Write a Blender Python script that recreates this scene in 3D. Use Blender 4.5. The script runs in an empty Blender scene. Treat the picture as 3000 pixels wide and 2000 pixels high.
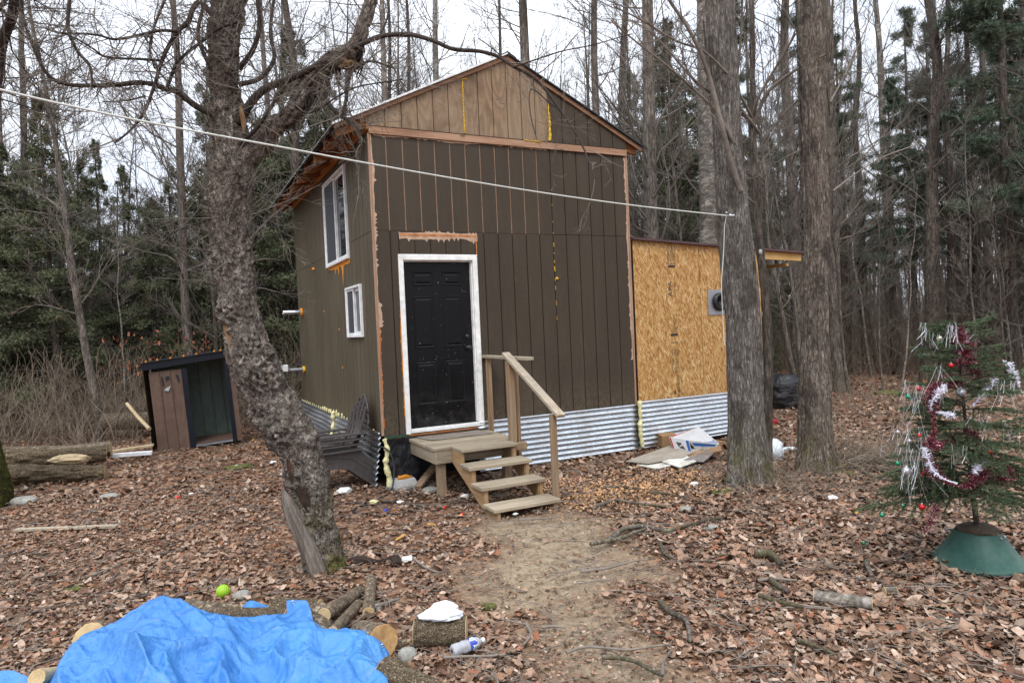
import bpy, math, random
import numpy as np
from mathutils import Vector, Matrix

S = bpy.context.scene
COL = S.collection
rng = np.random.default_rng(11)
random.seed(11)

# ------------------------------------------------------------------ camera
CAM = np.array([-2.2140, -7.9326, 1.8164])
YAW, PITCH, ROLL, FPX = 0.4642, -0.0190, -0.0445, 2011.8
_f = np.array([math.sin(YAW) * math.cos(PITCH), math.cos(YAW) * math.cos(PITCH), math.sin(PITCH)])
_r0 = np.array([math.cos(YAW), -math.sin(YAW), 0.0])
_u0 = np.cross(_r0, _f)
_r = math.cos(ROLL) * _r0 + math.sin(ROLL) * _u0
_u = -math.sin(ROLL) * _r0 + math.cos(ROLL) * _u0
cd = bpy.data.cameras.new("camera")
cam = bpy.data.objects.new("camera", cd)
COL.objects.link(cam)
cam.matrix_world = Matrix([[_r[0], _u[0], -_f[0], CAM[0]], [_r[1], _u[1], -_f[1], CAM[1]],
                           [_r[2], _u[2], -_f[2], CAM[2]], [0, 0, 0, 1]])
cd.sensor_width = 36.0
cd.lens = FPX / 3000 * 36.0
cd.clip_start = 0.1
cd.clip_end = 600
S.camera = cam

# ------------------------------------------------------------------ world, sun, exposure
W_ = bpy.data.worlds.new("World")
S.world = W_
W_.use_nodes = True
wn = W_.node_tree
for n in list(wn.nodes):
    wn.nodes.remove(n)
SUN_EL, SUN_AZ = math.radians(52), math.radians(215)     # sun behind the cloud, front left of the cabin
wo = wn.nodes.new("ShaderNodeOutputWorld")
bg = wn.nodes.new("ShaderNodeBackground")
sky = wn.nodes.new("ShaderNodeTexSky")
sky.sky_type = 'NISHITA'
sky.sun_disc = False
sky.sun_elevation = SUN_EL
sky.sun_rotation = SUN_AZ
hs = wn.nodes.new("ShaderNodeHueSaturation")
hs.inputs['Saturation'].default_value = 0.35
tc = wn.nodes.new("ShaderNodeTexCoord")
sx = wn.nodes.new("ShaderNodeSeparateXYZ")
mr = wn.nodes.new("ShaderNodeMapRange")
mr.inputs['From Min'].default_value = 0.08
mr.inputs['From Max'].default_value = 1.0
mr.inputs['To Min'].default_value = 0.66
mr.inputs['To Max'].default_value = 2.1
nz = wn.nodes.new("ShaderNodeTexNoise")
nz.inputs['Scale'].default_value = 2.2
nz.inputs['Detail'].default_value = 5
cr = wn.nodes.new("ShaderNodeValToRGB")
cr.color_ramp.elements[0].position = 0.35
cr.color_ramp.elements[0].color = (7.6, 8.3, 9.6, 1)
cr.color_ramp.elements[1].position = 0.65
cr.color_ramp.elements[1].color = (9.4, 9.8, 10.4, 1)
vm = wn.nodes.new("ShaderNodeVectorMath")
vm.operation = 'SCALE'
mx = wn.nodes.new("ShaderNodeMix")
mx.data_type = 'RGBA'
mx.inputs['Factor'].default_value = 0.88
L = wn.links
L.new(tc.outputs['Generated'], sx.inputs[0])
L.new(tc.outputs['Generated'], nz.inputs['Vector'])
L.new(nz.outputs['Fac'], cr.inputs['Fac'])
L.new(sx.outputs['Z'], mr.inputs['Value'])
L.new(cr.outputs['Color'], vm.inputs[0])
L.new(mr.outputs['Result'], vm.inputs['Scale'])
L.new(sky.outputs['Color'], hs.inputs['Color'])
L.new(hs.outputs['Color'], mx.inputs['A'])
L.new(vm.outputs['Vector'], mx.inputs['B'])
L.new(mx.outputs['Result'], bg.inputs['Color'])
bg.inputs['Strength'].default_value = 0.105
L.new(bg.outputs['Background'], wo.inputs['Surface'])

sd = bpy.data.lights.new("sun", 'SUN')
sd.energy = 1.5
sd.angle = math.radians(22)
sd.color = (1.0, 0.97, 0.93)
sun = bpy.data.objects.new("sun", sd)
COL.objects.link(sun)
sun.rotation_euler = (math.radians(90) - SUN_EL, 0, math.radians(180) - SUN_AZ + math.radians(0))
# aim explicitly: light comes from azimuth (compass, 0 = +y, clockwise)
_sdir = Vector((math.sin(SUN_AZ) * math.cos(SUN_EL), math.cos(SUN_AZ) * math.cos(SUN_EL), math.sin(SUN_EL)))
sun.rotation_euler = _sdir.to_track_quat('Z', 'Y').to_euler()
S.view_settings.view_transform = 'Standard'
S.view_settings.look = 'None'
S.view_settings.gamma = 1
S.view_settings.use_curve_mapping = False
S.view_settings.exposure = 0.55
S.cycles.max_bounces = 5
S.cycles.diffuse_bounces = 3
S.cycles.glossy_bounces = 3
S.cycles.transmission_bounces = 4
S.cycles.transparent_max_bounces = 6
S.cycles.caustics_reflective = False
S.cycles.caustics_refractive = False


# ------------------------------------------------------------------ points from the photograph
def P3(px, py, d):
    """world point at photo pixel (3000x2000), d metres in front of the camera"""
    return CAM + _f * d + _r * ((px - 1500) / FPX * d) - _u * ((py - 1000) / FPX * d)


def G(px, py, z=0.0):
    """world point on the ground under a photo pixel"""
    v = _f * FPX + _r * (px - 1500) - _u * (py - 1000)
    return CAM + v * ((z - CAM[2]) / v[2])


# ------------------------------------------------------------------ noise
def _h(ix, iy, iz, s):
    h = (ix.astype(np.uint32) * np.uint32(374761393) + iy.astype(np.uint32) * np.uint32(668265263)
         + iz.astype(np.uint32) * np.uint32(2147483647) + np.uint32((s * 974634777 + 12345) & 0xffffffff))
    h = (h ^ (h >> np.uint32(13))) * np.uint32(1274126177)
    h = h ^ (h >> np.uint32(16))
    return (h & np.uint32(0xffffff)).astype(np.float64) / 0xffffff


def vn(P, s=0):
    P = np.asarray(P, float) + 1000.0
    i = np.floor(P).astype(np.int64)
    f = P - i
    u = f * f * (3 - 2 * f)
    r = 0
    for dx in (0, 1):
        wx = u[..., 0] if dx else 1 - u[..., 0]
        for dy in (0, 1):
            wy = u[..., 1] if dy else 1 - u[..., 1]
            for dz in (0, 1):
                wz = u[..., 2] if dz else 1 - u[..., 2]
                r = r + wx * wy * wz * _h(i[..., 0] + dx, i[..., 1] + dy, i[..., 2] + dz, s)
    return r


def fbm(P, s=0, o=4):
    P = np.asarray(P, float)
    a, t, r = 1.0, 0.0, 0.0
    for k in range(o):
        r = r + a * vn(P * 2 ** k, s + k)
        t += a
        a *= 0.5
    return r / t


def xyz(x, y, z=0.0):
    return np.stack(np.broadcast_arrays(np.asarray(x, float), np.asarray(y, float), np.asarray(z, float)), -1)


def gh(x, y):
    """height of the ground"""
    x = np.asarray(x, float)
    y = np.asarray(y, float)
    n = (fbm(xyz(x * .55, y * .55), 3, 3) - .5) * .10
    n = n + (fbm(xyz(x * .09, y * .09), 5, 2) - .5) * .9 * np.clip((np.hypot(x - 1, y + 2) - 9) / 20, 0, 1)
    # flat under the cabin and the steps
    d = np.hypot(np.maximum(np.maximum(-.6 - x, x - 6.8), 0), np.maximum(np.maximum(-2.3 - y, y - 6), 0))
    n = n * np.clip(d / 1.5, 0.12, 1)
    for tx, ty, hh, rr in ((3.25, -2.5, .10, .55), (4.0, -2.78, .08, .5), (-1.25, -2.8, .05, .45)):
        n = n + hh * np.exp(-((x - tx) ** 2 + (y - ty) ** 2) / rr ** 2)
    return n


# ------------------------------------------------------------------ mesh building
class MB:
    def __init__(self):
        self.v, self.f, self.m, self.c, self.n = [], [], [], [], 0

    def add(self, V, F, mat=0, col=None):
        V = np.asarray(V, float).reshape(-1, 3)
        F = np.asarray(F, np.int64)
        if F.ndim == 1:
            F = F[None]
        self.v.append(V)
        self.f.append(F + self.n)
        self.m.append(np.full(len(F), mat))
        self.c.append(np.broadcast_to(np.asarray(col if col is not None else (1, 1, 1), float), (len(V), 3)))
        self.n += len(V)
        return self

    def quadbox(self, c8, mat=0, col=None):
        F = [(0, 3, 2, 1), (4, 5, 6, 7), (0, 1, 5, 4), (1, 2, 6, 5), (2, 3, 7, 6), (3, 0, 4, 7)]
        return self.add(c8, F, mat, col)

    def box(self, a, b, mat=0, col=None):
        (x0, y0, z0), (x1, y1, z1) = a, b
        x0, x1 = min(x0, x1), max(x0, x1)
        y0, y1 = min(y0, y1), max(y0, y1)
        z0, z1 = min(z0, z1), max(z0, z1)
        return self.quadbox([(x0, y0, z0), (x1, y0, z0), (x1, y1, z0), (x0, y1, z0),
                             (x0, y0, z1), (x1, y0, z1), (x1, y1, z1), (x0, y1, z1)], mat, col)

    def beam(self, p, q, w, h, up=(0, 0, 1), mat=0):
        """bar from p to q, w wide, h along up"""
        p, q = np.array(p, float), np.array(q, float)
        t = (q - p) / np.linalg.norm(q - p)
        s = np.cross(t, up)
        s /= np.linalg.norm(s)
        n = np.cross(s, t)
        c = [e + s * (a * w / 2) + n * (b * h / 2) for e in (p, q) for a, b in ((-1, -1), (1, -1), (1, 1), (-1, 1))]
        return self.add(c, [(0, 1, 2, 3), (7, 6, 5, 4), (0, 4, 5, 1), (1, 5, 6, 2), (2, 6, 7, 3), (3, 7, 4, 0)], mat)

    def prism(self, pts, off, mat=0):
        pts = np.asarray(pts, float)
        n = len(pts)
        V = np.vstack([pts, pts + np.asarray(off, float)])
        self.add(V, np.arange(n)[::-1], mat)
        k = self.n - 2 * n
        self.f.append(np.arange(n, 2 * n)[None] + k)
        self.m.append(np.full(1, mat))
        i = np.arange(n)
        j = (i + 1) % n
        self.f.append(np.stack([i, j, j + n, i + n], 1) + k)
        self.m.append(np.full(n, mat))
        return self

    def tubes(self, P, Rr, sides=3, mat=0, col=None, cap=False):
        P = np.asarray(P, float)
        if P.ndim == 2:
            P = P[None]
        M, K, _ = P.shape
        Rr = np.broadcast_to(np.asarray(Rr, float), (M, K))
        T = np.gradient(P, axis=1)
        T /= np.linalg.norm(T, axis=2, keepdims=True) + 1e-9
        mean = T.mean(1)
        ref = np.where((np.abs(mean[:, 0]) < .8)[:, None], np.array([[1., 0, 0]]), np.array([[0, 1., 0]]))
        A = np.cross(T, ref[:, None, :])
        A /= np.linalg.norm(A, axis=2, keepdims=True) + 1e-9
        B = np.cross(T, A)
        an = np.arange(sides) * 2 * np.pi / sides
        V = P[:, :, None] + Rr[:, :, None, None] * (np.cos(an)[:, None] * A[:, :, None] + np.sin(an)[:, None] * B[:, :, None])
        base = (np.arange(M) * K * sides)[:, None, None]
        k = np.arange(K - 1)[None, :, None] * sides
        i = np.arange(sides)[None, None]
        j = (i + 1) % sides
        F = np.stack([base + k + i, base + k + j, base + k + sides + j, base + k + sides + i], -1).reshape(-1, 4)
        if col is not None:
            col = np.asarray(col, float)
            if col.ndim == 2:
                col = np.repeat(col, K * sides, 0)
        self.add(V.reshape(-1, 3), F, mat, col)
        if cap:
            for m in range(M):
                o = self.n - M * K * sides + m * K * sides
                self.f.append((np.arange(sides)[::-1] + o)[None])
                self.m.append(np.full(1, mat))
                self.f.append((np.arange(sides) + o + (K - 1) * sides)[None])
                self.m.append(np.full(1, mat))
        return self

    def mesh(self, name, mats, smooth=False, color=False):
        me = bpy.data.meshes.new(name)
        V = np.vstack(self.v)
        me.vertices.add(len(V))
        me.vertices.foreach_set("co", V.astype(np.float32).ravel())
        idx = np.concatenate([f.ravel() for f in self.f])
        cnt = np.concatenate([np.full(len(f), f.shape[1]) for f in self.f])
        me.loops.add(len(idx))
        me.loops.foreach_set("vertex_index", idx.astype(np.int32))
        me.polygons.add(len(cnt))
        st = np.concatenate([[0], np.cumsum(cnt)[:-1]])
        me.polygons.foreach_set("loop_start", st.astype(np.int32))
        me.polygons.foreach_set("loop_total", cnt.astype(np.int32))
        me.polygons.foreach_set("material_index", np.concatenate(self.m).astype(np.int32))
        me.polygons.foreach_set("use_smooth", np.full(len(cnt), bool(smooth)))
        if color:
            a = me.color_attributes.new("col", 'FLOAT_COLOR', 'POINT')
            C = np.vstack(self.c)
            C = np.hstack([C, np.ones((len(C), 1))])
            a.data.foreach_set("color", C.astype(np.float32).ravel())
        for mt in (mats if isinstance(mats, (list, tuple)) else [mats]):
            me.materials.append(mt)
        me.update(calc_edges=True)
        return me

    def obj(self, name, mats, parent=None, smooth=False, color=False, **kw):
        return mkobj(name, self.mesh(name, mats, smooth, color), parent, **kw)


def tag(o, label=None, cat=None, group=None, kind=None):
    if label:
        o['label'] = label
    if cat:
        o['category'] = cat
    if group:
        o['group'] = group
    if kind:
        o['kind'] = kind
    return o


def mkobj(name, me, parent=None, label=None, cat=None, group=None, kind=None):
    o = bpy.data.objects.new(name, me)
    COL.objects.link(o)
    if parent is not None:
        o.parent = parent
    return tag(o, label, cat, group, kind)


def thing(name, label, cat, loc=(0, 0, 0), group=None, rz=0):
    """an Empty at the base of a thing; its parts are built in the thing's own space"""
    o = bpy.data.objects.new(name, None)
    COL.objects.link(o)
    o.empty_display_size = .1
    o.location = [float(t) for t in loc]
    o.rotation_euler = (0, 0, rz)
    return tag(o, label, cat, group)


def copy_tree(o, parent=None):
    c = o.copy()
    COL.objects.link(c)
    c.parent = parent
    for ch in [k for k in bpy.data.objects if k.parent == o]:
        copy_tree(ch, c)
    return c


def bevel(o, w=.004, seg=1):
    m = o.modifiers.new("bevel", 'BEVEL')
    m.width = w
    m.segments = seg
    m.limit_method = 'ANGLE'
    return o


def icos(sub=2):
    import bmesh
    bm = bmesh.new()
    bmesh.ops.create_icosphere(bm, subdivisions=sub, radius=1)
    V = np.array([v.co[:] for v in bm.verts])
    F = np.array([[v.index for v in f.verts] for f in bm.faces])
    bm.free()
    return V, F


ICO1, ICO2, ICO3, ICO4 = icos(1), icos(2), icos(3), icos(4)


def smoothline(pts, n, r=None):
    """Catmull-Rom through pts, n samples; returns points (and radii)"""
    pts = np.asarray(pts, float)
    if r is not None:
        pts = np.hstack([pts, np.asarray(r, float)[:, None]])
    d = np.r_[0, np.cumsum(np.linalg.norm(np.diff(pts[:, :3], axis=0), axis=1))]
    t = np.linspace(0, d[-1], n)
    i = np.clip(np.searchsorted(d, t, 'right') - 1, 0, len(pts) - 2)
    u = ((t - d[i]) / (d[i + 1] - d[i]))[:, None]
    p0 = pts[np.maximum(i - 1, 0)]
    p1, p2 = pts[i], pts[i + 1]
    p3 = pts[np.minimum(i + 2, len(pts) - 1)]
    q = .5 * (2 * p1 + (p2 - p0) * u + (2 * p0 - 5 * p1 + 4 * p2 - p3) * u ** 2 + (3 * p1 - p0 - 3 * p2 + p3) * u ** 3)
    return (q[:, :3], np.maximum(q[:, 3], 1e-4)) if r is not None else q


# ------------------------------------------------------------------ materials
def lin(h):
    h = h.lstrip('#')
    c = [int(h[i:i + 2], 16) / 255 for i in (0, 2, 4)]
    return tuple((x / 12.92 if x <= .04045 else ((x + .055) / 1.055) ** 2.4) for x in c)


class Mat:
    """small helper round a Principled material"""

    def __init__(self, name, base=(.5, .5, .5), rough=.8, metal=0.0, spec=.35, coord='Object'):
        self.m = bpy.data.materials.new(name)
        self.m.use_nodes = True
        self.t = self.m.node_tree
        self.b = self.t.nodes['Principled BSDF']
        self.b.inputs['Base Color'].default_value = (*base, 1)
        self.b.inputs['Roughness'].default_value = rough
        self.b.inputs['Metallic'].default_value = metal
        self.b.inputs['Specular IOR Level'].default_value = spec
        self.co = self.t.nodes.new('ShaderNodeTexCoord').outputs[coord]
        self.maps = {}

    def n(self, typ, **kw):
        nd = self.t.nodes.new(typ)
        for k, v in kw.items():
            if hasattr(nd, k) and k not in nd.inputs:
                setattr(nd, k, v)
            else:
                nd.inputs[k].default_value = v
        return nd

    def ln(self, a, b):
        self.t.links.new(a, b)

    def vec(self, sc=(1, 1, 1), rot=(0, 0, 0), src=None):
        mp = self.n('ShaderNodeMapping')
        mp.inputs['Scale'].default_value = sc
        mp.inputs['Rotation'].default_value = rot
        self.ln(src or self.co, mp.inputs['Vector'])
        return mp.outputs['Vector']

    def noise(self, scale=5, sc=(1, 1, 1), detail=5, rough=.55, dist=0., rot=(0, 0, 0), src=None):
        nd = self.n('ShaderNodeTexNoise')
        nd.inputs['Scale'].default_value = scale
        nd.inputs['Detail'].default_value = detail
        nd.inputs['Roughness'].default_value = rough
        nd.inputs['Distortion'].default_value = dist
        self.ln(self.vec(sc, rot, src), nd.inputs['Vector'])
        return nd.outputs['Fac']

    def voro(self, scale=5, sc=(1, 1, 1), rot=(0, 0, 0), feature='F1', out='Distance', rand=1., src=None):
        nd = self.n('ShaderNodeTexVoronoi')
        nd.feature = feature
        nd.inputs['Scale'].default_value = scale
        nd.inputs['Randomness'].default_value = rand
        self.ln(self.vec(sc, rot, src), nd.inputs['Vector'])
        return nd.outputs[out]

    def ramp(self, fac, stops, interp='LINEAR'):
        nd = self.n('ShaderNodeValToRGB')
        nd.color_ramp.interpolation = interp
        e = nd.color_ramp.elements
        while len(e) < len(stops):
            e.new(.5)
        for k, (p, c) in enumerate(stops):
            e[k].position = p
            e[k].color = (*c, 1) if len(c) == 3 else c
        self.ln(fac, nd.inputs['Fac'])
        return nd.outputs['Color']

    def step(self, fac, a, b, lo=0., hi=1.):
        nd = self.n('ShaderNodeMapRange')
        nd.inputs['From Min'].default_value = a
        nd.inputs['From Max'].default_value = b
        nd.inputs['To Min'].default_value = lo
        nd.inputs['To Max'].default_value = hi
        self.ln(fac, nd.inputs['Value'])
        return nd.outputs['Result']

    def mix(self, fac, a, b, mode='MIX'):
        nd = self.n('ShaderNodeMix')
        nd.data_type = 'RGBA'
        nd.blend_type = mode
        for k, x in (('A', a), ('B', b)):
            if isinstance(x, tuple):
                nd.inputs[k].default_value = (*x, 1) if len(x) == 3 else x
            else:
                self.ln(x, nd.inputs[k])
        if isinstance(fac, (int, float)):
            nd.inputs['Factor'].default_value = fac
        else:
            self.ln(fac, nd.inputs['Factor'])
        return nd.outputs['Result']

    def math(self, op, a, b=0.):
        nd = self.n('ShaderNodeMath')
        nd.operation = op
        for k, x in enumerate((a, b)):
            if isinstance(x, (int, float)):
                nd.inputs[k].default_value = x
            else:
                self.ln(x, nd.inputs[k])
        return nd.outputs[0]

    def color(self, c):
        self.ln(c, self.b.inputs['Base Color'])
        return self

    def rough(self, r):
        self.ln(r, self.b.inputs['Roughness'])
        return self

    def bump(self, h, strength=.3, dist=.01):
        nd = self.n('ShaderNodeBump')
        nd.inputs['Strength'].default_value = strength
        nd.inputs['Distance'].default_value = dist
        self.ln(h, nd.inputs['Height'])
        self.ln(nd.outputs['Normal'], self.b.inputs['Normal'])
        return self


def speckled(name, a, b, c=None, scale=6, sc=(1, 1, 1), rough=.8, bump=.3, bdist=.005, metal=0, spec=.3, detail=6, fine=8., dist=.0):
    """general weathered material: broad variation times fine grain"""
    M = Mat(name, a, rough, metal, spec)
    n1 = M.noise(scale, sc, detail, .6, dist)
    st = [(.3, a), (.7, b)] if c is None else [(.28, a), (.5, b), (.72, c)]
    col = M.ramp(n1, st)
    n2 = M.noise(scale * fine, sc, 4, .6)
    col = M.mix(1., col, M.ramp(n2, [(.3, (.82, .82, .82)), (.7, (1.15, 1.15, 1.15))]), 'MULTIPLY')
    M.color(col)
    if bump:
        M.bump(M.math('ADD', n1, n2), bump, bdist)
    return M.m


def wood(name, a, b, c, axis=2, rough=.75, knots=True, scale=1., stain=None):
    """sawn timber, grain along the given axis"""
    sc = [9., 9., 9.]
    sc[axis] = .5
    M = Mat(name, a, rough, 0, .25)
    oi = M.n('ShaderNodeObjectInfo')
    off = M.n('ShaderNodeVectorMath', operation='ADD')
    sca = M.n('ShaderNodeVectorMath', operation='SCALE')
    cx = M.n('ShaderNodeCombineXYZ')
    for k in range(3):
        M.ln(oi.outputs['Random'], cx.inputs[k])
    M.ln(cx.outputs[0], sca.inputs[0])
    sca.inputs['Scale'].default_value = 37.
    M.ln(M.co, off.inputs[0])
    M.ln(sca.outputs[0], off.inputs[1])
    src = off.outputs[0]
    g = M.noise(2.2 * scale, tuple(sc), 7, .62, .6, src=src)
    col = M.ramp(g, [(.3, a), (.5, b), (.68, c)])
    if knots:
        kf = M.voro(2.2, tuple((1.2 if k != axis else .8) for k in range(3)), src=src)
        col = M.mix(M.step(kf, .05, .11, 1, 0), col, tuple(x * .35 for x in a))
    w = M.noise(1.3, (1, 1, 1), 4, src=src)
    col = M.mix(M.step(w, .42, .7, 0, .55), col, stain or tuple(x * .6 for x in b))
    fine = M.noise(14 * scale, tuple(sc), 3, .6, src=src)
    col = M.mix(1., col, M.ramp(fine, [(.3, (.8, .8, .8)), (.7, (1.15, 1.15, 1.15))]), 'MULTIPLY')
    M.color(col)
    M.bump(M.math('ADD', g, fine), .25, .003)
    return M.m


MT = {}
# cabin paint: dark olive-brown stain on grooved plywood, with worn-through specks
def paint(name, a, b, worn):
    M = Mat(name, a, .7, 0, .2)
    n = M.noise(1.6, (1, 1, .35), 5, .6)
    g = M.noise(6, (8, 8, .6), 5, .6)
    col = M.ramp(n, [(.3, a), (.7, b)])
    col = M.mix(M.step(g, .35, .75, 0, .35), col, tuple(x * 1.35 for x in b))
    hz = M.noise(3.0, (1, 1, 14), 4, .6)
    col = M.mix(M.step(hz, .5, .75, 0, .25), col, tuple(x * .75 for x in a))
    s1 = M.noise(22, (1, 1, .7), 6, .75)
    s2 = M.noise(1.15, (1, 1, 1), 3)
    zz = M.n('ShaderNodeSeparateXYZ')
    M.ln(M.co, zz.inputs[0])
    mud = M.math('MULTIPLY', M.step(zz.outputs['Z'], .62, 1.15, .55, 0), M.step(s1, .42, .6))
    col = M.mix(mud, col, lin('#6b5d4c'))
    st = M.noise(2.2, (3, 3, .25), 6, .7)
    col = M.mix(M.step(st, .52, .72, 0, .35), col, tuple(x * 1.5 for x in b))
    mask = M.math('MULTIPLY', M.step(s1, .60, .68), M.step(s2, .53, .66, 0, worn))
    col = M.mix(mask, col, lin('#7d5638'))
    M.color(col)
    M.rough(M.step(n, .3, .7, .5, .72))
    M.bump(M.math('ADD', g, s1), .22, .003)
    return M.m


MT['paint'] = paint('dark_stain', lin('#3b332a'), lin('#473e34'), .8)
MT['paint_side_lit'] = paint('olive_stain_lit', lin('#4b4336'), lin('#585041'), .4)  # lighter copy of the stain, stronger light on this wall put into colour
MT['groove_dark'] = speckled('dark_groove', lin('#1d1611'), lin('#33241b'), scale=9)
MT['groove_mid'] = speckled('brown_groove', lin('#4a3324'), lin('#6b4b35'), scale=6)
MT['groove_bare'] = speckled('bare_groove', lin('#94745c'), lin('#ae9078'), scale=5, sc=(1, 1, .5))
MT['bare'] = wood('bare_wood', lin('#8d6d5a'), lin('#a2806a'), lin('#b4977f'), 2, knots=False)
MT['bare_x'] = wood('bare_trim_wood', lin('#8d6950'), lin('#a17d64'), lin('#b19178'), 0, knots=True, stain=lin('#6d4a38'))
MT['orange_wood'] = wood('orange_wood', lin('#a56a3d'), lin('#c08550'), lin('#cc9a68'), 1, knots=True)
MT['rafter'] = wood('rafter_wood', lin('#7d4f30'), lin('#96633e'), lin('#a9774c'), 0, knots=True)
MT['torn'] = speckled('torn_orange_wood', lin('#a35a2a'), lin('#b97440'), lin('#c99a7a'), scale=9)
MT['torn_pale'] = speckled('torn_pale_wood', lin('#a08369'), lin('#bba08a'), lin('#967256'), scale=7)


def plywood():
    M = Mat('gable_plywood', lin('#8f6a4a'), .8, 0, .2)
    sc = (2.2, 2.2, .5)
    d = M.noise(.9, sc, 2, .5, .4)
    iso = M.noise(1.1, (2.2, 1., .55), 1, .4, .25)
    fr = M.math('FRACT', M.math('MULTIPLY', iso, 15.))
    col = M.ramp(fr, [(.0, lin('#7b6651')), (.45, lin('#877059')), (.85, lin('#957d64')), (1., lin('#816b55'))])
    big = M.noise(1.1, (1, 1, .6), 4)
    col = M.mix(M.step(big, .35, .68, 0, .6), col, lin('#8b7c69'))
    st = M.noise(1.7, (1, 1, .8), 6, .7)
    col = M.mix(M.step(st, .50, .68, 0, .75), col, lin('#543f30'))
    g = M.noise(7, (9, 9, .4), 5, .6)
    col = M.mix(1., col, M.ramp(g, [(.3, (.86, .85, .84)), (.7, (1.12, 1.12, 1.12))]), 'MULTIPLY')
    M.color(col)
    M.bump(g, .2, .003)
    return M.m


MT['ply'] = plywood()


def osb():
    M = Mat('strand_board', lin('#b98a50'), .62, 0, .35)
    cols = [(0, lin('#8f6030')), (.2, lin('#a87840')), (.5, lin('#b98d54')), (.8, lin('#c69f68')), (1, lin('#d6b888'))]
    out, hb = None, None
    for k, (rot, sc) in enumerate((((0, .12, 0), (20, 20, 4.2)), ((0, -.35, 0), (17, 17, 4.6)), ((0, .5, 0), (24, 24, 7)))):
        v = M.n('ShaderNodeTexVoronoi')
        v.inputs['Scale'].default_value = 2.5
        d = M.n('ShaderNodeVectorMath', operation='ADD')
        nz_ = M.n('ShaderNodeTexNoise')
        nz_.inputs['Scale'].default_value = 6.
        M.ln(M.vec((1, 1, 1), rot), nz_.inputs['Vector'])
        vm_ = M.n('ShaderNodeVectorMath', operation='SCALE')
        vm_.inputs['Scale'].default_value = .03
        M.ln(nz_.outputs['Color'], vm_.inputs[0])
        M.ln(M.vec((1, 1, 1), rot), d.inputs[0])
        M.ln(vm_.outputs[0], d.inputs[1])
        M.ln(M.vec(sc, src=d.outputs[0]), v.inputs['Vector'])
        sp = M.n('ShaderNodeSeparateColor')
        M.ln(v.outputs['Color'], sp.inputs[0])
        c = M.ramp(sp.outputs[0], cols)
        if out is None:
            out, hb = c, sp.outputs[1]
        else:
            mask = M.step(sp.outputs[2], .5, .56)
            out = M.mix(mask, out, c)
    n = M.noise(1.2, (1, 1, 1), 3)
    out = M.mix(M.step(n, .4, .7, 0, .25), out, lin('#9a6b34'))
    sm = M.noise(60, (1, 1, .25), 3)
    out = M.mix(1., out, M.ramp(sm, [(.3, (.85, .84, .82)), (.7, (1.1, 1.1, 1.1))]), 'MULTIPLY')
    M.color(out)
    M.bump(M.math('ADD', hb, sm), .25, .002)
    return M.m


MT['osb'] = osb()


def galv(name='galvanised', tint=(.62, .66, .7), rust=.0):
    M = Mat(name, tint, .33, .9, .5)
    sp = M.n('ShaderNodeTexVoronoi')
    sp.inputs['Scale'].default_value = 45.
    M.ln(M.vec((1, 1, 1)), sp.inputs['Vector'])
    s = M.n('ShaderNodeSeparateColor')
    M.ln(sp.outputs['Color'], s.inputs[0])
    n = M.noise(3, (1, .3, 1), 6, .65)
    c = M.ramp(s.outputs[0], [(0, tuple(x * .82 for x in tint)), (1, tuple(min(1, x * 1.12) for x in tint))])
    c = M.mix(M.step(n, .48, .68, 0, .6), c, (.42, .40, .38))
    M.color(c)
    M.rough(M.step(n, .35, .7, .26, .55))
    return M.m


MT['galv'] = galv()
MT['galv_dull'] = galv('galvanised_dull', (.44, .47, .51))
MT['roof_metal'] = Mat('roof_metal', (.62, .64, .67), .38, .6, .5).m
MT['ridge'] = Mat('ridge_cap_black', (.03, .032, .04), .5, .2).m
MT['brown_metal'] = speckled('brown_drip_edge', lin('#4a3436'), lin('#5d4648'), rough=.45, bump=0)
MT['vinyl'] = speckled('white_vinyl', (.78, .79, .8), (.7, .71, .72), scale=4, rough=.4, bump=.05, fine=3)
MT['casing'] = speckled('white_casing', (.74, .74, .71), (.80, .80, .78), (.70, .69, .65), scale=3, rough=.5, bump=.06, fine=4)
MT['black_door'] = None
M = Mat('black_door', (.004, .004, .005), .38, 0, .22)
_n = M.noise(5, (1, 1, 1), 6, .7)
_d = M.noise(46, (1, 1, 1), 2, .5)
_z = M.n('ShaderNodeSeparateXYZ')
M.ln(M.co, _z.inputs[0])
_low = M.step(_z.outputs['Z'], .68, 1.15, 1, 0)
_c = M.mix(M.math('MULTIPLY', M.step(_n, .45, .8, 0, .4), _low), (.004, .004, .005), (.12, .11, .10))
_c = M.mix(M.step(_d, .735, .75), _c, (.4, .4, .38))
M.color(_c)
M.rough(M.step(_n, .3, .7, .26, .45))
MT['black_door'] = M.m
MT['black_plastic'] = Mat('black_plastic', (.012, .012, .014), .35, 0, .5).m
M = Mat('black_sheet', (.012, .013, .016), .3, 0, .5)
M.bump(M.noise(6, (1, 1, .6), 5, .65, 1.), .8, .03)
MT['black_sheet'] = M.m
MT['glass'] = Mat('dark_glass', (.02, .024, .028), .04, 0, .8).m
MT['screen'] = Mat('insect_screen', (.05, .055, .065), .6, 0, .3).m
MT['foam_yellow'] = speckled('yellow_foam', lin('#d8b83c'), lin('#c79a2a'), lin('#e6d060'), scale=20, bump=.4)
MT['foam_orange'] = speckled('orange_foam', lin('#b8661c'), lin('#d08a30'), lin('#c4732a'), scale=25, bump=.5)
MT['foam_pale'] = speckled('pale_foam', lin('#cfc68c'), lin('#ddd7a6'), lin('#bdb070'), scale=22, bump=.4)
MT['deck'] = wood('weathered_deck_x', lin('#80725f'), lin('#9c8e79'), lin('#aea18c'), 0, stain=lin('#6f675a'))
MT['deck_y'] = wood('weathered_deck_y', lin('#7d6f5d'), lin('#968874'), lin('#a89b86'), 1, stain=lin('#6f675a'))
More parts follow.
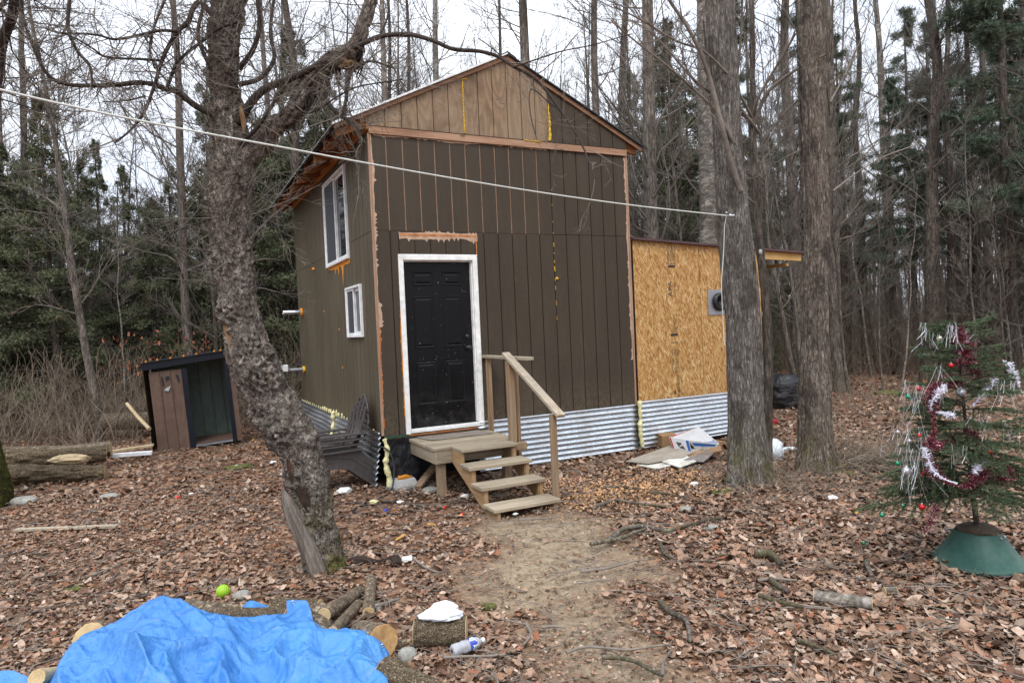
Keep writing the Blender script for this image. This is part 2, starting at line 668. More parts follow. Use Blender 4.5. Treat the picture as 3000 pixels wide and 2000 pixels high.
MT['post'] = wood('weathered_post', lin('#715840'), lin('#8f755a'), lin('#a38c70'), 2, stain=lin('#80766a'))
MT['rail'] = wood('grey_rail', lin('#8b7c69'), lin('#a2937f'), lin('#b0a28e'), 1, stain=lin('#908a80'))
MT['stringer'] = wood('stringer_wood', lin('#86694a'), lin('#9c7e5b'), lin('#a88b68'), 1, stain=lin('#8d7a60'))
MT['mat'] = speckled('woven_mat', lin('#5b544c'), lin('#8a8176'), lin('#6f675e'), scale=30, bump=.6)
MT['concrete'] = speckled('concrete', (.34, .33, .31), (.45, .44, .42), scale=8)
MT['chair'] = speckled('brown_grey_plastic', lin('#4a4442'), lin('#544e4c'), scale=3, rough=.45, bump=.05)
MT['pvc'] = speckled('grey_pvc', (.26, .27, .28), (.2, .2, .21), rough=.4, bump=.05)
MT['white_plastic'] = Mat('white_plastic', (.75, .76, .77), .45).m
MT['steel'] = Mat('steel', (.5, .5, .52), .35, .9).m
MT['ink'] = Mat('stamp_ink', (.045, .035, .03), .8).m

# ================================================================== GROUND
def path_mask(x, y):
    """1 on the trodden dirt in front of the steps"""
    P = np.array([(.78, -2.2), (.50, -2.9), (.15, -3.7), (-.18, -4.6), (-.3, -6.)])
    d = np.full(np.shape(x), 9.)
    for a, b, w0 in zip(P[:-1], P[1:], (.52, .54, .50, .40)):
        t = np.clip(((x - a[0]) * (b[0] - a[0]) + (y - a[1]) * (b[1] - a[1])) / ((b - a) @ (b - a)), 0, 1)
        d = np.minimum(d, np.hypot(x - a[0] - t * (b[0] - a[0]), y - a[1] - t * (b[1] - a[1])) / w0)
    n = fbm(xyz(x * 2.2, y * 2.2), 41, 3)
    return np.clip((1.42 - d) * .95 + (n - .5) * 1.9, 0, 1)


def build_ground():
    M = Mat('forest_floor', (.2, .14, .1), .95, 0, .15)
    n = M.noise(3.5, detail=8, rough=.7)
    v = M.n('ShaderNodeTexVoronoi')
    v.inputs['Scale'].default_value = 11.
    M.ln(M.vec((1, 1, .3)), v.inputs['Vector'])
    s = M.n('ShaderNodeSeparateColor')
    M.ln(v.outputs['Color'], s.inputs[0])
    litter = M.ramp(s.outputs[0], [(0, lin('#4b3529')), (.35, lin('#6d4e3b')), (.6, lin('#8c6850')), (.85, lin('#a88468')), (1, lin('#5d3f2e'))])
    litter = M.mix(M.step(n, .35, .65, 0, .6), litter, lin('#5a4232'))
    dn = M.noise(9, detail=9, rough=.72)
    dirt = M.ramp(dn, [(.25, lin('#665848')), (.5, lin('#8c7c67')), (.75, lin('#a89881'))])
    mossn = M.noise(.55, detail=5, rough=.6)
    litter = M.mix(M.step(mossn, .6, .72, 0, .5), litter, lin('#5a5636'))
    at = M.n('ShaderNodeAttribute')
    at.attribute_name = 'col'
    sp = M.n('ShaderNodeSeparateColor')
    M.ln(at.outputs['Color'], sp.inputs[0])
    col = M.mix(sp.outputs[0], litter, dirt)
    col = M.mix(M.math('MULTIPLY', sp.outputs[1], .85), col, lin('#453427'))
    M.color(col)
    M.bump(M.math('ADD', M.math('MULTIPLY', dn, 1.), v.outputs['Distance']), .7, .03)
    # graded grid: fine close by, coarse far out
    t = np.sinh(np.linspace(-1, 1, 381) * 4.6) / np.sinh(4.6) * 150
    gx, gy = np.meshgrid(t + .6, t - 2.2, indexing='ij')
    z = gh(gx, gy)
    fine = np.clip(1 - np.hypot(gx - .6, gy + 3) / 12, 0, 1)
    pm = path_mask(gx, gy)
    z = z + (fbm(xyz(gx * 4, gy * 4), 9, 3) - .5) * .03 * fine - pm * .012
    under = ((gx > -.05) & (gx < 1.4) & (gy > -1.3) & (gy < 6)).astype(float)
    Nn = len(t)
    V = xyz(gx, gy, z).reshape(-1, 3)
    i = np.arange(Nn - 1)[:, None] * Nn + np.arange(Nn - 1)[None]
    F = np.stack([i, i + Nn, i + Nn + 1, i + 1], -1).reshape(-1, 4)
    mb = MB()
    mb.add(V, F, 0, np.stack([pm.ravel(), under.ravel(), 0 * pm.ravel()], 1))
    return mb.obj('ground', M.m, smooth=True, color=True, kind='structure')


ground = build_ground()

# ------------------------------------------------------------------ leaves
def leaf_outline(kind):
    if kind == 0:      # lobed maple
        a = np.radians([0, 24, 42, 66, 90, 114, 138, 156, 180, 225, 270, 315])
        r = np.array([.95, .5, .9, .42, 1.15, .42, .9, .5, .95, .5, .32, .5])
        r[[0, 8]] = .8
        p = np.c_[np.cos(a) * r, np.sin(a) * r] * .55
    elif kind == 1:    # oval
        a = np.linspace(0, 2 * np.pi, 8, endpoint=False)
        p = np.c_[np.cos(a) * .30, np.sin(a) * .55]
    else:              # ragged
        a = np.linspace(0, 2 * np.pi, 9, endpoint=False)
        r = np.array([.4, .6, .45, .62, .4, .58, .42, .5, .45])
        p = np.c_[np.cos(a) * r * .9, np.sin(a) * r]
    return p


LEAF_COLS = np.array([lin(c) for c in ('#8d705d', '#9c806c', '#775e4b', '#ab9483', '#62483a', '#917765', '#84563e', '#533f33', '#b3a08f', '#946d56', '#827163', '#796656')])
M = Mat('dead_leaf', (.3, .2, .14), .75, 0, .25)
_a = M.n('ShaderNodeAttribute')
_a.attribute_name = 'col'
_ln = M.noise(28, detail=4, rough=.65)
M.color(M.mix(1., _a.outputs['Color'], M.ramp(_ln, [(.3, (.78, .76, .74)), (.7, (1.2, 1.2, 1.2))]), 'MULTIPLY'))
MT['leaf'] = M.m


def leaves(mb, X, Y, Z, size, tilt, kindp=(.35, .35, .3), cols=None, curl=.35):
    N = len(X)
    kinds = rng.choice(3, N, p=kindp)
    ci = rng.choice(len(LEAF_COLS), N, p=np.array([15, 14, 12, 7, 8, 14, 3, 7, 3, 4, 8, 5]) / 100.)
    C = LEAF_COLS[ci] * rng.uniform(.85, 1.15, (N, 1)) if cols is None else cols
    for k in range(3):
        m = kinds == k
        n = int(m.sum())
        if not n:
            continue
        p = leaf_outline(k)
        p = np.vstack([[0, 0], p])
        K = len(p)
        q = np.repeat(p[None], n, 0) * rng.uniform(.8, 1.2, (n, 1, 2)) * rng.uniform(.85, 1.15, (n, K, 1))
        cu = rng.normal(0, curl, (n, 1))
        cv = rng.normal(0, curl * .8, (n, 1))
        z = cu * q[..., 0] ** 2 * 1.6 + cv * q[..., 1] ** 2 * 1.2 + rng.normal(0, .035, (n, K))
        L3 = np.stack([q[..., 0], q[..., 1], z], -1) * size[m][:, None, None]
        az = rng.uniform(0, 2 * np.pi, n)
        tx, ty = rng.normal(0, 1, n) * tilt, rng.normal(0, 1, n) * tilt
        ca, sa = np.cos(az), np.sin(az)
        x = L3[..., 0] * ca[:, None] - L3[..., 1] * sa[:, None]
        y = L3[..., 0] * sa[:, None] + L3[..., 1] * ca[:, None]
        z = L3[..., 2] + x * tx[:, None] + y * ty[:, None]
        V = np.stack([x + X[m][:, None], y + Y[m][:, None], z + Z[m][:, None]], -1)
        j = np.arange(1, K)
        tri = np.stack([np.zeros(K - 1, int), j, np.roll(j, -1)], 1)
        F = (np.arange(n) * K)[:, None, None] + tri[None]
        mb.add(V.reshape(-1, 3), F.reshape(-1, 3), 0, np.repeat(C[m], K, 0))


def scatter(N, d0, d1, wide=.95, bias=1.):
    """points on the ground in a fan in front of the photographer"""
    u = rng.uniform(0, 1, N)
    d = (d0 ** (2 - bias) + u * (d1 ** (2 - bias) - d0 ** (2 - bias))) ** (1 / (2 - bias))
    s = rng.uniform(-wide, wide, N) * d
    X = CAM[0] + math.sin(YAW) * d + math.cos(YAW) * s
    Y = CAM[1] + math.cos(YAW) * d - math.sin(YAW) * s
    return X, Y


def clear_of_cabin(X, Y):
    return ~((X > -.03) & (X < 3.72) & (Y > -.02) & (Y < 5.4)) & ~((X > 3.6) & (X < 6.2) & (Y > -.02) & (Y < 3.))


def build_litter():
    mb = MB()
    for N, a, b, s0, keep in ((80000, 2.3, 8.5, .039, 1.), (52000, 8, 17, .052, 1.), (32000, 16, 42, .11, 1.)):
        X, Y = scatter(N, a, b)
        k = clear_of_cabin(X, Y)
        pm = path_mask(X, Y)
        k &= rng.uniform(0, 1, N) > pm * np.clip(.86 + (Y + 3.3) * .28, .45, .86)
        # thinner towards the trampled yard left of the steps
        yard = np.exp(-((X + .6) ** 2 / 1.4 + (Y + 1.2) ** 2 / 1.6))
        k &= rng.uniform(0, 1, N) > yard * .55
        X, Y = X[k], Y[k]
        size = np.clip(rng.lognormal(0, .38, len(X)), .35, 1.7) * s0 * np.where(path_mask(X, Y) > .4, .55, 1) * np.where((X > 1.2) & (Y < 1), 1.25, .95)
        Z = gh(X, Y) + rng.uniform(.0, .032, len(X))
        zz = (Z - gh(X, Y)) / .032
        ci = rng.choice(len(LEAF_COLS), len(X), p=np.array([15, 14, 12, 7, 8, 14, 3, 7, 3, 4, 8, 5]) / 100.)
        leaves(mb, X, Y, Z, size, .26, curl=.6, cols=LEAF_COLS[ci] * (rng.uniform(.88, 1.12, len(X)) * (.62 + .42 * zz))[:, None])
    X, Y = scatter(26000, 2.4, 7.5, .8)
    k = path_mask(X, Y) > .12
    X, Y = X[k], Y[k]
    leaves(mb, X, Y, gh(X, Y) + rng.uniform(-.004, .006, len(X)), rng.lognormal(0, .5, len(X)) * .013, .2, curl=.5)
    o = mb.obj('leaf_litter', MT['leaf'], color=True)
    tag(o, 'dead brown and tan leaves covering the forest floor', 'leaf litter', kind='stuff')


build_litter()

# the largest, nearest fallen leaves are picked out one by one as pieces of the ground
_lm = []
for k in range(14):
    mb = MB()
    leaves(mb, np.zeros(1), np.zeros(1), np.zeros(1), np.array([.105]), .3, kindp=(.7, .15, .15), curl=.7,
           cols=(LEAF_COLS[k % 12] * 1.05)[None])
    _lm.append(mb.mesh('leaf', MT['leaf'], color=True))
lx, ly = scatter(520, 2.6, 6.0, .8)
_ok = (path_mask(lx, ly) < .5) & ((lx > -.6) | (ly > -3.2))
for k, (x, y) in enumerate(zip(lx[_ok][:260], ly[_ok][:260])):
    o = mkobj('leaf', _lm[k % 14], ground)
    o.location = (x, y, float(gh(x, y)) + .03)
    o.rotation_euler = (rng.normal(0, .2), rng.normal(0, .2), rng.uniform(0, 6.3))
    sc_ = rng.uniform(.6, 1.05)
    o.scale = (sc_, sc_, sc_)


# ================================================================== THE CABIN
WX, DY = 3.68, 5.35            # front width, depth
Z0, ZS, ZT = 0.60, 3.04, 4.17  # siding bottom, sheet seam, top of the siding under the belly trim
cabin = thing('cabin', 'small tall cabin in dark brown grooved siding with black front door and gable roof', 'cabin')
GW = .2032                     # groove spacing


def subtract(rects, hole):
    out = []
    for (a0, b0, a1, b1) in rects:
        h0, k0, h1, k1 = hole
        if h1 <= a0 or h0 >= a1 or k1 <= b0 or k0 >= b1:
            out.append((a0, b0, a1, b1))
            continue
        if b0 < k0:
            out.append((a0, b0, a1, k0))
        if k1 < b1:
            out.append((a0, k1, a1, b1))
        m0, m1 = max(b0, k0), min(b1, k1)
        if a0 < h0:
            out.append((a0, m0, h0, m1))
        if h1 < a1:
            out.append((h1, m0, a1, m1))
    return out


def face_box(mb, rect, face, depth0, depth1, mat=0):
    a0, b0, a1, b1 = rect
    if face == 'front':     # (x, z), y depth
        mb.box((a0, depth0, b0), (a1, depth1, b1), mat)
    else:                   # side wall x = 0, (y, z)
        mb.box((depth0, a0, b0), (depth1, a1, b1), mat)


HOLES_F = [(.30, .60, 1.30, 2.735)]
WIN_BIG = (1.19, 2.84, 2.575, 4.09)
WIN_SM = (.645, 1.79, 1.43, 2.46)
HOLES_S = [WIN_BIG, WIN_SM]


def siding(face, wall, W, z0, z1, holes, mat, off=0.):
    g = .0072
    edges = [0.] + [k * GW + off for k in range(1, 60) if .04 < k * GW + off < W - .04] + [W]
    for a, b in zip(edges[:-1], edges[1:]):
        r = [(a + (g if a > 0 else 0), z0, b - (g if b < W else 0), z1)]
        for h in holes:
            r = subtract(r, h)
        r = [q for q in r if q[2] - q[0] > .004 and q[3] - q[1] > .004]
        if not r:
            continue
        if len({(q[0], q[2]) for q in r}) == 1:
            for q in r:
                mb = MB()
                face_box(mb, q, face, 0., .013)
                mb.obj('board', mat, wall)
            continue
        mb = MB()
        for q in r:
            face_box(mb, q, face, 0., .013)
        mb.obj('board', mat, wall)


def backing(face, W, z0, z1, holes, d0=.008, d1=.03):
    mb = MB()
    rs = [(0.004, z0, W - .004, z1)]
    for h in holes:
        rs = subtract(rs, h)
    for q in rs:
        face_box(mb, q, face, d0, d1)
    return mb


front = mkobj('front_wall', backing('front', WX, Z0, ZS, HOLES_F).mesh('front_wall', MT['groove_dark']), cabin)
side = mkobj('side_wall', backing('side', DY, Z0, 4.22, HOLES_S).mesh('side_wall', MT['groove_dark']), cabin)
siding('front', front, WX, Z0, ZS - .003, HOLES_F + [(.30, 2.735, 1.31, 3.0)], MT['paint'])
siding('front', front, WX, ZS + .003, ZT, [], MT['paint'])
siding('side', side, DY, Z0, ZS - .003, HOLES_S, MT['paint_side_lit'], off=.06)
siding('side', side, DY, ZS + .003, 4.22, HOLES_S, MT['paint_side_lit'], off=.02)
# recessed groove bottoms of the upper sheets: bare wood on the left two, dark on the right
MB().box((.004, .008, ZS), (2.30, .03, ZT)).obj('groove_backing', MT['groove_bare'], front)
MB().box((2.30, .008, ZS), (WX - .004, .03, ZT)).obj('groove_backing', MT['groove_dark'], front)
# separate panel over the door
for k in range(5):
    a = .306 + k * .199
    MB().box((a + .005, -.004, 2.742), (a + .194, .0075, 2.992)).obj('board', MT['paint'], front)
# back and right walls
MB().box((WX - .03, .031, Z0), (WX, DY, 4.43)).obj('right_wall', MT['paint'], cabin)
MB().box((.03, DY - .02, Z0), (WX - .03, DY, 4.4)).obj('back_wall', MT['paint'], cabin)
MB().box((.03, .03, Z0 - .05), (WX - .03, DY - .02, Z0 - .001)).obj('floor_deck', MT['groove_bare'], cabin)

# gable
RZ, RX, SL = 5.30, WX / 2, .485    # ridge underside height, ridge x, slope
gable = mkobj('gable', MB().prism([(0.004, .006, 4.262), (WX - .004, .006, 4.262), (WX - .004, .006, RZ - SL * RX), (RX, .006, RZ), (.004, .006, RZ - SL * RX)],
                                  (0, .02, 0)).mesh('gable', MT['groove_mid']), cabin)


def roof_z(x):
    return RZ - SL * abs(x - RX)


gx_ = [k * GW for k in range(0, 19)]
gx_[-1] = WX
gx_ = [0.0] + [k * GW for k in range(1, 18)] + [WX]
for a, b in zip(gx_[:-1], gx_[1:]):
    a2, b2 = a + (.0055 if a > 0 else .0), b - (.0055 if b < WX else .0)
    pts = [(a2, -.016, 4.262), (b2, -.016, 4.262), (b2, -.016, roof_z(b2) - .004)]
    if a2 < RX < b2:
        pts.append((RX, -.016, RZ - .004))
    pts.append((a2, -.016, roof_z(a2) - .004))
    MB().prism(pts, (0, .021, 0)).obj('board', MT['paint'] if a > 2.42 else MT['ply'], gable)
# dark drip gap and belly trim
MB().box((-.004, -.024, 4.250), (WX + .004, .006, 4.261)).obj('drip_edge', MT['groove_dark'], gable)
MB().box((.0, -.028, 4.166), (WX, -.001, 4.249)).obj('belly_trim', MT['bare_x'], gable)
# rake boards
for s, nm in ((-1, MT['bare_x']), (1, MT['bare_x'])):
    x0, x1 = RX, (-.40 if s < 0 else WX + .24)
    p = [(x0, -.045, RZ + .012), (x1, -.045, roof_z(x1) + .012), (x1, -.045, roof_z(x1) - (.045 if s > 0 else .03)), (x0, -.045, RZ - .04)]
    if s < 0:
        p = p[::-1]
    MB().prism(p, (0, .028, 0)).obj('rake_board', nm, cabin)

# metal roof edge along the left rake, its bright reflection painted as white
MB().prism([(RX, -.083, RZ + .016), (RX, -.083, RZ + .040), (-.43, -.083, roof_z(-.43) + .040), (-.43, -.083, roof_z(-.43) + .016)], (0, .034, 0)).obj('rake_edge_strip', MT['vinyl'], cabin)
MB().prism([(RX, -.083, RZ + .016), (WX + .27, -.083, roof_z(WX + .27) + .016), (WX + .27, -.083, roof_z(WX + .27) + .034), (RX, -.083, RZ + .034)], (0, .034, 0)).obj('rake_edge_strip', MT['ridge'], cabin)
# roof: corrugated sheets on both slopes
ys = np.arange(-.075, DY + .25, .0165)
wv = np.sin(ys / .066 * 2 * np.pi) * .006
for s, xe, nm in ((-1, -.43, 'roof'), (1, WX + .27, 'roof')):
    xs = np.linspace(RX, xe, 6)
    rip = np.linspace(0, 1, 6)
    g1, g2 = np.meshgrid(xs, ys, indexing='ij')
    zz = RZ - SL * np.abs(g1 - RX) + .03 + np.sin(g2 / .066 * 2 * np.pi) * .006
    a, b = g1.shape
    i = np.arange(a - 1)[:, None] * b + np.arange(b - 1)[None]
    F = np.stack([i, i + b, i + b + 1, i + 1], -1).reshape(-1, 4)
    V = xyz(g1, g2, zz).reshape(-1, 3)
    mb = MB()
    mb.add(V, F)
    V2 = V.copy()
    V2[:, 2] -= .003
    mb.add(V2, F[:, ::-1])
    rf = mb.obj('roof_sheet', MT['roof_metal'], cabin, smooth=True)
MB().prism([(RX - .12, -.085, RZ + .03 - .12 * SL + .012), (RX, -.085, RZ + .052), (RX + .12, -.085, RZ + .03 - .12 * SL + .012),
            (RX + .12, -.085, RZ + .03 - .12 * SL), (RX, -.085, RZ + .038), (RX - .12, -.085, RZ + .03 - .12 * SL)][::-1],
           (0, DY + .34, 0)).obj('ridge_cap', MT['ridge'], cabin)
# sheathing under the metal
for s, xe in ((-1, -.40), (1, WX + .24)):
    p = [(RX, -.016, RZ + .02), (xe, -.016, roof_z(xe) + .02), (xe, -.016, roof_z(xe) + .004), (RX, -.016, RZ + .004)]
    if s < 0:
        p = p[::-1]
    MB().prism(p, (0, DY + .2, 0)).obj('roof_sheathing', MT['groove_dark'], cabin)
# rafters with open tails on the left eave and on the right
for k, y in enumerate(np.linspace(.05, DY - .02, 9)):
    for s, xe in ((-1, -.37), (1, WX + .2)):
        t = .13
        p = [(RX, y - .019, RZ + .003), (xe, y - .019, roof_z(xe) + .003), (xe, y - .019, roof_z(xe) - t * .8), (xe - s * .1, y - .019, roof_z(xe - s * .1) - t * 1.05), (RX, y - .019, RZ - t * 1.05)]
        if s < 0:
            p = p[::-1]
        MB().prism(p, (0, .038, 0)).obj('rafter', MT['rafter'], cabin)
# orange frieze board over the left wall, soffit closed behind it
MB().box((-.022, -.001, 4.223), (.0295, DY + .02, 4.405)).obj('frieze_board', MT['orange_wood'], cabin)
MB().box((-.30, .03, 4.245), (-.262, DY, 4.262)).obj('purlin', MT['rafter'], cabin)
# corner trim strips
MB().box((-.016, -.012, Z0 + .02), (.012, -.0005, ZT - .002)).obj('corner_trim', MT['bare'], cabin)
MB().box((WX - .016, -.010, Z0 + .02), (WX + .012, -.0005, ZT - .002)).obj('corner_trim', MT['bare'], cabin)


def ragged(name, x0, z0, z1, wmax, mat, parent, side=1, y=-.0035, n=60, horiz=False, amp=1., seed=0):
    """strip of torn, unpainted wood with an uneven edge"""
    t = np.linspace(z0, z1, n)
    w = wmax * (.25 + .75 * np.clip(fbm(xyz(t * 4 + seed, 0 * t, seed), 21, 4) * 1.9 - .45, 0, 1.3))
    w = w + (rng.uniform(0, 1, n) > .86) * wmax * .5 * amp
    mb = MB()
    a = np.stack([np.full(n, x0), t], 1)
    b = np.stack([x0 + side * w, t], 1)
    if horiz:
        a, b = a[:, ::-1], b[:, ::-1]
    V = np.vstack([np.c_[a[:, 0], np.full(n, y), a[:, 1]], np.c_[b[:, 0], np.full(n, y), b[:, 1]],
                   np.c_[b[:, 0], np.full(n, y + .0033), b[:, 1]]])
    i = np.arange(n - 1)
    F = np.vstack([np.stack([i, i + 1, i + 1 + n, i + n], 1), np.stack([i + n, i + n + 1, i + 2 * n + 1, i + 2 * n], 1)])
    mb.add(V, F)
    return mb.obj(name, mat, parent)


ragged('torn_edge', .012, 1.9, ZT, .048, MT['torn_pale'], front, seed=1, n=110)
ragged('torn_edge', .012, Z0 + .1, 1.9, .022, MT['torn'], front, seed=4, n=80)
ragged('torn_edge', WX - .016, 1.3, ZT, .032, MT['torn_pale'], front, side=-1, seed=2, n=110)
ragged('torn_edge', 3.0, .31, 1.33, .035, MT['torn_pale'], front, horiz=True, seed=7, y=-.004)
ragged('torn_edge', 2.998, .31, 1.33, .07, MT['torn_pale'], front, side=-1, horiz=True, seed=9, y=-.0072)
MB().box((.32, -.0105, 2.984), (1.315, -.0075, 3.006)).obj('torn_seam', MT['torn'], front)
MB().box((1.306, -.009, 2.74), (1.318, -.001, 3.0)).obj('torn_seam', MT['torn'], front)
ragged('torn_edge', ZT - .001, .05, 2.4, .03, MT['torn_pale'], front, side=-1, horiz=True, seed=12, n=90)
ragged('torn_edge', .286, .7, 2.1, -.014, MT['foam_orange'], front, seed=15)


def foam(name, pts, r, mat, parent, lump=.5, seed=0, n=None, sides=10):
    pts = np.asarray(pts, float)
    Ltot = np.linalg.norm(np.diff(pts, axis=0), axis=1).sum()
    n = n or max(8, int(Ltot / (r * .5)))
    P = smoothline(pts, n)
    k = fbm(P * (1 / r) * .45 + seed, 30 + seed, 3)
    rr = r * (.55 + lump * 1.8 * np.clip(k - .25, 0, 1))
    rr[0] = rr[-1] = r * .15
    P = P + (fbm(np.stack([P + 7.1, P + 3.3, P + 9.9], 0) / r * .35, 33 + seed, 2).T - .5) * r * .9
    mb = MB()
    mb.tubes(P, rr[None], sides, cap=True)
    for v in mb.v:
        v += (fbm(v / r * .9, 35 + seed, 2)[:, None] - .5) * r * .5
    return mb.obj(name, mat, parent, smooth=True)


foam('spray_foam', [(2.44, -.022, 4.27), (2.445, -.024, 4.42), (2.44, -.022, 4.6)], .022, MT['foam_yellow'], gable, .8, 1)
foam('spray_foam', [(2.44, -.020, 4.6), (2.438, -.018, 4.78)], .014, MT['foam_yellow'], gable, .9, 2)
foam('spray_foam', [(1.22, -.019, 4.27), (1.218, -.02, 4.55), (1.22, -.019, 4.93)], .0075, MT['foam_yellow'], gable, 1.1, 3)
foam('spray_foam', [(1.2, -.019, 4.94), (1.28, -.019, 4.95)], .016, MT['foam_yellow'], gable, .6, 4)
foam('spray_foam', [(2.05, -.03, 4.252), (2.3, -.03, 4.247)], .008, MT['foam_yellow'], gable, .6, 4)
for z0, z1, r in ((2.30, 2.36, .005), (2.42, 2.46, .006), (2.55, 2.62, .009), (2.66, 2.70, .006), (2.78, 2.80, .007), (2.88, 2.93, .009), (3.05, 3.07, .006), (3.2, 3.22, .005), (3.42, 3.44, .005), (1.9, 1.95, .004), (2.1, 2.16, .004), (3.62, 3.64, .005)):
    foam('spray_foam', [(2.444, -.003, z0), (2.44, -.003, z1)], r * .7, MT['foam_yellow'], front, 1.2, int(z0 * 10))
foam('spray_foam', [(2.46, -.005, 2.44), (2.475, -.006, 2.47)], .014, MT['foam_yellow'], front, .9, 5)

# ---------------------------------------------------------------- front door
door = mkobj('door', MB().box((.356, .075, .665), (1.236, .115, 2.685)).mesh('door', MT['black_door']), cabin)
fr = MB()
fr.box((.285, -.020, .602), (.347, .12, 2.76)).box((1.247, -.020, .612), (1.312, .12, 2.76)).box((.348, -.020, 2.688), (1.246, .12, 2.76))
f_o = fr.obj('door_frame', MT['casing'], cabin)
bevel(f_o, .005)
MB().box((.3475, .02, 2.675), (1.2465, .074, 2.687)).box((.3475, .02, .672), (.357, .074, 2.674)).box((1.235, .02, .672), (1.2465, .074, 2.674)).obj('door_stop', MT['casing'], cabin)
bevel(MB().box((.3475, -.025, .612), (1.2465, .07, .655)).obj('threshold', MT['casing'], cabin), .004)
# under the threshold: bare sill
MB().box((.31, -.012, .585), (1.30, .03, .6015)).obj('sill_board', MT['torn'], cabin)
for x0, x1 in ((.475, .735), (.86, 1.115)):
    for z0, z1 in ((2.385, 2.555), (1.62, 2.255), (.93, 1.45)):
        mb = MB()
        y0 = .075
        def rg(i, yy):
            return [(x0 + i, yy, z0 + i), (x1 - i, yy, z0 + i), (x1 - i, yy, z1 - i), (x0 + i, yy, z1 - i)]
        V = rg(0, y0 - .0005) + rg(.012, y0 - .010) + rg(.026, y0 - .004) + rg(.050, y0 - .012)
        F = []
        for r in range(3):
            for k in range(4):
                j = (k + 1) % 4
                F.append((r * 4 + k, r * 4 + j, r * 4 + 4 + j, r * 4 + 4 + k))
        mb.add(V, F)
        mb.add(V[12:], [(0, 1, 2, 3)])
        mb.obj('door_panel', MT['black_door'], door)


def lathe(mb, prof, c, axis=(0, 0, 1), n=20, mat=0):
    ax = Vector(axis).normalized()
    q = Vector((0, 0, 1)).rotation_difference(ax).to_matrix()
    prof = np.asarray(prof, float)
    an = np.arange(n) * 2 * np.pi / n
    V = np.stack([prof[:, :1] * np.cos(an), prof[:, :1] * np.sin(an), np.repeat(prof[:, 1:], n, 1)], -1).reshape(-1, 3)
    V = V @ np.array(q).T + np.asarray(c, float)
    K = len(prof)
    i = np.arange(n)
    j = (i + 1) % n
    F = np.concatenate([np.stack([k * n + i, k * n + j, k * n + n + j, k * n + n + i], 1) for k in range(K - 1)])
    return mb.add(V, F, mat)


knob = MB()
lathe(knob, [(.001, .0), (.033, .0), (.034, .008), (.013, .014), (.012, .035), (.026, .045), (.030, .058), (.022, .070), (.001, .073)], (1.168, .075, 1.60), (0, -1, 0), 20)
knob.obj('door_knob', MT['black_plastic'], door, smooth=True)
db = MB()
lathe(db, [(.001, 0), (.03, 0), (.03, .012), (.022, .02), (.001, .021)], (1.168, .075, 1.74), (0, -1, 0), 20)
db.obj('deadbolt', MT['black_plastic'], door, smooth=True)


# ---------------------------------------------------------------- side windows
def side_window(r, big):
    y0, z0, y1, z1 = r
    w = mkobj('window', None, cabin)
    fw = .035 if big else .03
    mb = MB()
    xo, xi = -.035, .025
    mb.box((xo, y0, z0), (xi, y0 + fw, z1)).box((xo, y1 - fw, z0), (xi, y1, z1))
    mb.box((xo, y0 + fw, z0), (xi, y1 - fw, z0 + fw)).box((xo, y0 + fw, z1 - fw), (xi, y1 - fw, z1))
    bevel(mb.obj('frame', MT['vinyl'], w), .004)
    ym = (y0 + y1) / 2
    sw = .045
    # outer sash (far half, with an insect screen), inner sash (near half)
    for nm, a, b, x, mt in (('sash', ym - .02, y1 - fw - .001, -.022, MT['screen']), ('sash', y0 + fw + .001, ym + .02, .003, MT['glass'])):
        s = MB()
        za, zb = z0 + fw + .001, z1 - fw - .001
        q = sw if x > 0 else .028
        s.box((x, a, za), (x + .022, a + q, zb)).box((x, b - q, za), (x + .022, b, zb))
        s.box((x, a + q, za), (x + .022, b - q, za + q)).box((x, a + q, zb - q), (x + .022, b - q, zb))
        bevel(s.obj(nm, MT['vinyl'], w), .003)
        MB().box((x + .009, a + q, za + q), (x + .013, b - q, zb - q)).obj('pane' if x > 0 else 'screen_pane', mt, w)
    MB().box((.026, y0 + .01, z0 + .01), (.029, y1 - .01, z1 - .01)).obj('dark_interior', MT['black_plastic'], w)
    return w


wb = side_window(WIN_BIG, True)
wb['label'] = 'tall upper window in the side wall with white frame'
ws = side_window(WIN_SM, False)
ws['label'] = 'small lower window in the side wall with white frame'
# torn wood and foam runs under the big window
mb = MB()
ny = 34
yy = np.linspace(1.17, 2.52, ny)
dr = .03 + .05 * fbm(xyz(yy * 7, 0 * yy), 51, 3)
dr[10:13] += (.10, .30, .05)
dr[17:19] += (.12, .04)
dr[22] += .08
V = np.vstack([np.c_[np.full(ny, -.006), yy, np.full(ny, 2.838)], np.c_[np.full(ny, -.004), yy, 2.838 - dr]])
i = np.arange(ny - 1)
mb.add(V, np.stack([i, i + ny, i + ny + 1, i + 1], 1))
mb.obj('torn_edge', MT['foam_orange'], side)
foam('spray_foam', [(-.006, 1.2, 2.832), (-.006, 2.5, 2.832)], .012, MT['foam_orange'], side, .9, 6)
foam('spray_foam', [(-.006, 1.2, 4.10), (-.006, 2.56, 4.10)], .010, MT['foam_orange'], side, .9, 7)
foam('spray_foam', [(-.006, 3.6, 2.93), (-.006, 3.72, 2.95)], .02, MT['foam_orange'], side, .9, 8)
for y, z in ((3.0, 2.2), (2.0, 1.9), (1.9, 1.35)):
    foam('spray_foam', [(-.003, y, z), (-.003, y + .02, z + .03)], .006, MT['foam_orange'], side, .9, int(y * 7))
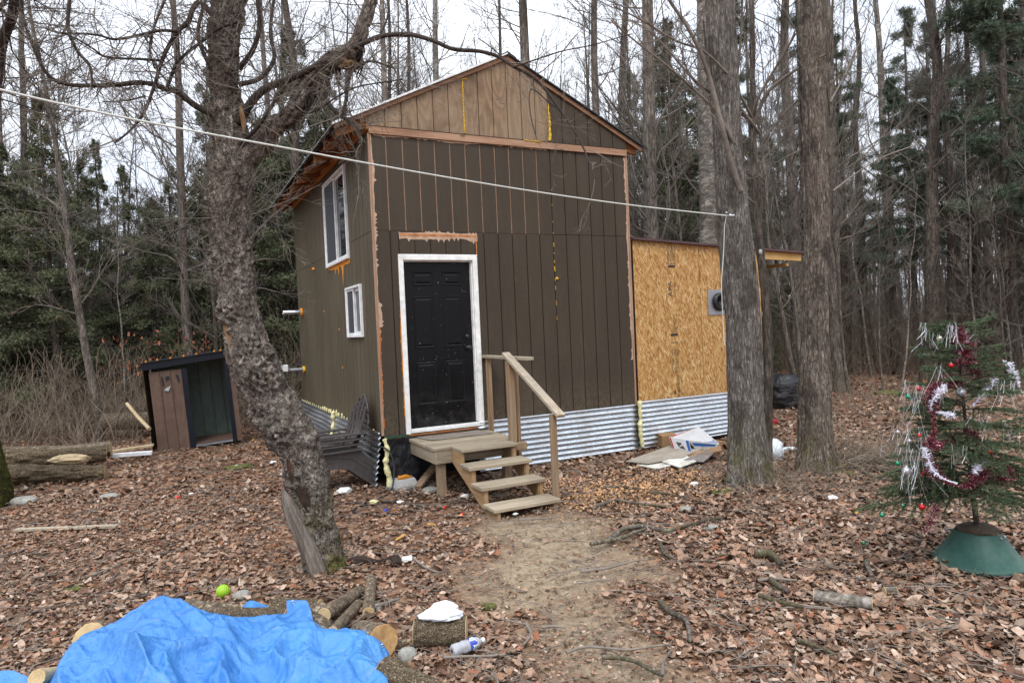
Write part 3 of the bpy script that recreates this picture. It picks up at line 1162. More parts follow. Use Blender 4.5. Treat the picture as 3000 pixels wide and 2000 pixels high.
# pipes through the side wall
for (y, z, L_, r, far, fm) in ((4.95, 2.28, .34, .038, 0, MT['foam_orange']), (4.98, 1.24, .30, .032, 1, MT['foam_yellow'])):
    p = MB()
    lathe(p, [(r * .8, L_ - .02), (r * .8, L_), (r, L_), (r, 0.0)], (0, y, z), (-1, 0, 0), 18)
    pp = p.obj('wall_pipe', MT['galv_dull'] if not far else MT['pvc'], cabin, smooth=True)
    bevel(pp, .001)
    foam('foam_collar', [(-.015, y + r * 1.3 * math.cos(a), z + r * 1.3 * math.sin(a)) for a in np.linspace(0, 6.28, 9)], .028, fm, cabin, .8, int(z * 3), n=26)
bx = MB().box((-.44, 4.9, 1.22), (-.30, 5.02, 1.34)).obj('junction_box', MT['white_plastic'], cabin)
bevel(bx, .01)
for dy in (-.06, .07):
    l = MB()
    lathe(l, [(.001, 0), (.03, 0), (.045, .05), (.05, .10), (.001, .102)], (-.42, 4.96 + dy, 1.37), (-.7, dy * 4, .35), 16)
    l.obj('flood_light_head', MT['white_plastic'], cabin, smooth=True)
cab = MB()
for pts in ([(-.36, 4.95, 1.24), (-.30, 4.9, .9), (-.24, 4.85, .6), (-.12, 4.85, .35), (-.05, 4.9, .2)],
            [(-.01, 5.0, 1.38), (-.10, 5.0, 1.36), (-.16, 4.98, 1.1), (-.22, 4.9, .8), (-.26, 4.85, .5), (-.16, 4.8, .3)],
            [(-.36, 4.92, .85), (-.27, 4.92, .83), (-.2, 4.9, .86)]):
    cab.tubes(smoothline(pts, 24), .009, 6)
cab.obj('cable', MT['black_plastic'], cabin, smooth=True)

# ---------------------------------------------------------------- corrugated skirting
def corrugated(x0, x1, z0, z1, pitch=.068, amp=.012, y=0., nseg=24, face='front', mat=None, name='skirting', lean=0., zb=None, parent=None, wob=.004):
    nz_ = int((z1 - z0) / pitch * 10)
    a = np.linspace(x0, x1, nseg)
    t = np.linspace(0, 1, nz_)
    A, T = np.meshgrid(a, t, indexing='ij')
    lo = z0 if zb is None else np.interp(a, [x0, x1], zb)[:, None]
    Z = lo + (z1 - lo) * T
    ph = (z1 - z0) * (1 - T) / pitch * 2 * np.pi
    D = y - np.sin(ph) * amp - lean * (1 - T) + (fbm(xyz(A * 1.5, T * 3), 61, 3) - .5) * wob
    V = xyz(A, D, Z) if face == 'front' else xyz(D, A, Z)
    i = np.arange(nseg - 1)[:, None] * nz_ + np.arange(nz_ - 1)[None]
    F = np.stack([i, i + nz_, i + nz_ + 1, i + 1], -1).reshape(-1, 4)
    mb = MB()
    mb.add(V.reshape(-1, 3), F)
    o = mb.obj(name, mat or MT['galv'], parent or cabin, smooth=True)
    sm = o.modifiers.new('s', 'SOLIDIFY')
    sm.thickness = .0012
    return o


corrugated(1.22, 3.715, .025, .668, y=-.014)
corrugated(3.70, 6.16, .02, .70, y=-.026, zb=(.03, .08))
corrugated(.02, DY, .02, .655, y=-.03, face='side', mat=MT['galv_dull'], lean=.06, wob=.03, nseg=60)
# foam beads at the joints and along the top of the side sheet
foam('spray_foam', [(3.70, -.045, .72), (3.715, -.05, .5), (3.70, -.05, .3), (3.73, -.055, .05)], .034, MT['foam_pale'], cabin, .7, 21)
foam('spray_foam', [(6.16, -.04, .9), (6.17, -.045, .6), (6.16, -.05, .25)], .045, MT['foam_pale'], cabin, .8, 22)
foam('spray_foam', [(.01, -.02, .58), (.03, -.05, .45), (.0, -.06, .3), (.03, -.09, .15), (.02, -.10, .02)], .030, MT['foam_pale'], cabin, 1.0, 23)
foam('spray_foam', [(-.05, 2.45, .70), (-.06, 2.47, .5), (-.11, 2.44, .3)], .03, MT['foam_pale'], cabin, .8, 24)
mb = MB()
for k, y in enumerate(np.arange(.25, 5.3, .17)):
    h = rng.uniform(.03, .05) if not 1.9 < y < 3.4 else rng.uniform(.06, .11)
    V, F = ICO2
    r = .010 if not 1.9 < y < 3.4 else .017
    V = V * [r, r, h / 2] + (fbm(V * 3 + k, 77, 2)[:, None] - .5) * r * .7 + [-.045, y + rng.normal(0, .02), .66 + h * .2]
    mb.add(V, F)
mb.obj('foam_drips', MT['foam_pale'], cabin, smooth=True)['kind'] = 'stuff'
# black sheet; black panels stand in for the dark behind the open corner
n1, n2 = 30, 24
A, T = np.meshgrid(np.linspace(.03, .42, n1), np.linspace(.03, .575, n2), indexing='ij')
D = -.03 + (fbm(xyz(A * 5, T * 4), 66, 4) - .5) * .12 + .05 * (A > .36) * (A - .36)
mb = MB()
i = np.arange(n1 - 1)[:, None] * n2 + np.arange(n2 - 1)[None]
mb.add(xyz(A, D, T).reshape(-1, 3), np.stack([i, i + n2, i + n2 + 1, i + 1], -1).reshape(-1, 4))
mb.obj('plastic_sheet', MT['black_sheet'], cabin, smooth=True)
MB().box((.02, -.018, .583), (.30, .001, .597)).obj('green_sill', speckled('green_flashing', lin('#1f4a3a'), lin('#2d5f4b'), rough=.6, bump=0), cabin)
MB().box((.03, .55, .0), (1.3, .57, .55)).obj('dark_void_panel', MT['black_plastic'], cabin)  # black panel standing in for the shade under the floor
MB().box((1.22, .0, .0), (1.24, .55, .55)).obj('dark_void_panel', MT['black_plastic'], cabin)

# ---------------------------------------------------------------- lean-to of strand board
LX0, LX1 = 3.724, 6.165
def lz(x):
    return 3.0 - (x - LX0) * .0485
lean = mkobj('lean_to', MB().box((LX0 + .02, .02, .66), (LX1 - .02, 2.6, 2.8)).mesh('lean_to', MT['groove_dark']), cabin)
for a, b in ((LX0 + .01, 4.943), (4.952, LX1)):
    MB().prism([(a, .0, .66), (b, .0, .66), (b, .0, lz(b) - .01), (a, .0, lz(a) - .01)], (0, .0125, 0)).obj('strand_board_sheet', MT['osb'], lean)
MB().prism([(LX1 + .001, .0, .66), (LX1 + .001, 2.6, .66), (LX1 + .001, 2.6, 2.86), (LX1 + .001, .0, lz(LX1) - .01)], (.0125, 0, 0)).obj('strand_board_sheet', MT['osb'], lean)
MB().box((LX0 - .010, -.003, .66), (LX0 + .008, .02, lz(LX0) - .01)).obj('joint_strip', MT['groove_dark'], lean)
xr = 7.17
MB().prism([(LX0 - .02, -.06, lz(LX0) - .008), (xr, -.06, lz(xr) - .008), (xr, -.06, lz(xr) + .022), (LX0 - .02, -.06, lz(LX0) + .022)], (0, 3.0, 0)).obj('lean_to_roof', MT['brown_metal'], lean)
MTpine = wood('fresh_pine', lin('#b88d55'), lin('#cda568'), lin('#d9b67c'), 0, knots=True, stain=lin('#a87f4b'))
for y in (.0, .8, 1.6, 2.4):
    a, b = (LX1 + .016, xr - .05 if y == 0 else xr - .14)
    MB().prism([(a, y, lz(a) - .145), (b, y, lz(b) - .125), (b, y, lz(b) - .0095), (a, y, lz(a) - .0095)], (0, .038, 0)).obj('rafter', MTpine, lean)
MB().box((xr - .34, .05, lz(xr) - .20), (xr - .29, 2.6, lz(xr) - .155)).obj('purlin', MTpine, lean)
# wall vent with square flange
vent = mkobj('wall_vent', MB().box((5.085, -.012, 1.885), (5.49, -.001, 2.265)).mesh('wall_vent', Mat('vent_plate', (.34, .35, .37), .45, .6).m), lean)
v = MB()
lathe(v, [(.135, 0), (.14, .02), (.13, .05), (.10, .07), (.09, .03), (.001, .0)], (5.30, -.012, 2.08), (0, -1, 0), 32)
v.obj('vent_hood', MT['black_plastic'], vent, smooth=True)


def text(s, size, loc, rot, mat, parent, ext=.0006, name='lettering', sx=1., align='LEFT'):
    c = bpy.data.curves.new(name, 'FONT')
    c.body = s
    c.size = size
    c.extrude = ext
    c.align_x = align
    t = bpy.data.objects.new(name, c)
    COL.objects.link(t)
    dg = bpy.context.evaluated_depsgraph_get()
    me = bpy.data.meshes.new_from_object(t.evaluated_get(dg))
    bpy.data.objects.remove(t)
    me.materials.clear()
    me.materials.append(mat)
    Mx = Matrix.Translation(loc) @ rot.to_4x4() @ Matrix.Diagonal((sx, 1, 1, 1))
    me.transform(Mx)
    return mkobj(name, me, parent)


# text frame: upwards-reading on a wall facing -y
ROT_UP = Matrix(((0, -1, 0), (0, 0, -1), (1, 0, 0)))
xs_ = 4.42
text('GeorgiaPacific', .075, (xs_ + .06, -.0012, .60), ROT_UP, MT['ink'], lean)
text('APA', .105, (xs_ - .005, -.0012, 2.17), ROT_UP, MT['ink'], lean, sx=1.2)
text('THE ENGINEERED', .026, (xs_ + .05, -.0012, 2.16), ROT_UP, MT['ink'], lean)
text('RATED SHEATHING', .032, (xs_ + .015, -.0012, 1.63), ROT_UP, MT['ink'], lean)
text('24/16   7/16', .045, (xs_ + .055, -.0012, 1.62), ROT_UP, MT['ink'], lean)
mb = MB()
for z in (2.60, 1.60, 1.50):
    mb.box((xs_ - .065, -.002, z), (xs_ + .065, -.0006, z + (.035 if z != 1.5 else .01)))
for z in (2.655, 2.985):   # outlined stamp at the top
    mb.box((xs_ - .065, -.002, z - .003), (xs_ + .065, -.0006, z + .003))
for x in (-.068, .068):
    mb.box((xs_ + x - .003, -.002, 2.655), (xs_ + x + .003, -.0006, 2.93))
for k, x in enumerate((-.045, -.02, .01, .035)):
    mb.box((xs_ + x, -.002, 2.68 + .01 * k), (xs_ + x + .008, -.0006, 2.90 - .03 * (k % 2)))
for z0, z1 in ((1.30, 1.38), (1.16, 1.27), (1.03, 1.15)):
    for k in range(6):
        if rng.uniform() < .85:
            mb.box((xs_ - .055 + k * .022, -.002, z0 + rng.uniform(0, .03)), (xs_ - .048 + k * .022, -.0006, z1))
mb.box((xs_ - .055, -.002, 1.395), (xs_ + .06, -.0006, 1.401))
mb.prism([(xs_ - .05, -.002, .77), (xs_ - .012, -.002, .735), (xs_ - .012, -.002, .81)], (0, .0014, 0))
mb.obj('ink_marks', MT['ink'], lean)

# ================================================================== PORCH AND STEPS
porch = thing('porch_steps', 'small weathered timber landing with three open treads and a handrail below the black door', 'porch', (0, 0, 0))
DT = .555
# landing boards run left to right
for k, (y0, y1, x0, x1) in enumerate([(-.145, -.022, .30, 1.335), (-.30, -.15, .30, 1.335), (-.452, -.305, .30, 1.335), (-.605, -.457, .30, 1.335), (-.757, -.61, .30, 1.335), (-.905, -.762, .30, 1.335),
                                      (-1.045, -.91, .505, 1.175), (-1.19, -1.05, .505, 1.175)]):
    bevel(MB().box((x0, y0, DT - .036 + .0007 * (k % 2)), (x1, y1, DT + .001 * (k % 2))).obj('deck_board', MT['deck'], porch), .006, 2)
# rims
bevel(MB().box((.315, -.90, DT - .178), (.353, -.03, DT - .0375)).obj('rim_joist', MT['deck_y'], porch), .003)
bevel(MB().box((1.28, -.90, DT - .178), (1.318, -.03, DT - .0375)).obj('rim_joist', MT['deck_y'], porch), .003)
bevel(MB().box((.3535, -.90, DT - .178), (1.2795, -.862, DT - .0375)).obj('rim_joist', MT['deck'], porch), .003)
bevel(MB().box((.30, -.0205, DT - .20), (1.33, -.0005, DT - .045)).obj('ledger', MT['deck'], porch), .003)
bevel(MB().box((.36, -.855, -.02), (.45, -.765, DT - .0375)).obj('leg', MT['post'], porch), .004)
bevel(MB().box((1.17, -.855, -.02), (1.26, -.765, DT - .0375)).obj('leg', MT['post'], porch), .004)
# treads
TR = [(.415, -1.475), (.262, -1.765), (.108, -2.045)]
for z, yf in TR:
    for k in range(2):
        y0 = yf + k * .140
        bevel(MB().box((.47, y0, z - .037), (1.20, y0 + .135, z + .0008 * k)).obj('tread', MT['deck'], porch), .006, 2)
# stringers: sawtooth boards
for x in (.505, 1.13):
    top = [(-.905, DT - .038), (-1.175, DT - .038)]
    prof = [(-.905, DT - .17), (-.905, DT - .038), (-1.16, DT - .038), (-1.16, .377), (-1.45, .377), (-1.45, .224), (-1.74, .224),
            (-1.74, .070), (-2.02, .070), (-2.02, -.03), (-1.82, -.03)]
    MB().prism([(x, a, b) for a, b in prof], (.038, 0, 0)).obj('stringer', MT['stringer'], porch)
for x in (.5435, 1.119):
    for ya, yb, za, zb in ((-1.15, -1.10, .378, .517), (-1.44, -1.39, .225, .376), (-1.73, -1.68, .071, .223)):
        MB().box((x, ya, za), (x + .010, yb, zb)).obj('cleat', MT['stringer'], porch)
# rails and posts
bevel(MB().box((1.345, -.14, DT - .17), (1.385, -.05, 1.455)).obj('rail_post', MT['post'], porch), .003)
bevel(MB().box((1.3195, -.93, DT - .25), (1.358, -.84, 1.455)).obj('rail_post', MT['post'], porch), .003)
bevel(MB().box((1.178, -1.035, DT - .10), (1.255, -.955, 1.455)).obj('rail_post', MT['post'], porch), .004)
bevel(MB().box((1.203, -1.955, -.02), (1.243, -1.865, .93)).obj('rail_post', MT['post'], porch), .003)
bevel(MB().beam((1.365, .0, 1.476), (1.33, -1.28, 1.476), .09, .036).obj('level_rail', MT['rail'], porch), .004, 2)
bevel(MB().beam((1.215, -.90, 1.535), (1.235, -2.06, .925), .095, .037).obj('hand_rail', MT['rail'], porch), .006, 2)
bevel(MB().box((1.20, -1.10, DT - .10), (1.34, -1.04, DT - .02)).obj('rail_block', MT['post'], porch), .003)
mt_ = MB()
n1, n2 = 40, 14
A, B = np.meshgrid(np.linspace(.42, 1.22, n1), np.linspace(-.40, -.06, n2), indexing='ij')
i = np.arange(n1 - 1)[:, None] * n2 + np.arange(n2 - 1)[None]
mt_.add(xyz(A + (B + .2) * -.2, B, DT + .008 + .01 * fbm(xyz(A * 7, B * 7), 81, 3)).reshape(-1, 3), np.stack([i, i + n2, i + n2 + 1, i + 1], -1).reshape(-1, 4))
mo = mt_.obj('door_mat', MT['mat'], smooth=True, label='worn grey-brown woven mat on the landing in front of the door', cat='door mat')
mo.modifiers.new('s', 'SOLIDIFY').thickness = .006

# concrete block under the cabin corner
cb = MB().quadbox([(-.02, -.26, -.02), (.36, -.28, -.02), (.38, .02, -.02), (0, .04, -.02), (.05, -.2, .11), (.30, -.22, .12), (.31, -.02, .12), (.06, 0, .11)])
bevel(cb.obj('foundation_block', MT['concrete'], label='pale concrete block under the near corner of the cabin', cat='concrete block'), .012, 2)
foam('foam_lump', [(.1, -.16, .12), (.2, -.17, .13), (.29, -.15, .12)], .035, MT['foam_orange'], None, .9, 31)
bpy.data.objects['foam_lump']['label'] = 'lump of orange foam on top of the concrete corner block'
bpy.data.objects['foam_lump']['category'] = 'foam'

# offcut leaning in the dark under the landing
bevel(MB().beam((.28, -.35, .03), (.72, .1, .22), .09, .038).obj('board_offcut', MT['post'], label='short board leaning in the dark under the landing', cat='board'), .003)


# ================================================================== CHAIR STACK
def chair():
    """garden chair of slatted plastic; local +x is the way it faces"""
    t = thing('garden_chair', 'x', 'chair')
    m = MT['chair']
    # fan back of five slats, leaning back
    for k in range(5):
        s = (k - 2)
        y0, y1 = s * .085, s * .118
        h = .60 - abs(s) ** 2 * .035
        pts0 = [(-.14, y0 - .036, .27), (-.14, y0 + .036, .27)]
        prev = []
        mb = MB()
        K = 8
        V = []
        for q in range(K):
            u = q / (K - 1)
            yc = y0 + (y1 - y0) * u
            wd = .036 + .010 * u
            if u > .85:
                wd *= .82
            xx = -.14 - .22 * u - .05 * math.sin(u * 3.0) + .012 * s * s
            zz = .27 + h * u
            V += [(xx, yc - wd, zz), (xx, yc + wd, zz), (xx - .012, yc + wd, zz), (xx - .012, yc - wd, zz)]
        F = []
        for q in range(K - 1):
            for e in range(4):
                F.append((q * 4 + e, q * 4 + (e + 1) % 4, q * 4 + 4 + (e + 1) % 4, q * 4 + 4 + e))
        mb.add(V, F)
        mb.add(V[:4], [(0, 1, 2, 3)])
        mb.add(V[-4:], [(0, 1, 2, 3)])
        mb.obj('back_slat', m, t)
    bevel(MB().beam((-.355, -.27, .72), (-.355, .27, .72), .02, .05).obj('back_brace', m, t), .003)
    # rim joining the slat tops
    arc = [(-.41 + .045 * abs(a), math.sin(a) * .27, .50 + .375 * math.cos(a)) for a in np.linspace(-1.45, 1.45, 24)]
    MB().tubes(smoothline(arc, 40), .013, 6, cap=True).obj('back_rim', m, t, smooth=True)
    for k in range(5):
        x = -.08 + k * .105
        bevel(MB().beam((x, -.25, .285 + k * .022), (x, .25, .285 + k * .022), .088, .014).obj('seat_slat', m, t), .003)
    for s in (-1, 1):
        bevel(MB().prism([(-.30, s * .265 - .05, .445), (.50, s * .265 - .065, .47), (.53, s * .265, .471), (.50, s * .265 + .065, .47), (-.30, s * .265 + .05, .445)],
                         (0, 0, .022)).obj('armrest', m, t), .006, 2)
        MB().prism([(.40, s * .285, .0), (.50, s * .285, .0), (.47, s * .285, .465), (.36, s * .285, .455), (.34, s * .285, .38), (.38, s * .285, .30)],
                   (0, .016 * s, 0)).obj('front_leg', m, t)
        MB().prism([(-.47, s * .255, .0), (-.40, s * .255, .0), (-.12, s * .255, .24), (.36, s * .255, .33), (.36, s * .255, .385), (-.18, s * .255, .30)],
                   (0, .016 * s, 0)).obj('rear_leg', m, t)
    return t


CH = (-.52, .42)
c0 = chair()
chs = [c0] + [copy_tree(c0) for _ in range(3)]
lbs = ['bottom grey-brown plastic garden chair of the stack behind the leaning trunk', 'second garden chair from the bottom of the grey-brown stack',
'second garden chair from the top of the grey-brown stack',
       'topmost grey-brown plastic garden chair of the stack, slatted back fully in view']
for k, (c, lb) in enumerate(zip(chs, lbs)):
    c.location = (CH[0] + .02 * k, CH[1] + rng.normal(0, .004), .0 + .062 * k)
    c.rotation_euler = (0, math.radians(2), math.radians(184 + rng.normal(0, .6)))
    c['label'] = lb
    c['group'] = 'stack of plastic garden chairs beside the cabin'

# thin cable loop on the ground by the chairs
pts = [(-.12, .1, .5), (.0, -.12, .48), (.06, -.2, .3), (-.02, -.3, .03), (-.25, -.55, .015), (-.6, -.9, .015), (-.3, -1.25, .015), (.0, -1.15, .015), (-.1, -.8, .015), (-.6, -.5, .015), (-.9, -.35, .015)]
MB().tubes(smoothline(pts, 90), .011, 6).obj('hose', MT['black_plastic'], smooth=True, label='thin black hose looping from the skirting over the leaves', cat='hose')


# ================================================================== METAL SHED (leaning)
SA, SB = G(452, 1327), G(697, 1303)
ang = math.atan2(SB[1] - SA[1], SB[0] - SA[0])
shed = thing('metal_shed', 'small leaning brown sheet metal shed with open front and green inside', 'shed', (SA[0], SA[1], 0), rz=ang)
shed.rotation_euler = (0, math.radians(-3.5), ang)
MTb = speckled('brown_sheet_metal', lin('#59473c'), lin('#655146'), lin('#6b584c'), scale=2, sc=(1, 1, .4), rough=.5, bump=.05)
MTg = speckled('green_sheet_metal', lin('#5a665d'), lin('#66736a'), lin('#4d5850'), scale=2, sc=(1, 1, .5), rough=.5, bump=.05)
MTn = speckled('navy_trim', lin('#10141c'), lin('#161b26'), rough=.4, bump=0)
sw, sh, sdp = 1.36, 1.52, 1.0


def ribbed(x0, x1, z1, y, n=3, name='wall_panel', mt=MTb, axis='x', par=None):
    """steel sheet with raised ribs"""
    X, D = [], []
    w = (x1 - x0) / n
    for k in range(n):
        a = x0 + k * w
        X += [a, a + w * .84, a + w * .88, a + w * .94]
        D += [0, 0, -.014, -.014]
    X.append(x1)
    D.append(0)
    X, D = np.array(X), np.array(D)
    lo = np.stack([X, y + D, 0 * X - .03], 1)
    hi = np.stack([X, y + D, 0 * X + z1], 1)
    if axis == 'y':
        lo, hi = lo[:, [1, 0, 2]], hi[:, [1, 0, 2]]
    m = len(X)
    i = np.arange(m - 1)
    mb = MB()
    mb.add(np.vstack([lo, hi]), np.stack([i, i + 1, i + 1 + m, i + m], 1))
    o = mb.obj(name, mt, par or shed)
    o.modifiers.new('s', 'SOLIDIFY').thickness = .003
    return o


ribbed(.06, .56, sh - .17, 0, 3, 'front_panel')
ribbed(0, 1.36, sh, sdp, 7, 'back_panel', MTg)
ribbed(0, sdp, sh - .05, -.02, 4, 'side_panel', MTb, 'y')
ribbed(0, sdp, sh - .05, sw, 4, 'side_panel', MTg, 'y')
MB().box((1.30, -.012, 0), (1.38, .002, sh - .1)).obj('corner_strip', MTb, shed)
MB().box((.56, -.022, 0), (.64, .02, sh - .16)).obj('door_post', MTn, shed)
MB().box((1.23, -.022, 0), (1.30, .02, sh - .1)).obj('door_post', MTn, shed)
MB().prism([(-.03, -.06, sh - .13), (1.40, -.06, sh - .05), (1.40, -.06, sh + .06), (-.03, -.06, sh - .015)], (0, .03, 0)).obj('roof_fascia', MTn, shed)
MB().prism([(-.06, -.08, sh - .012), (1.42, -.08, sh + .062), (1.42, -.08, sh + .075), (-.06, -.08, sh + .001)], (0, 1.16, 0)).obj('roof', MTn, shed)
MB().box((.64, .0, .0), (1.23, .05, .035)).obj('sill', MT['galv_dull'], shed)
MB().box((.01, .02, .04), (sw - .01, sdp - .02, .05)).obj('floor', MTb, shed)
for k, x in enumerate((.05, .22, .42, .62, .82, 1.1, 1.2)):
    V, F = ICO1
    MB().add(V * .02 + [x, -.08, sh + .012 + x * .05], F).obj('screw_cap', MT['foam_orange'], shed)
MB().prism([(.24, -.0165, 1.10), (.27, -.0165, 1.10), (.26, -.0165, 1.26), (.24, -.0165, 1.26)], (0, .001, 0)).prism([(.30, -.0165, 1.17), (.36, -.0165, 1.22), (.38, -.0165, 1.17), (.36, -.0165, 1.26), (.31, -.0165, 1.25)], (0, .001, 0)).prism(
    [(.49, -.0165, 1.12), (.51, -.0165, 1.16), (.50, -.0165, 1.26), (.46, -.0165, 1.27)], (0, .001, 0)).obj('black_scuff', MT['black_plastic'], shed)
MB().prism([(.26, -.0163, 1.02), (.33, -.0163, 1.0), (.37, -.0163, 1.09), (.30, -.0163, 1.06)], (0, .001, 0)).obj('bare_patch', MT['galv'], shed)


# ================================================================== TREE BARK MATERIALS
def bark(name, a, b, c, sc=(7, 7, 1.2), lichen=.0, moss=0., patch=None, bumps=.8, bdist=.012, scale=3., crack=.8, k2=3.1, w2=.65, pscale=1.1):
    M = Mat(name, a, .9, 0, .15)
    n = M.noise(scale, sc, 7, .68, .25)
    v = M.step(M.math('ABSOLUTE', M.math('SUBTRACT', M.noise(scale * 1.5, sc, 3, .6, .5), .5)), 0, .07)
    v2 = M.step(M.noise(scale * k2, sc, 4, .7, .3), .40, .56)
    col = M.ramp(n, [(.3, a), (.5, b), (.7, c)])
    col = M.mix(M.math('MULTIPLY', M.math('SUBTRACT', 1., v), crack), col, tuple(x * .4 for x in a))
    col = M.mix(M.math('MULTIPLY', M.math('SUBTRACT', 1., v2), w2), col, tuple(x * .5 for x in a))
    big = M.noise(pscale, (1.5, 1.5, .8), 6, .65)
    if patch:
        col = M.mix(M.step(big, .52, .60, 0, .75), col, patch)
    if lichen:
        l = M.noise(2.6, (1, 1, .7), 7, .7)
        col = M.mix(M.step(l, .63, .68, 0, lichen), col, lin('#8d9683'))
    if moss:
        z = M.n('ShaderNodeSeparateXYZ')
        M.ln(M.co, z.inputs[0])
        mm = M.math('MULTIPLY', M.step(z.outputs['Z'], .15, .75, 1, 0), M.step(M.noise(5, detail=6, rough=.7), .42, .58))
        col = M.mix(M.math('MULTIPLY', mm, moss), col, lin('#5d5a2a'))
    fine = M.noise(30, (2, 2, .8), 4, .65)
    col = M.mix(1., col, M.ramp(fine, [(.3, (.72, .72, .72)), (.7, (1.25, 1.25, 1.25))]), 'MULTIPLY')
    M.color(col)
    M.bump(M.math('ADD', n, M.math('ADD', M.math('MULTIPLY', v, .5), v2)), bumps, bdist)
    return M.m


MT['maple_bark'] = bark('maple_bark', lin('#68625c'), lin('#88817a'), lin('#a59e97'), (8, 8, 1.3), .5, .6, lin('#4b433d'), .9, pscale=3.2, w2=.45)
MT['maple_bark2'] = bark('maple_bark_mottled', lin('#695d54'), lin('#877b70'), lin('#a59d94'), (7, 7, 1.6), .3, .5, lin('#3f3733'), .9, pscale=3., w2=.45)
MT['apple_bark'] = bark('apple_bark', lin('#5d5148'), lin('#857b72'), lin('#a0978d'), (1.7, 1.7, 1.4), .12, .8, lin('#594b42'), 1., .02, 5.5, .5, 1.7, .42)
MT['bark_grey'] = bark('grey_bark', lin('#5c544d'), lin('#7b7269'), lin('#918880'), (5, 5, .8), .5, .3, lin('#3f3731'), .5, .01, 2.5)
MT['bark_brown'] = bark('brown_bark', lin('#48403a'), lin('#625951'), lin('#777067'), (5, 5, .8), .35, .3, None, .5, .01, 2.5)
MT['bark_pale'] = bark('pale_bark', lin('#736b64'), lin('#968e85'), lin('#b0aaa2'), (2, 2, 3.), .3, .2, lin('#5b5048'), .3, .006, 2.)
MT['twig'] = speckled('twig', lin('#5a524b'), lin('#857c73'), scale=2, bump=0, rough=.9)
MT['twig_dark'] = speckled('twig_dark', lin('#2f2824'), lin('#453c36'), scale=2, bump=0, rough=.9)
MT['twig_far'] = speckled('twig_far', lin('#4f4842'), lin('#7a726a'), scale=.6, bump=0, rough=.9)
MT['brush'] = speckled('brush_stems', lin('#574b40'), lin('#786b5d'), lin('#8e8070'), scale=1.2, bump=0, rough=.9)
MT['snag'] = wood('grey_snag', lin('#4e453e'), lin('#766c63'), lin('#8d8379'), 2, knots=False)
MT['cut_wood'] = speckled('cut_wood', lin('#a08a68'), lin('#b8a484'), lin('#8d7757'), scale=12, bump=.2)
MT['raw_wood'] = speckled('raw_inner_wood', lin('#644a34'), lin('#836849'), lin('#40301f'), scale=6, sc=(2, 2, .4))


def trunk_mesh(line, rad, sides, rows, disp):
    """displaced bark cylinder: line/rad control points; disp(theta, s, P) -> metres outwards"""
    P, R_ = smoothline(line, rows, rad)
    T = np.gradient(P, axis=0)
    T /= np.linalg.norm(T, axis=1, keepdims=True)
    A = np.cross(T, [[1., 0, 0]])
    A /= np.linalg.norm(A, axis=1, keepdims=True)
    B = np.cross(T, A)
    th = np.arange(sides) * 2 * np.pi / sides
    s = np.r_[0, np.cumsum(np.linalg.norm(np.diff(P, axis=0), axis=1))]
    TH, SS = np.meshgrid(th, s)
    rr = R_[:, None] + disp(TH, SS, R_[:, None])
    V = P[:, None] + rr[..., None] * (np.cos(TH)[..., None] * A[:, None] + np.sin(TH)[..., None] * B[:, None])
    i = np.arange(rows - 1)[:, None] * sides
    j = np.arange(sides)[None]
    k = (j + 1) % sides
    F = np.stack([i + j, i + k, i + sides + k, i + sides + j], -1).reshape(-1, 4)
    return V.reshape(-1, 3), F, P, R_


def maple_disp(seed, depth=.016, fr=13.):
    def d(th, s, r):
        c = xyz(np.cos(th) * fr * .5 + .5 * np.sin(s * 2.1), np.sin(th) * fr * .5, s * 1.5 + np.sin(th * 3) * .3)
        n = vn(c * 1.25, seed)
        rid = 1 - np.abs(2 * n - 1)
        n2 = vn(xyz(np.cos(th) * fr, np.sin(th) * fr, s * 3.3), seed + 1)
        low = fbm(xyz(np.cos(th) * 1.3, np.sin(th) * 1.3, s * 1.1), seed + 2, 3) - .5
        flare = np.clip(1 - s / .9, 0, 1) ** 2.2 * (.045 + .09 * np.clip(np.sin(th * 3 + seed) + .3 * np.sin(th * 5), 0, 1.3))
        return (rid - .5) * depth * 1.4 + (n2 - .5) * depth * .9 + low * .045 + flare
    return d


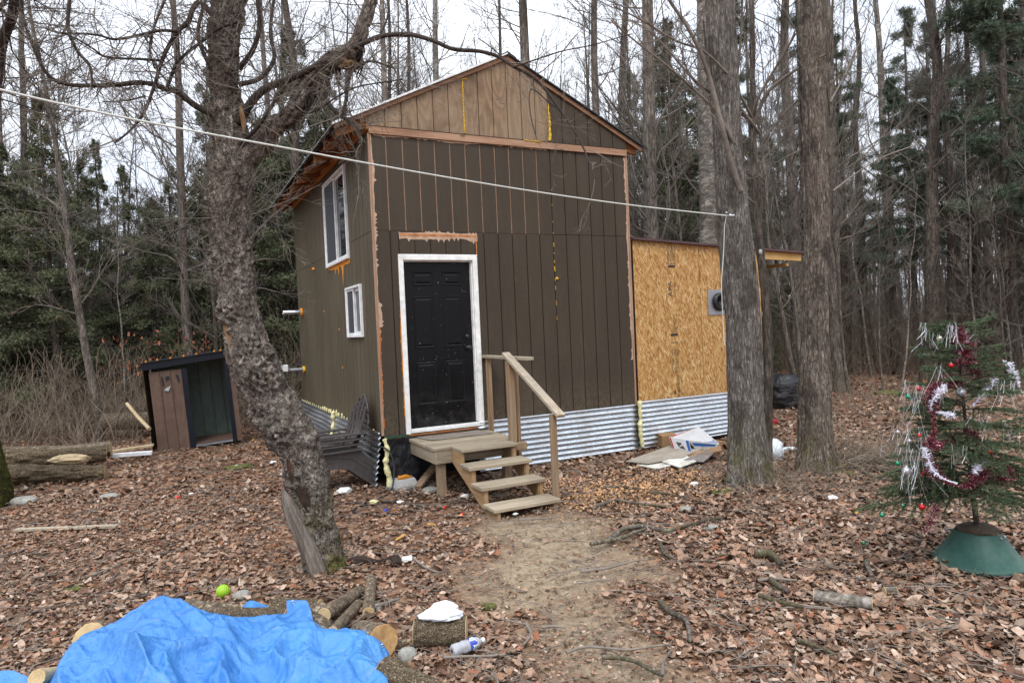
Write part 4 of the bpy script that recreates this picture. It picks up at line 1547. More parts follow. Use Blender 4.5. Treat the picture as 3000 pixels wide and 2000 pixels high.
def grow(mb, P0, D0, L0, R0, levels, spread=.9, up=.15, wig=.16, K=(6, 5, 4), nchild=(7, 5, 4), lenr=(.5, .45, .45), sides=(5, 4, 3), droop=0., rmin=.0012):
    """vectorised branching: arrays of starts P0, directions D0, lengths, radii; each level sprouts children along it"""
    P, D, Ln, R_ = np.asarray(P0, float), np.asarray(D0, float), np.asarray(L0, float), np.asarray(R0, float)
    for lv in range(levels):
        n = len(P)
        if not n:
            return
        k = K[lv]
        t = np.linspace(0, 1, k)
        D = D / np.linalg.norm(D, axis=1, keepdims=True)
        pts = np.zeros((n, k, 3))
        cur, d = P.copy(), D.copy()
        pts[:, 0] = cur
        for q in range(1, k):
            d = d + rng.normal(0, wig, (n, 3)) + np.array([0, 0, (up - droop * (q / k)) * .35])
            d /= np.linalg.norm(d, axis=1, keepdims=True)
            cur = cur + d * (Ln / (k - 1))[:, None]
            pts[:, q] = cur
        rad = np.maximum(R_[:, None] * (1 - .8 * t[None]), rmin)
        mb.tubes(pts, rad, sides[lv])
        if lv == levels - 1:
            return pts
        m = nchild[lv]
        tt = rng.uniform(.2, 1, (n, m))
        x = tt * (k - 1)
        i = np.minimum(x.astype(int), k - 2)
        f = (x - i)[..., None]
        a = np.arange(n)[:, None]
        cp = pts[a, i] * (1 - f) + pts[a, i + 1] * f
        cdn = pts[a, i + 1] - pts[a, i]
        cdn /= np.linalg.norm(cdn, axis=2, keepdims=True)
        rv = rng.normal(0, 1, cdn.shape)
        rv -= (rv * cdn).sum(2, keepdims=True) * cdn
        rv /= np.linalg.norm(rv, axis=2, keepdims=True)
        nd = cdn + rv * spread * rng.uniform(.6, 1.2, (n, m, 1)) + [0, 0, up]
        ln = Ln[:, None] * lenr[lv] * rng.uniform(.5, 1.2, (n, m)) * (1.15 - .5 * tt)
        rr = np.maximum(R_[:, None] * (1 - .75 * tt) * .55, rmin)
        P, D, Ln, R_ = cp.reshape(-1, 3), nd.reshape(-1, 3), ln.ravel(), rr.ravel()


# ================================================================== THE TWO MAPLES, THE SAPLING
def near_trunk(name, rows_px, d, label, mat, seed, sides=132, nrow=430, depth=.014, top_extra=5.0, cat='tree'):
    """rows_px: (px left, px right, py) edges of the trunk in the photograph, at distance d; lowest row stands on the ground"""
    line, rad = [], []
    for a, b, y in rows_px:
        line.append(P3((a + b) / 2, y, d))
        rad.append((b - a) / 2 / FPX * d * .90 - .010)
    base = np.array([line[0][0], line[0][1], float(gh(line[0][0], line[0][1]))])
    line = [base - [0, 0, .12]] + line
    rad = [rad[0] * 1.02] + rad
    t = line[-1] - line[-2]
    t /= np.linalg.norm(t)
    line.append(line[-1] + t * top_extra)
    rad.append(rad[-1] * .55)
    V, F, P, R_ = trunk_mesh(line, rad, sides, nrow, maple_disp(seed, depth))
    root = thing(name, label, cat, base)
    mb = MB()
    mb.add(V - base, F)
    mb.obj('trunk', mat, root, smooth=True)
    return root, base, P - base, R_


maple1, mb1, mP1, mR1 = near_trunk('maple_tree', [(2132, 2252, 1420), (2130, 2246, 1250), (2126, 2238, 1050), (2113, 2226, 850), (2098, 2202, 650), (2086, 2184, 450), (2075, 2170, 250), (2060, 2156, 0)], 7.25,
                                   'thick furrowed maple trunk with the clothesline tied to it, beside the strand board wall', MT['maple_bark'], 3)
maple2, mb2, mP2, mR2 = near_trunk('maple_tree', [(2336, 2444, 1400), (2336, 2438, 1200), (2344, 2432, 1000), (2352, 2430, 800), (2352, 2430, 600), (2344, 2424, 400), (2338, 2416, 200), (2331, 2408, 0)], 7.55,
                                   'thick maple trunk with dark mottled bark, right of the clothesline tree', MT['maple_bark2'], 8)


def limb(mb, pxs, d0, d1, r0, r1, base=(0, 0, 0), n=24, sides=7, wig=.0):
    """branch through photo pixels, distance running from d0 to d1"""
    m = len(pxs)
    pts = np.array([P3(x, y, d0 + (d1 - d0) * k / (m - 1)) for k, (x, y) in enumerate(pxs)])
    P, R_ = smoothline(pts, n, np.linspace(r0, r1, m))
    P = P + (fbm(np.stack([P, P + 5, P + 11], 0) * 2.2, 71, 2).T - .5) * wig
    mb.tubes(P - np.asarray(base), R_[None], sides)
    return P - np.asarray(base), R_


# boughs springing from the clothesline maple and its sapling neighbour
mb = MB()
specs = [([(2170, 560), (2140, 470), (2110, 350), (2070, 200), (2020, 90), (1960, 0), (1930, -60)], .030, .012),
         ([(2150, 420), (2100, 330), (2030, 260), (1950, 190), (1860, 120), (1790, 60)], .018, .006),
         ([(2130, 215), (2060, 150), (1980, 120), (1880, 60), (1800, 20)], .014, .006)]
lp = []
for pxs, a, b in specs:
    P, R_ = limb(mb, pxs, 7.1, 6.6, a, b, mb1, 26, 8)
    lp.append((P, R_))
st = np.vstack([p[6::2] for p, r in lp])
dr = np.vstack([np.gradient(p, axis=0)[6::2] for p, r in lp])
dr /= np.linalg.norm(dr, axis=1, keepdims=True)
rv = rng.normal(0, .6, dr.shape)
grow(mb, st, dr + rv, rng.uniform(.4, 1.1, len(st)), np.full(len(st), .006), 3, .8, .1, nchild=(5, 4, 3))
mb.obj('crown', MT['twig'], maple1, smooth=True)
mb = MB()
tp = mP1[-40:-5:4]
tp2 = mP2[-60:-5:4]
for root, tpx in ((maple1, tp), (maple2, tp2)):
    mb = MB()
    n = len(tpx) * 3
    st = np.repeat(tpx, 3, 0)
    az = rng.uniform(0, 6.28, n)
    grow(mb, st, np.c_[np.cos(az), np.sin(az), rng.uniform(.1, .9, n)], rng.uniform(1., 2.4, n), np.full(n, .02), 3, .8, .12)
    mb.obj('crown', MT['twig'], root, smooth=True)
mb = MB()
for pxs, a, b in (([(2440, 560), (2520, 500), (2600, 455), (2700, 420)], .012, .005), ([(2345, 440), (2270, 480), (2200, 530)], .010, .004), ([(2432, 300), (2480, 210), (2520, 120), (2560, 30)], .012, .005)):
    P, R_ = limb(mb, pxs, 7.5, 7.9, a, b, mb2, 20, 6)
    grow(mb, P[5::3], np.gradient(P, axis=0)[5::3] * 3 + rng.normal(0, .1, P[5::3].shape), np.full(len(P[5::3]), .5), np.full(len(P[5::3]), .004), 2, .8)
mb.obj('bough', MT['twig'], maple2, smooth=True)

# sapling pressed against the first maple
sl = [(2246, 1352), (2250, 1200), (2252, 1000), (2240, 850), (2228, 740), (2216, 600), (2208, 480), (2206, 350), (2205, 200), (2203, 60), (2200, -120)]
D_ = 7.9
sb = P3(2246, 1352, D_)
sb[2] = float(gh(sb[0], sb[1]))
sap = thing('slender_tree', 'slender dark trunk standing just behind the clothesline maple, whitish scar at roof height', 'tree', sb)
pts = np.array([P3(x, y, D_) for x, y in sl])
pts[0] = sb - [0, 0, .1]
rr = np.array([.058, .050, .047, .045, .044, .041, .036, .034, .031, .028, .02])
V, F, P_, R_ = trunk_mesh(pts, rr, 30, 260, lambda th, s, r: (fbm(xyz(np.cos(th) * 2, np.sin(th) * 2, s * 6), 91, 3) - .5) * .022)
mb = MB()
mb.add(V - sb, F)
mb.obj('trunk', MT['bark_brown'], sap, smooth=True)
V, F = ICO2
MB().add(V * [.02, .02, .035] * (1 + .3 * (fbm(V * 2, 93)[:, None] - .5)) + P3(2228, 738, D_ - .04) - sb, F).obj('pale_scar', MT['concrete'], sap, smooth=True)
mb = MB()
lp = []
for pxs, a, b in (([(2210, 365), (2250, 270), (2340, 200), (2420, 160)], .024, .012), ([(2207, 350), (2180, 300), (2160, 250), (2170, 120), (2175, 0)], .02, .010),
                  ([(2212, 360), (2150, 320), (2040, 240), (1960, 150), (1900, 90), (1850, 60)], .02, .006), ([(2207, 340), (2225, 280), (2290, 170), (2330, 100)], .018, .012),
                  ([(2225, 390), (2150, 290), (2080, 190), (2060, 60)], .018, .01), ([(2212, 460), (2260, 380), (2330, 300), (2420, 250), (2500, 210)], .012, .005),
                  ([(2215, 600), (2170, 560), (2120, 480), (2080, 420)], .012, .006)):
    P, R_ = limb(mb, pxs, D_, D_ - .5, a, b, sb, 22, 7)
    lp.append(P)
st = np.vstack([p[5::2] for p in lp])
dr = np.vstack([np.gradient(p, axis=0)[5::2] for p in lp])
dr /= np.linalg.norm(dr, axis=1, keepdims=True)
grow(mb, st, dr + rng.normal(0, .55, dr.shape), rng.uniform(.4, 1.0, len(st)), np.full(len(st), .005), 2, .8, .1, nchild=(4, 3, 3))
mb.obj('crown', MT['twig'], sap, smooth=True)

# ================================================================== THE LEANING APPLE TREE
DA = 5.25
rows = [(886, 1018, 1690), (884, 1003, 1626), (877, 990, 1553), (869, 982, 1480), (853, 968, 1406), (826, 944, 1333), (788, 918, 1260), (744, 874, 1186), (700, 830, 1113), (662, 800, 1040),
        (668, 774, 966), (640, 752, 880), (628, 742, 800), (618, 736, 680), (615, 738, 600), (616, 750, 500), (613, 742, 430), (612, 720, 370), (612, 708, 300), (609, 705, 200), (613, 705, 100), (618, 716, 0), (622, 716, -120)]
line = [P3((a + b) / 2, y, DA) for a, b, y in rows]
rad = [(b - a) / 2 / FPX * DA * .97 - .012 for a, b, y in rows]
ab = np.array([line[0][0], line[0][1], float(gh(line[0][0], line[0][1]))])
line = [ab - [0, 0, .1]] + line + [line[-1] + (line[-1] - line[-2]) * 3]
rad = [rad[0] * 1.15] + rad + [rad[-1] * .5]
burls = [(rng.uniform(0, 6.28), s, rng.uniform(.05, .12), rng.uniform(.03, .07)) for s in (.55, .7, .85, .95, 1.05, 1.15, 1.2, 1.3, 1.4, 1.45, 1.55, 1.65, 1.7, 1.8, 1.9, 1.95, 2.05, 2.2, 2.6, 3.0)]


def apple_disp(th, s, r):
    c = xyz(np.cos(th) * 2.1, np.sin(th) * 2.1, s * 5.0)
    n = vn(c * 1.7, 101)
    n2 = vn(c * 3.9, 102)
    n3 = vn(c * 9., 104)
    plate = np.clip(np.abs(2 * n - 1) * 3.2, 0, 1)
    plate2 = np.clip(np.abs(2 * n2 - 1) * 3, 0, 1)
    o = (plate - .6) * .008 + (n - .5) * .03 + (n2 - .5) * .026 + (n3 - .5) * .022 + (fbm(xyz(np.cos(th), np.sin(th), s * 2), 103, 2) - .5) * .05
    for bt, bs, br, bh in burls:
        dth = np.angle(np.exp(1j * (th - bt))) * r
        dd = np.hypot(dth, s - bs) / br
        o = o + bh * np.exp(-dd ** 2) * (1 + .9 * (n2 - .5) + .8 * (n3 - .5) - .6 * np.exp(-(dd * 2.5) ** 2))
    o = o + np.clip(1 - s / .5, 0, 1) ** 2 * (.03 + .03 * np.sin(th * 4))
    return o


V, F, aP, aR = trunk_mesh(line, rad, 140, 620, apple_disp)
apple = thing('apple_tree', 'gnarled leaning apple tree with flaky bark and burls in front of the cabin', 'tree', ab)
mb = MB()
mb.add(V - ab, F)
mb.obj('trunk', MT['apple_bark'], apple, smooth=True)
# grey dead stub at the foot
DS = DA - .12
pts = np.array([P3(940, 1690, DS), P3(915, 1625, DS), P3(886, 1560, DS), P3(860, 1505, DS), P3(843, 1462, DS), P3(831, 1432, DS)])
V, F, P_, R_ = trunk_mesh(pts, np.array([.07, .068, .060, .050, .032, .004]), 40, 90, lambda th, s, r: (vn(xyz(np.cos(th) * 5, np.sin(th) * 5, s * 2), 111) - .5) * .05 + (vn(xyz(np.cos(th) * 9, np.sin(th) * 9, s * 5), 112) - .5) * .012)
mb = MB()
mb.add(V - ab, F)
mb.obj('dead_stub', MT['snag'], apple, smooth=True)
# dark rotten hollow low on the trunk and the split of raw wood higher up
def scar(pxs, d, w, mat, name, t=.012):
    pts = np.array([P3(x, y, d) for x, y in pxs])
    P, R_ = smoothline(pts, 30, np.array(w))
    s = _r
    n = -_f
    V, F = [], []
    for k in range(30):
        for q in range(5):
            u = (q - 2) / 2
            V.append(P[k] + s * u * R_[k] + n * ((1 - u * u) * (t * .5) + (vn(np.array([P[k] * 20 + q]), 5)[0] - .5) * .02) - ab)
    for k in range(29):
        for q in range(4):
            a = k * 5 + q
            F.append((a, a + 1, a + 6, a + 5))
    mb = MB()
    mb.add(V, F)
    return mb.obj(name, mat, apple, smooth=True)


scar([(842, 1345), (858, 1385), (878, 1430), (895, 1470), (903, 1500)], DA - .150, [.012, .035, .045, .035, .01], speckled('rotten_hollow', lin('#120d0a'), lin('#2a1c14'), lin('#46301f'), scale=5, sc=(2, 2, .6)), 'hollow')
scar([(656, 930), (664, 965), (676, 1000), (684, 1025)], DA - .125, [.01, .022, .025, .02], MT['raw_wood'], 'split_wood', .02)
scar([(705, 312), (712, 350), (715, 385)], DA - .13, [.012, .02, .010], MT['raw_wood'], 'split_wood', .02)

# the broken right-hand limb
mbl = MB()
pts = np.array([P3(x, y, d) for x, y, d in ((700, 480, DA), (757, 425, DA - .02), (800, 372, DA - .05), (861, 325, DA - .1), (903, 250, DA - .15), (960, 190, DA - .2), (1005, 170, DA - .25), (1040, 140, DA - .25), (1062, 75, DA - .2), (1085, 10, DA - .15), (1110, -80, DA - .1))])
V, F, lP, lR = trunk_mesh(pts, np.array([.10, .085, .072, .066, .062, .060, .062, .05, .046, .043, .035]), 60, 260, lambda th, s, r: (np.clip(np.abs(2 * vn(xyz(np.cos(th) * 3, np.sin(th) * 3, s * 7), 121) - 1) * 3, 0, 1) - .5) * .016 + (fbm(xyz(np.cos(th) * 1.2, np.sin(th) * 1.2, s * 4), 122, 3) - .5) * .05)
mbl.add(V - ab, F)
mbl.obj('limb', MT['apple_bark'], apple, smooth=True)
# hanging shreds of broken bark under the limb
mbs = MB()
for k in range(46):
    u = rng.uniform(.25, .72)
    i = int(u * 259)
    p = lP[i] - ab
    L_ = rng.uniform(.05, .22)
    q = np.array([p + rng.normal(0, .03, 3), p + [rng.normal(0, .02), rng.normal(0, .02), -L_ * .5 - .04], p + [rng.normal(0, .03), rng.normal(0, .02), -L_ - .04]])
    mbs.tubes(q[None], np.array([[.012, .010, .003]]), 4)
mbs.obj('bark_shreds', MT['twig_dark'], apple)
V, F = ICO3
V = V * [.085, .06, .07] * (1 + .9 * (fbm(V * 3, 125)[:, None] - .5)) + P3(1018, 180, DA - .25) - ab
MB().add(V, F).obj('broken_end', MT['raw_wood'], apple)

# boughs traced from the photograph, each at its own distance
AB = [
    ([(700, 360), (735, 300), (775, 262), (830, 238), (880, 215), (950, 180), (1040, 142)], 5.2, 4.95, .035, .018),
    ([(1035, 145), (1070, 125), (1120, 105), (1200, 103), (1270, 120), (1330, 145), (1400, 150), (1460, 165), (1500, 190), (1560, 222), (1600, 262), (1640, 320), (1672, 370), (1700, 420), (1722, 470), (1742, 525)], 4.95, 4.5, .019, .005),
    ([(900, 250), (940, 275), (985, 325), (1030, 360), (1052, 392), (1055, 430), (1050, 480)], 5.1, 4.9, .020, .008),
    ([(1060, 165), (1035, 190), (1022, 240), (1015, 290), (1006, 335)], 5.0, 4.95, .014, .012),
    ([(1040, 205), (1080, 182), (1130, 190), (1160, 200)], 4.98, 4.9, .010, .004),
    ([(860, 300), (900, 330), (960, 300), (1040, 260), (1130, 240), (1180, 232)], 5.0, 4.7, .008, .004),
    ([(630, 340), (590, 320), (560, 300), (520, 268), (490, 262), (450, 245), (400, 240), (340, 247), (270, 250), (190, 246), (140, 220), (100, 150), (70, 60), (60, -20)], 5.2, 4.6, .026, .008),
    ([(620, 40), (585, 5), (565, 20), (550, 60), (518, 88), (490, 140), (470, 195), (455, 250), (430, 310), (405, 352), (370, 390), (335, 420)], 5.1, 4.7, .022, .006),
    ([(515, 88), (470, 86), (430, 95), (380, 108), (330, 113), (290, 102), (240, 98), (170, 98), (130, 84)], 4.9, 4.5, .012, .005),
    ([(472, 178), (400, 171), (310, 165), (270, 140), (220, 112), (180, 95)], 4.85, 4.5, .010, .004),
    ([(490, 262), (505, 220), (520, 180), (560, 140), (600, 110), (640, 80), (700, 60)], 5.0, 5.1, .013, .010),
    ([(430, 278), (380, 290), (320, 295), (300, 295)], 4.8, 4.7, .007, .003),
    ([(350, 295), (375, 350), (405, 400), (420, 440)], 4.75, 4.7, .006, .003),
    ([(700, 250), (760, 230), (800, 170), (790, 100), (800, 20), (820, -60)], 5.2, 5.3, .020, .010),
    ([(700, 200), (740, 140), (760, 60), (750, -40)], 5.2, 5.0, .022, .014),
    ([(640, 220), (600, 160), (580, 90), (600, 0), (610, -60)], 5.2, 5.3, .018, .010),
    ([(690, 430), (750, 380), (800, 300), (830, 250)], 5.15, 5.0, .018, .012),
    ([(500, -40), (470, 30), (440, 130), (455, 200)], 5.0, 4.9, .012, .006),
    ([(210, -30), (205, 40), (200, 90), (225, 150), (260, 190), (268, 245)], 4.6, 4.6, .013, .007),
    ([(1110, 108), (1130, 60), (1140, 0), (1150, -60)], 4.9, 5.0, .008, .005),
    ([(1640, 320), (1610, 300), (1560, 260), (1555, 330), (1570, 400)], 4.6, 4.55, .005, .003),
    ([(1470, 165), (1440, 140), (1400, 110)], 4.7, 4.7, .005, .003),
    ([(1500, 195), (1560, 175), (1640, 150), (1740, 130), (1850, 100)], 4.7, 4.3, .006, .003),
    ([(690, 520), (740, 560), (800, 590)], 5.15, 5.0, .005, .002),
    ([(625, 640), (560, 665), (500, 690), (470, 720)], 5.15, 4.9, .007, .003),
]
mbb = MB()
lp, lr = [], []
for pxs, d0, d1, r0, r1 in AB:
    P, R_ = limb(mbb, pxs, d0, d1, r0, r1, ab, max(14, len(pxs) * 4), 7, wig=.035)
    lp.append(P)
    lr.append(R_)
mbb.obj('boughs', MT['twig_dark'], apple, smooth=True)['kind'] = 'stuff'
mbt = MB()
S0, D0, L0, R0 = [], [], [], []
for k, (P, R_) in enumerate(zip(lp, lr)):
    T = np.gradient(P, axis=0)
    T /= np.linalg.norm(T, axis=1, keepdims=True)
    dens = {1: 1, 22: 1}.get(k, 2)
    for q in range(3, len(P), 2 if k in (1, 20, 21, 22) else 1):
        for _ in range(1):
            if k == 1 and rng.uniform() < .35:
                continue
            S0.append(P[q])
            D0.append(T[q] * .5 + rng.normal(0, .7, 3) + [0, 0, .15])
            L0.append(rng.uniform(.18, .55) * (.7 if k == 1 else 1))
            R0.append(min(.0045, R_[q] * .5))
# water sprouts and suckers all over the upper trunk
for q in range(250, 600, 3):
    th = rng.uniform(0, 6.28)
    S0.append(aP[q] - ab + aR[q] * np.array([math.cos(th), math.sin(th), 0]))
    D0.append([math.cos(th), math.sin(th), rng.uniform(-.2, 1.2)])
    L0.append(rng.uniform(.25, .8))
    R0.append(.005)
for q in range(30, 240, 6):
    th = rng.uniform(0, 6.28)
    S0.append(lP[q] - ab + lR[q] * .8 * np.array([math.cos(th), math.sin(th), 0]))
    D0.append([math.cos(th), math.sin(th), rng.uniform(-.6, 1.2)])
    L0.append(rng.uniform(.2, .7))
    R0.append(.005)
grow(mbt, S0, D0, L0, R0, 3, .8, .05, .13, nchild=(3, 3, 2), lenr=(.55, .5, .5), rmin=.0011, sides=(4, 3, 3))
mbt.obj('twigs', MT['twig'], apple, smooth=True)['kind'] = 'stuff'

# dark bough of an unseen neighbour crossing the top left corner, mossy trunk foot at the left edge
nb = P3(-140, 1480, 8.0)
nb[2] = float(gh(nb[0], nb[1]))
nbt = thing('mossy_tree', 'mossy green trunk foot cut off by the left edge of the picture', 'tree', nb)
pts = [nb - [0, 0, .1], P3(-100, 1430, 8.), P3(-100, 1200, 8.), P3(-120, 800, 8.), P3(-110, 300, 8), P3(-100, -200, 8)]
V, F, _P, _R = trunk_mesh(np.array(pts), np.array([.52, .42, .26, .24, .22, .16]), 60, 200, maple_disp(15, .02))
mb = MB()
mb.add(V - nb, F)
MTmoss = bark('mossy_bark', lin('#3b3620'), lin('#4f5222'), lin('#6a6a2a'), (3, 3, 2), 0, 0, None, .7, .02, 4)
_mm = MTmoss
mb.obj('trunk', MTmoss, nbt, smooth=True)
mb = MB()
for pxs, d0, d1, a, b in (([(-60, 420), (-20, 300), (5, 130), (35, 50), (45, -40)], 6.5, 6.0, .05, .04), ([(-60, 90), (0, 20), (40, -30)], 6.0, 6.0, .02, .015)):
    P, R_ = limb(mb, pxs, d0, d1, a, b, nb, 20, 9)
    grow(mb, P[4:], rng.normal(0, 1, P[4:].shape) + [.6, 0, .3], rng.uniform(.5, 1.3, len(P[4:])), np.full(len(P[4:]), .008), 3, .8, .1)
mb.obj('bough', MT['twig_dark'], nbt, smooth=True)

# ================================================================== BACKGROUND WOODS
def bare_meshes(name, h, r0, nb, seed, bark_m, lean=.02, first=.16, blen=2.6, tw=3):
    """trunk and crown meshes of a leafless tree h metres tall"""
    st = rng.bit_generator.state
    n = 9
    z = np.linspace(0, h, n)
    wx = np.cumsum(rng.normal(0, lean, n)) * h / n
    wy = np.cumsum(rng.normal(0, lean, n)) * h / n
    P, R_ = smoothline(np.c_[wx - wx[0], wy - wy[0], z], 26, r0 * (1 - .85 * (z / h) ** 1.1))
    t = MB()
    P2 = P.copy()
    P2[0, 2] = -.4
    R_[0] *= 1.25
    R_[1] *= 1.05
    t.tubes(P2, R_[None], 9)
    me_t = t.mesh('trunk', bark_m, True)
    c = MB()
    k = rng.uniform(first, .98, nb)
    i = k * 25
    i0 = np.minimum(i.astype(int), 24)
    S = P[i0] * (1 - (i - i0))[:, None] + P[i0 + 1] * (i - i0)[:, None]
    az = rng.uniform(0, 6.28, nb)
    Dd = np.c_[np.cos(az), np.sin(az), rng.uniform(.3, 1.3, nb)]
    grow(c, S, Dd, blen * (1.25 - k) * rng.uniform(.6, 1.3, nb), np.maximum(.008, r0 * .22 * (1.2 - k)), 3, .8, .22, .14, K=(6, 4, 3), nchild=(7, 4, 3), lenr=(.5, .5, .5), sides=(4, 3, 3), rmin=.0032)
    me_c = c.mesh('crown', MT['twig_far'], True)
    return me_t, me_c


def plant(meshes, name, label, x, y, s=1., rz=None, tilt=(0, 0), group=None, cat='tree', mats=None):
    o = thing(name, label, cat, (x, y, float(gh(x, y))), group, rz=rng.uniform(0, 6.28) if rz is None else rz)
    o.rotation_euler = (tilt[0], tilt[1], o.rotation_euler[2])
    o.scale = (s, s, s)
    for nm, me in zip(('trunk', 'crown', 'dead_branches'), meshes):
        if me is not None:
            pc = mkobj(nm, me, o)
            if nm != 'trunk':
                pc['kind'] = 'stuff'
    return o


BT = [bare_meshes('b', 17, .115, 60, k, m, f, g * .7) for k, (m, f, g) in enumerate(
    [(MT['bark_grey'], .02, .25), (MT['bark_brown'], .03, .3), (MT['bark_pale'], .025, .35), (MT['bark_grey'], .035, .2), (MT['bark_brown'], .02, .4), (MT['bark_pale'], .03, .25)])]
SAP = [bare_meshes('s', 6.5, .035, 34, k, m, .05, .12, 1.2) for k, m in enumerate([MT['bark_grey'], MT['bark_brown'], MT['bark_grey'], MT['bark_pale']])]


def px_tree(px_base, d, px_top, r_px, kind, label, group=None, y_base=None):
    """a background trunk: pixel column at its foot, distance, pixel column at the top of the picture, half width in pixels"""
    b = P3(px_base, 1000, d)
    x, y = b[0], b[1]
    want_r = r_px / FPX * d
    s = 1.0
    # lean so that the trunk passes through px_top where the picture ends
    top = P3(px_top, 0, d)
    dx, dy, dz = top[0] - x, top[1] - y, top[2]
    # the roll of the camera is already in P3
    o = plant(BT[kind], 'bare_tree', label, x, y, s, 0, group=group)
    for ch in o.children:
        if ch.name.startswith('trunk'):
            ch.scale = (want_r / .10, want_r / .10, 1)
    v = Vector((dx, dy, dz)).normalized()
    q = Vector((0, 0, 1)).rotation_difference(v)
    o.rotation_mode = 'QUATERNION'
    o.rotation_quaternion = q @ Matrix.Rotation(rng.uniform(0, 6.28), 3, 'Z').to_quaternion()
    return o


FEAT = [
    (1912, 13.5, 1892, 22, 0, 'grey trunk rising behind the left end of the strand board lean-to roof'),
    (2085, 15, 2070, 28, 2, 'smooth pale grey trunk partly hidden behind the clothesline maple'),
    (2452, 16, 2424, 18, 0, 'straight grey trunk close behind the right edge of the mottled maple'),
    (2332, 18, 2300, 18, 0, 'grey trunk between the sapling and the mottled maple'),
    (2540, 24, 2500, 12, 1, 'thin dark straight trunk right of the mottled maple'),
    (2618, 22, 2572, 14, 2, 'pale birch-like trunk in the woods right of the mottled maple'),
    (2712, 18, 2735, 19, 1, 'dark scaly trunk standing behind the top of the decorated spruce'),
    (2800, 21, 2760, 11, 1, 'crooked dark trunk just right of the dark scaly one'),
    (2900, 22, 2870, 9, 0, 'slim grey trunk near the right edge of the picture'),
    (1555, 17, 1540, 20, 0, 'tall grey trunk rising just right of the roof ridge'),
    (1475, 22, 1472, 8, 1, 'thin trunk standing exactly behind the roof ridge'),
    (1278, 19, 1262, 13, 2, 'pale trunk above the left roof slope, nearer the ridge'),
    (1142, 18, 1112, 12, 2, 'pale trunk of the pair above the left end of the roof'),
    (1165, 20, 1140, 8, 1, 'dark thin trunk of the pair above the left end of the roof'),
    (1222, 21, 1195, 8, 1, 'dark thin trunk between the two pale ones above the left roof slope'),
    (1752, 17, 1745, 14, 0, 'grey trunk above the right roof slope'),
    (1822, 19, 1830, 15, 0, 'forked grey trunk above the right eave'),
    (60, 19, 52, 12, 1, 'dark straight trunk at the far left rising above the cedars'),
    (555, 16, 505, 13, 0, 'pale trunk just left of the leaning apple tree'),
    (880, 17, 850, 16, 1, 'dark trunk beside the left corner of the cabin'),
    (800, 21, 770, 12, 0, 'grey trunk seen between the apple tree and the cabin'),
]
for f in FEAT:
    px_tree(*f[:5], f[5], 'bare trees standing around the cabin')

# the crooked pale young tree in front of the cedars
pts = [(292, 1282), (282, 1180), (262, 1080), (240, 960), (222, 850), (205, 740), (192, 640), (176, 520), (160, 400), (140, 300), (118, 180), (92, 60), (75, -60)]
dY = 13.4
P = np.array([P3(x, y, dY) for x, y in pts])
b0 = P[0].copy()
b0[2] = float(gh(b0[0], b0[1]))
P[0] = b0 - [0, 0, .2]
yt = thing('young_tree', 'thin pale leaning young tree at the edge of the brush left of the metal shed', 'tree', b0, group='bare trees standing around the cabin')
mb = MB()
pp, rr = smoothline(P - b0, 60, np.linspace(.085, .025, len(P)))
rr[0] *= 1.6
mb.tubes(pp, rr[None], 10)
mb.obj('trunk', MT['bark_grey'], yt, smooth=True)
mb = MB()
n = 46
ii = rng.integers(14, 59, n)
grow(mb, pp[ii], np.c_[rng.normal(0, 1, (n, 2)), rng.uniform(.2, 1.3, n)], rng.uniform(.5, 1.8, n), np.full(n, .013), 3, .8, .15, rmin=.003)
mb.obj('crown', MT['twig'], yt, smooth=True)

GENL = ['leafless tree standing in the woods behind the cabin', 'leafless sapling standing in the woods']
cnt = 0
trunk_xy = []
tries = 0
while cnt < 92 and tries < 5000:
    tries += 1
    d = rng.uniform(20, 62)
    s_ = rng.uniform(-.84, .84) * d
    x = CAM[0] + math.sin(YAW) * d + math.cos(YAW) * s_
    y = CAM[1] + math.cos(YAW) * d - math.sin(YAW) * s_
    if (-1.8 < x < 8 and y < 9) or any((x - a) ** 2 + (y - b) ** 2 < 1.2 for a, b in trunk_xy):
        continue
    # keep the bright opening above the cedars on the left fairly free
    if s_ / d < -.35 and rng.uniform() < .85:
        continue
    if s_ / d > .2 and d < 40 and rng.uniform() < .5:
        continue
    trunk_xy.append((x, y))
    plant(BT[rng.integers(6)], 'bare_tree', GENL[0], x, y, rng.uniform(.6, 1.15), tilt=(rng.normal(0, .045), rng.normal(0, .045)), group='leafless trees in the woods')
    cnt += 1
for k in range(190):
    d = rng.uniform(13.5, 34)
    s_ = rng.uniform(-.8, .84) * d
    x = CAM[0] + math.sin(YAW) * d + math.cos(YAW) * s_
    y = CAM[1] + math.cos(YAW) * d - math.sin(YAW) * s_
    if -2.9 < x < 7.6 and y < 8:
        continue
    plant(SAP[rng.integers(4)], 'sapling', GENL[1], x, y, rng.uniform(.7, 1.5), tilt=(rng.normal(0, .08), rng.normal(0, .08)), group='saplings in the woods')

# ------------------------------------------------------------------ cedars and pines
M = Mat('cedar_foliage', (.04, .055, .02), .75, 0, .2)
_a = M.n('ShaderNodeAttribute')
_a.attribute_name = 'col'
M.color(_a.outputs['Color'])
MT['foliage'] = M.m


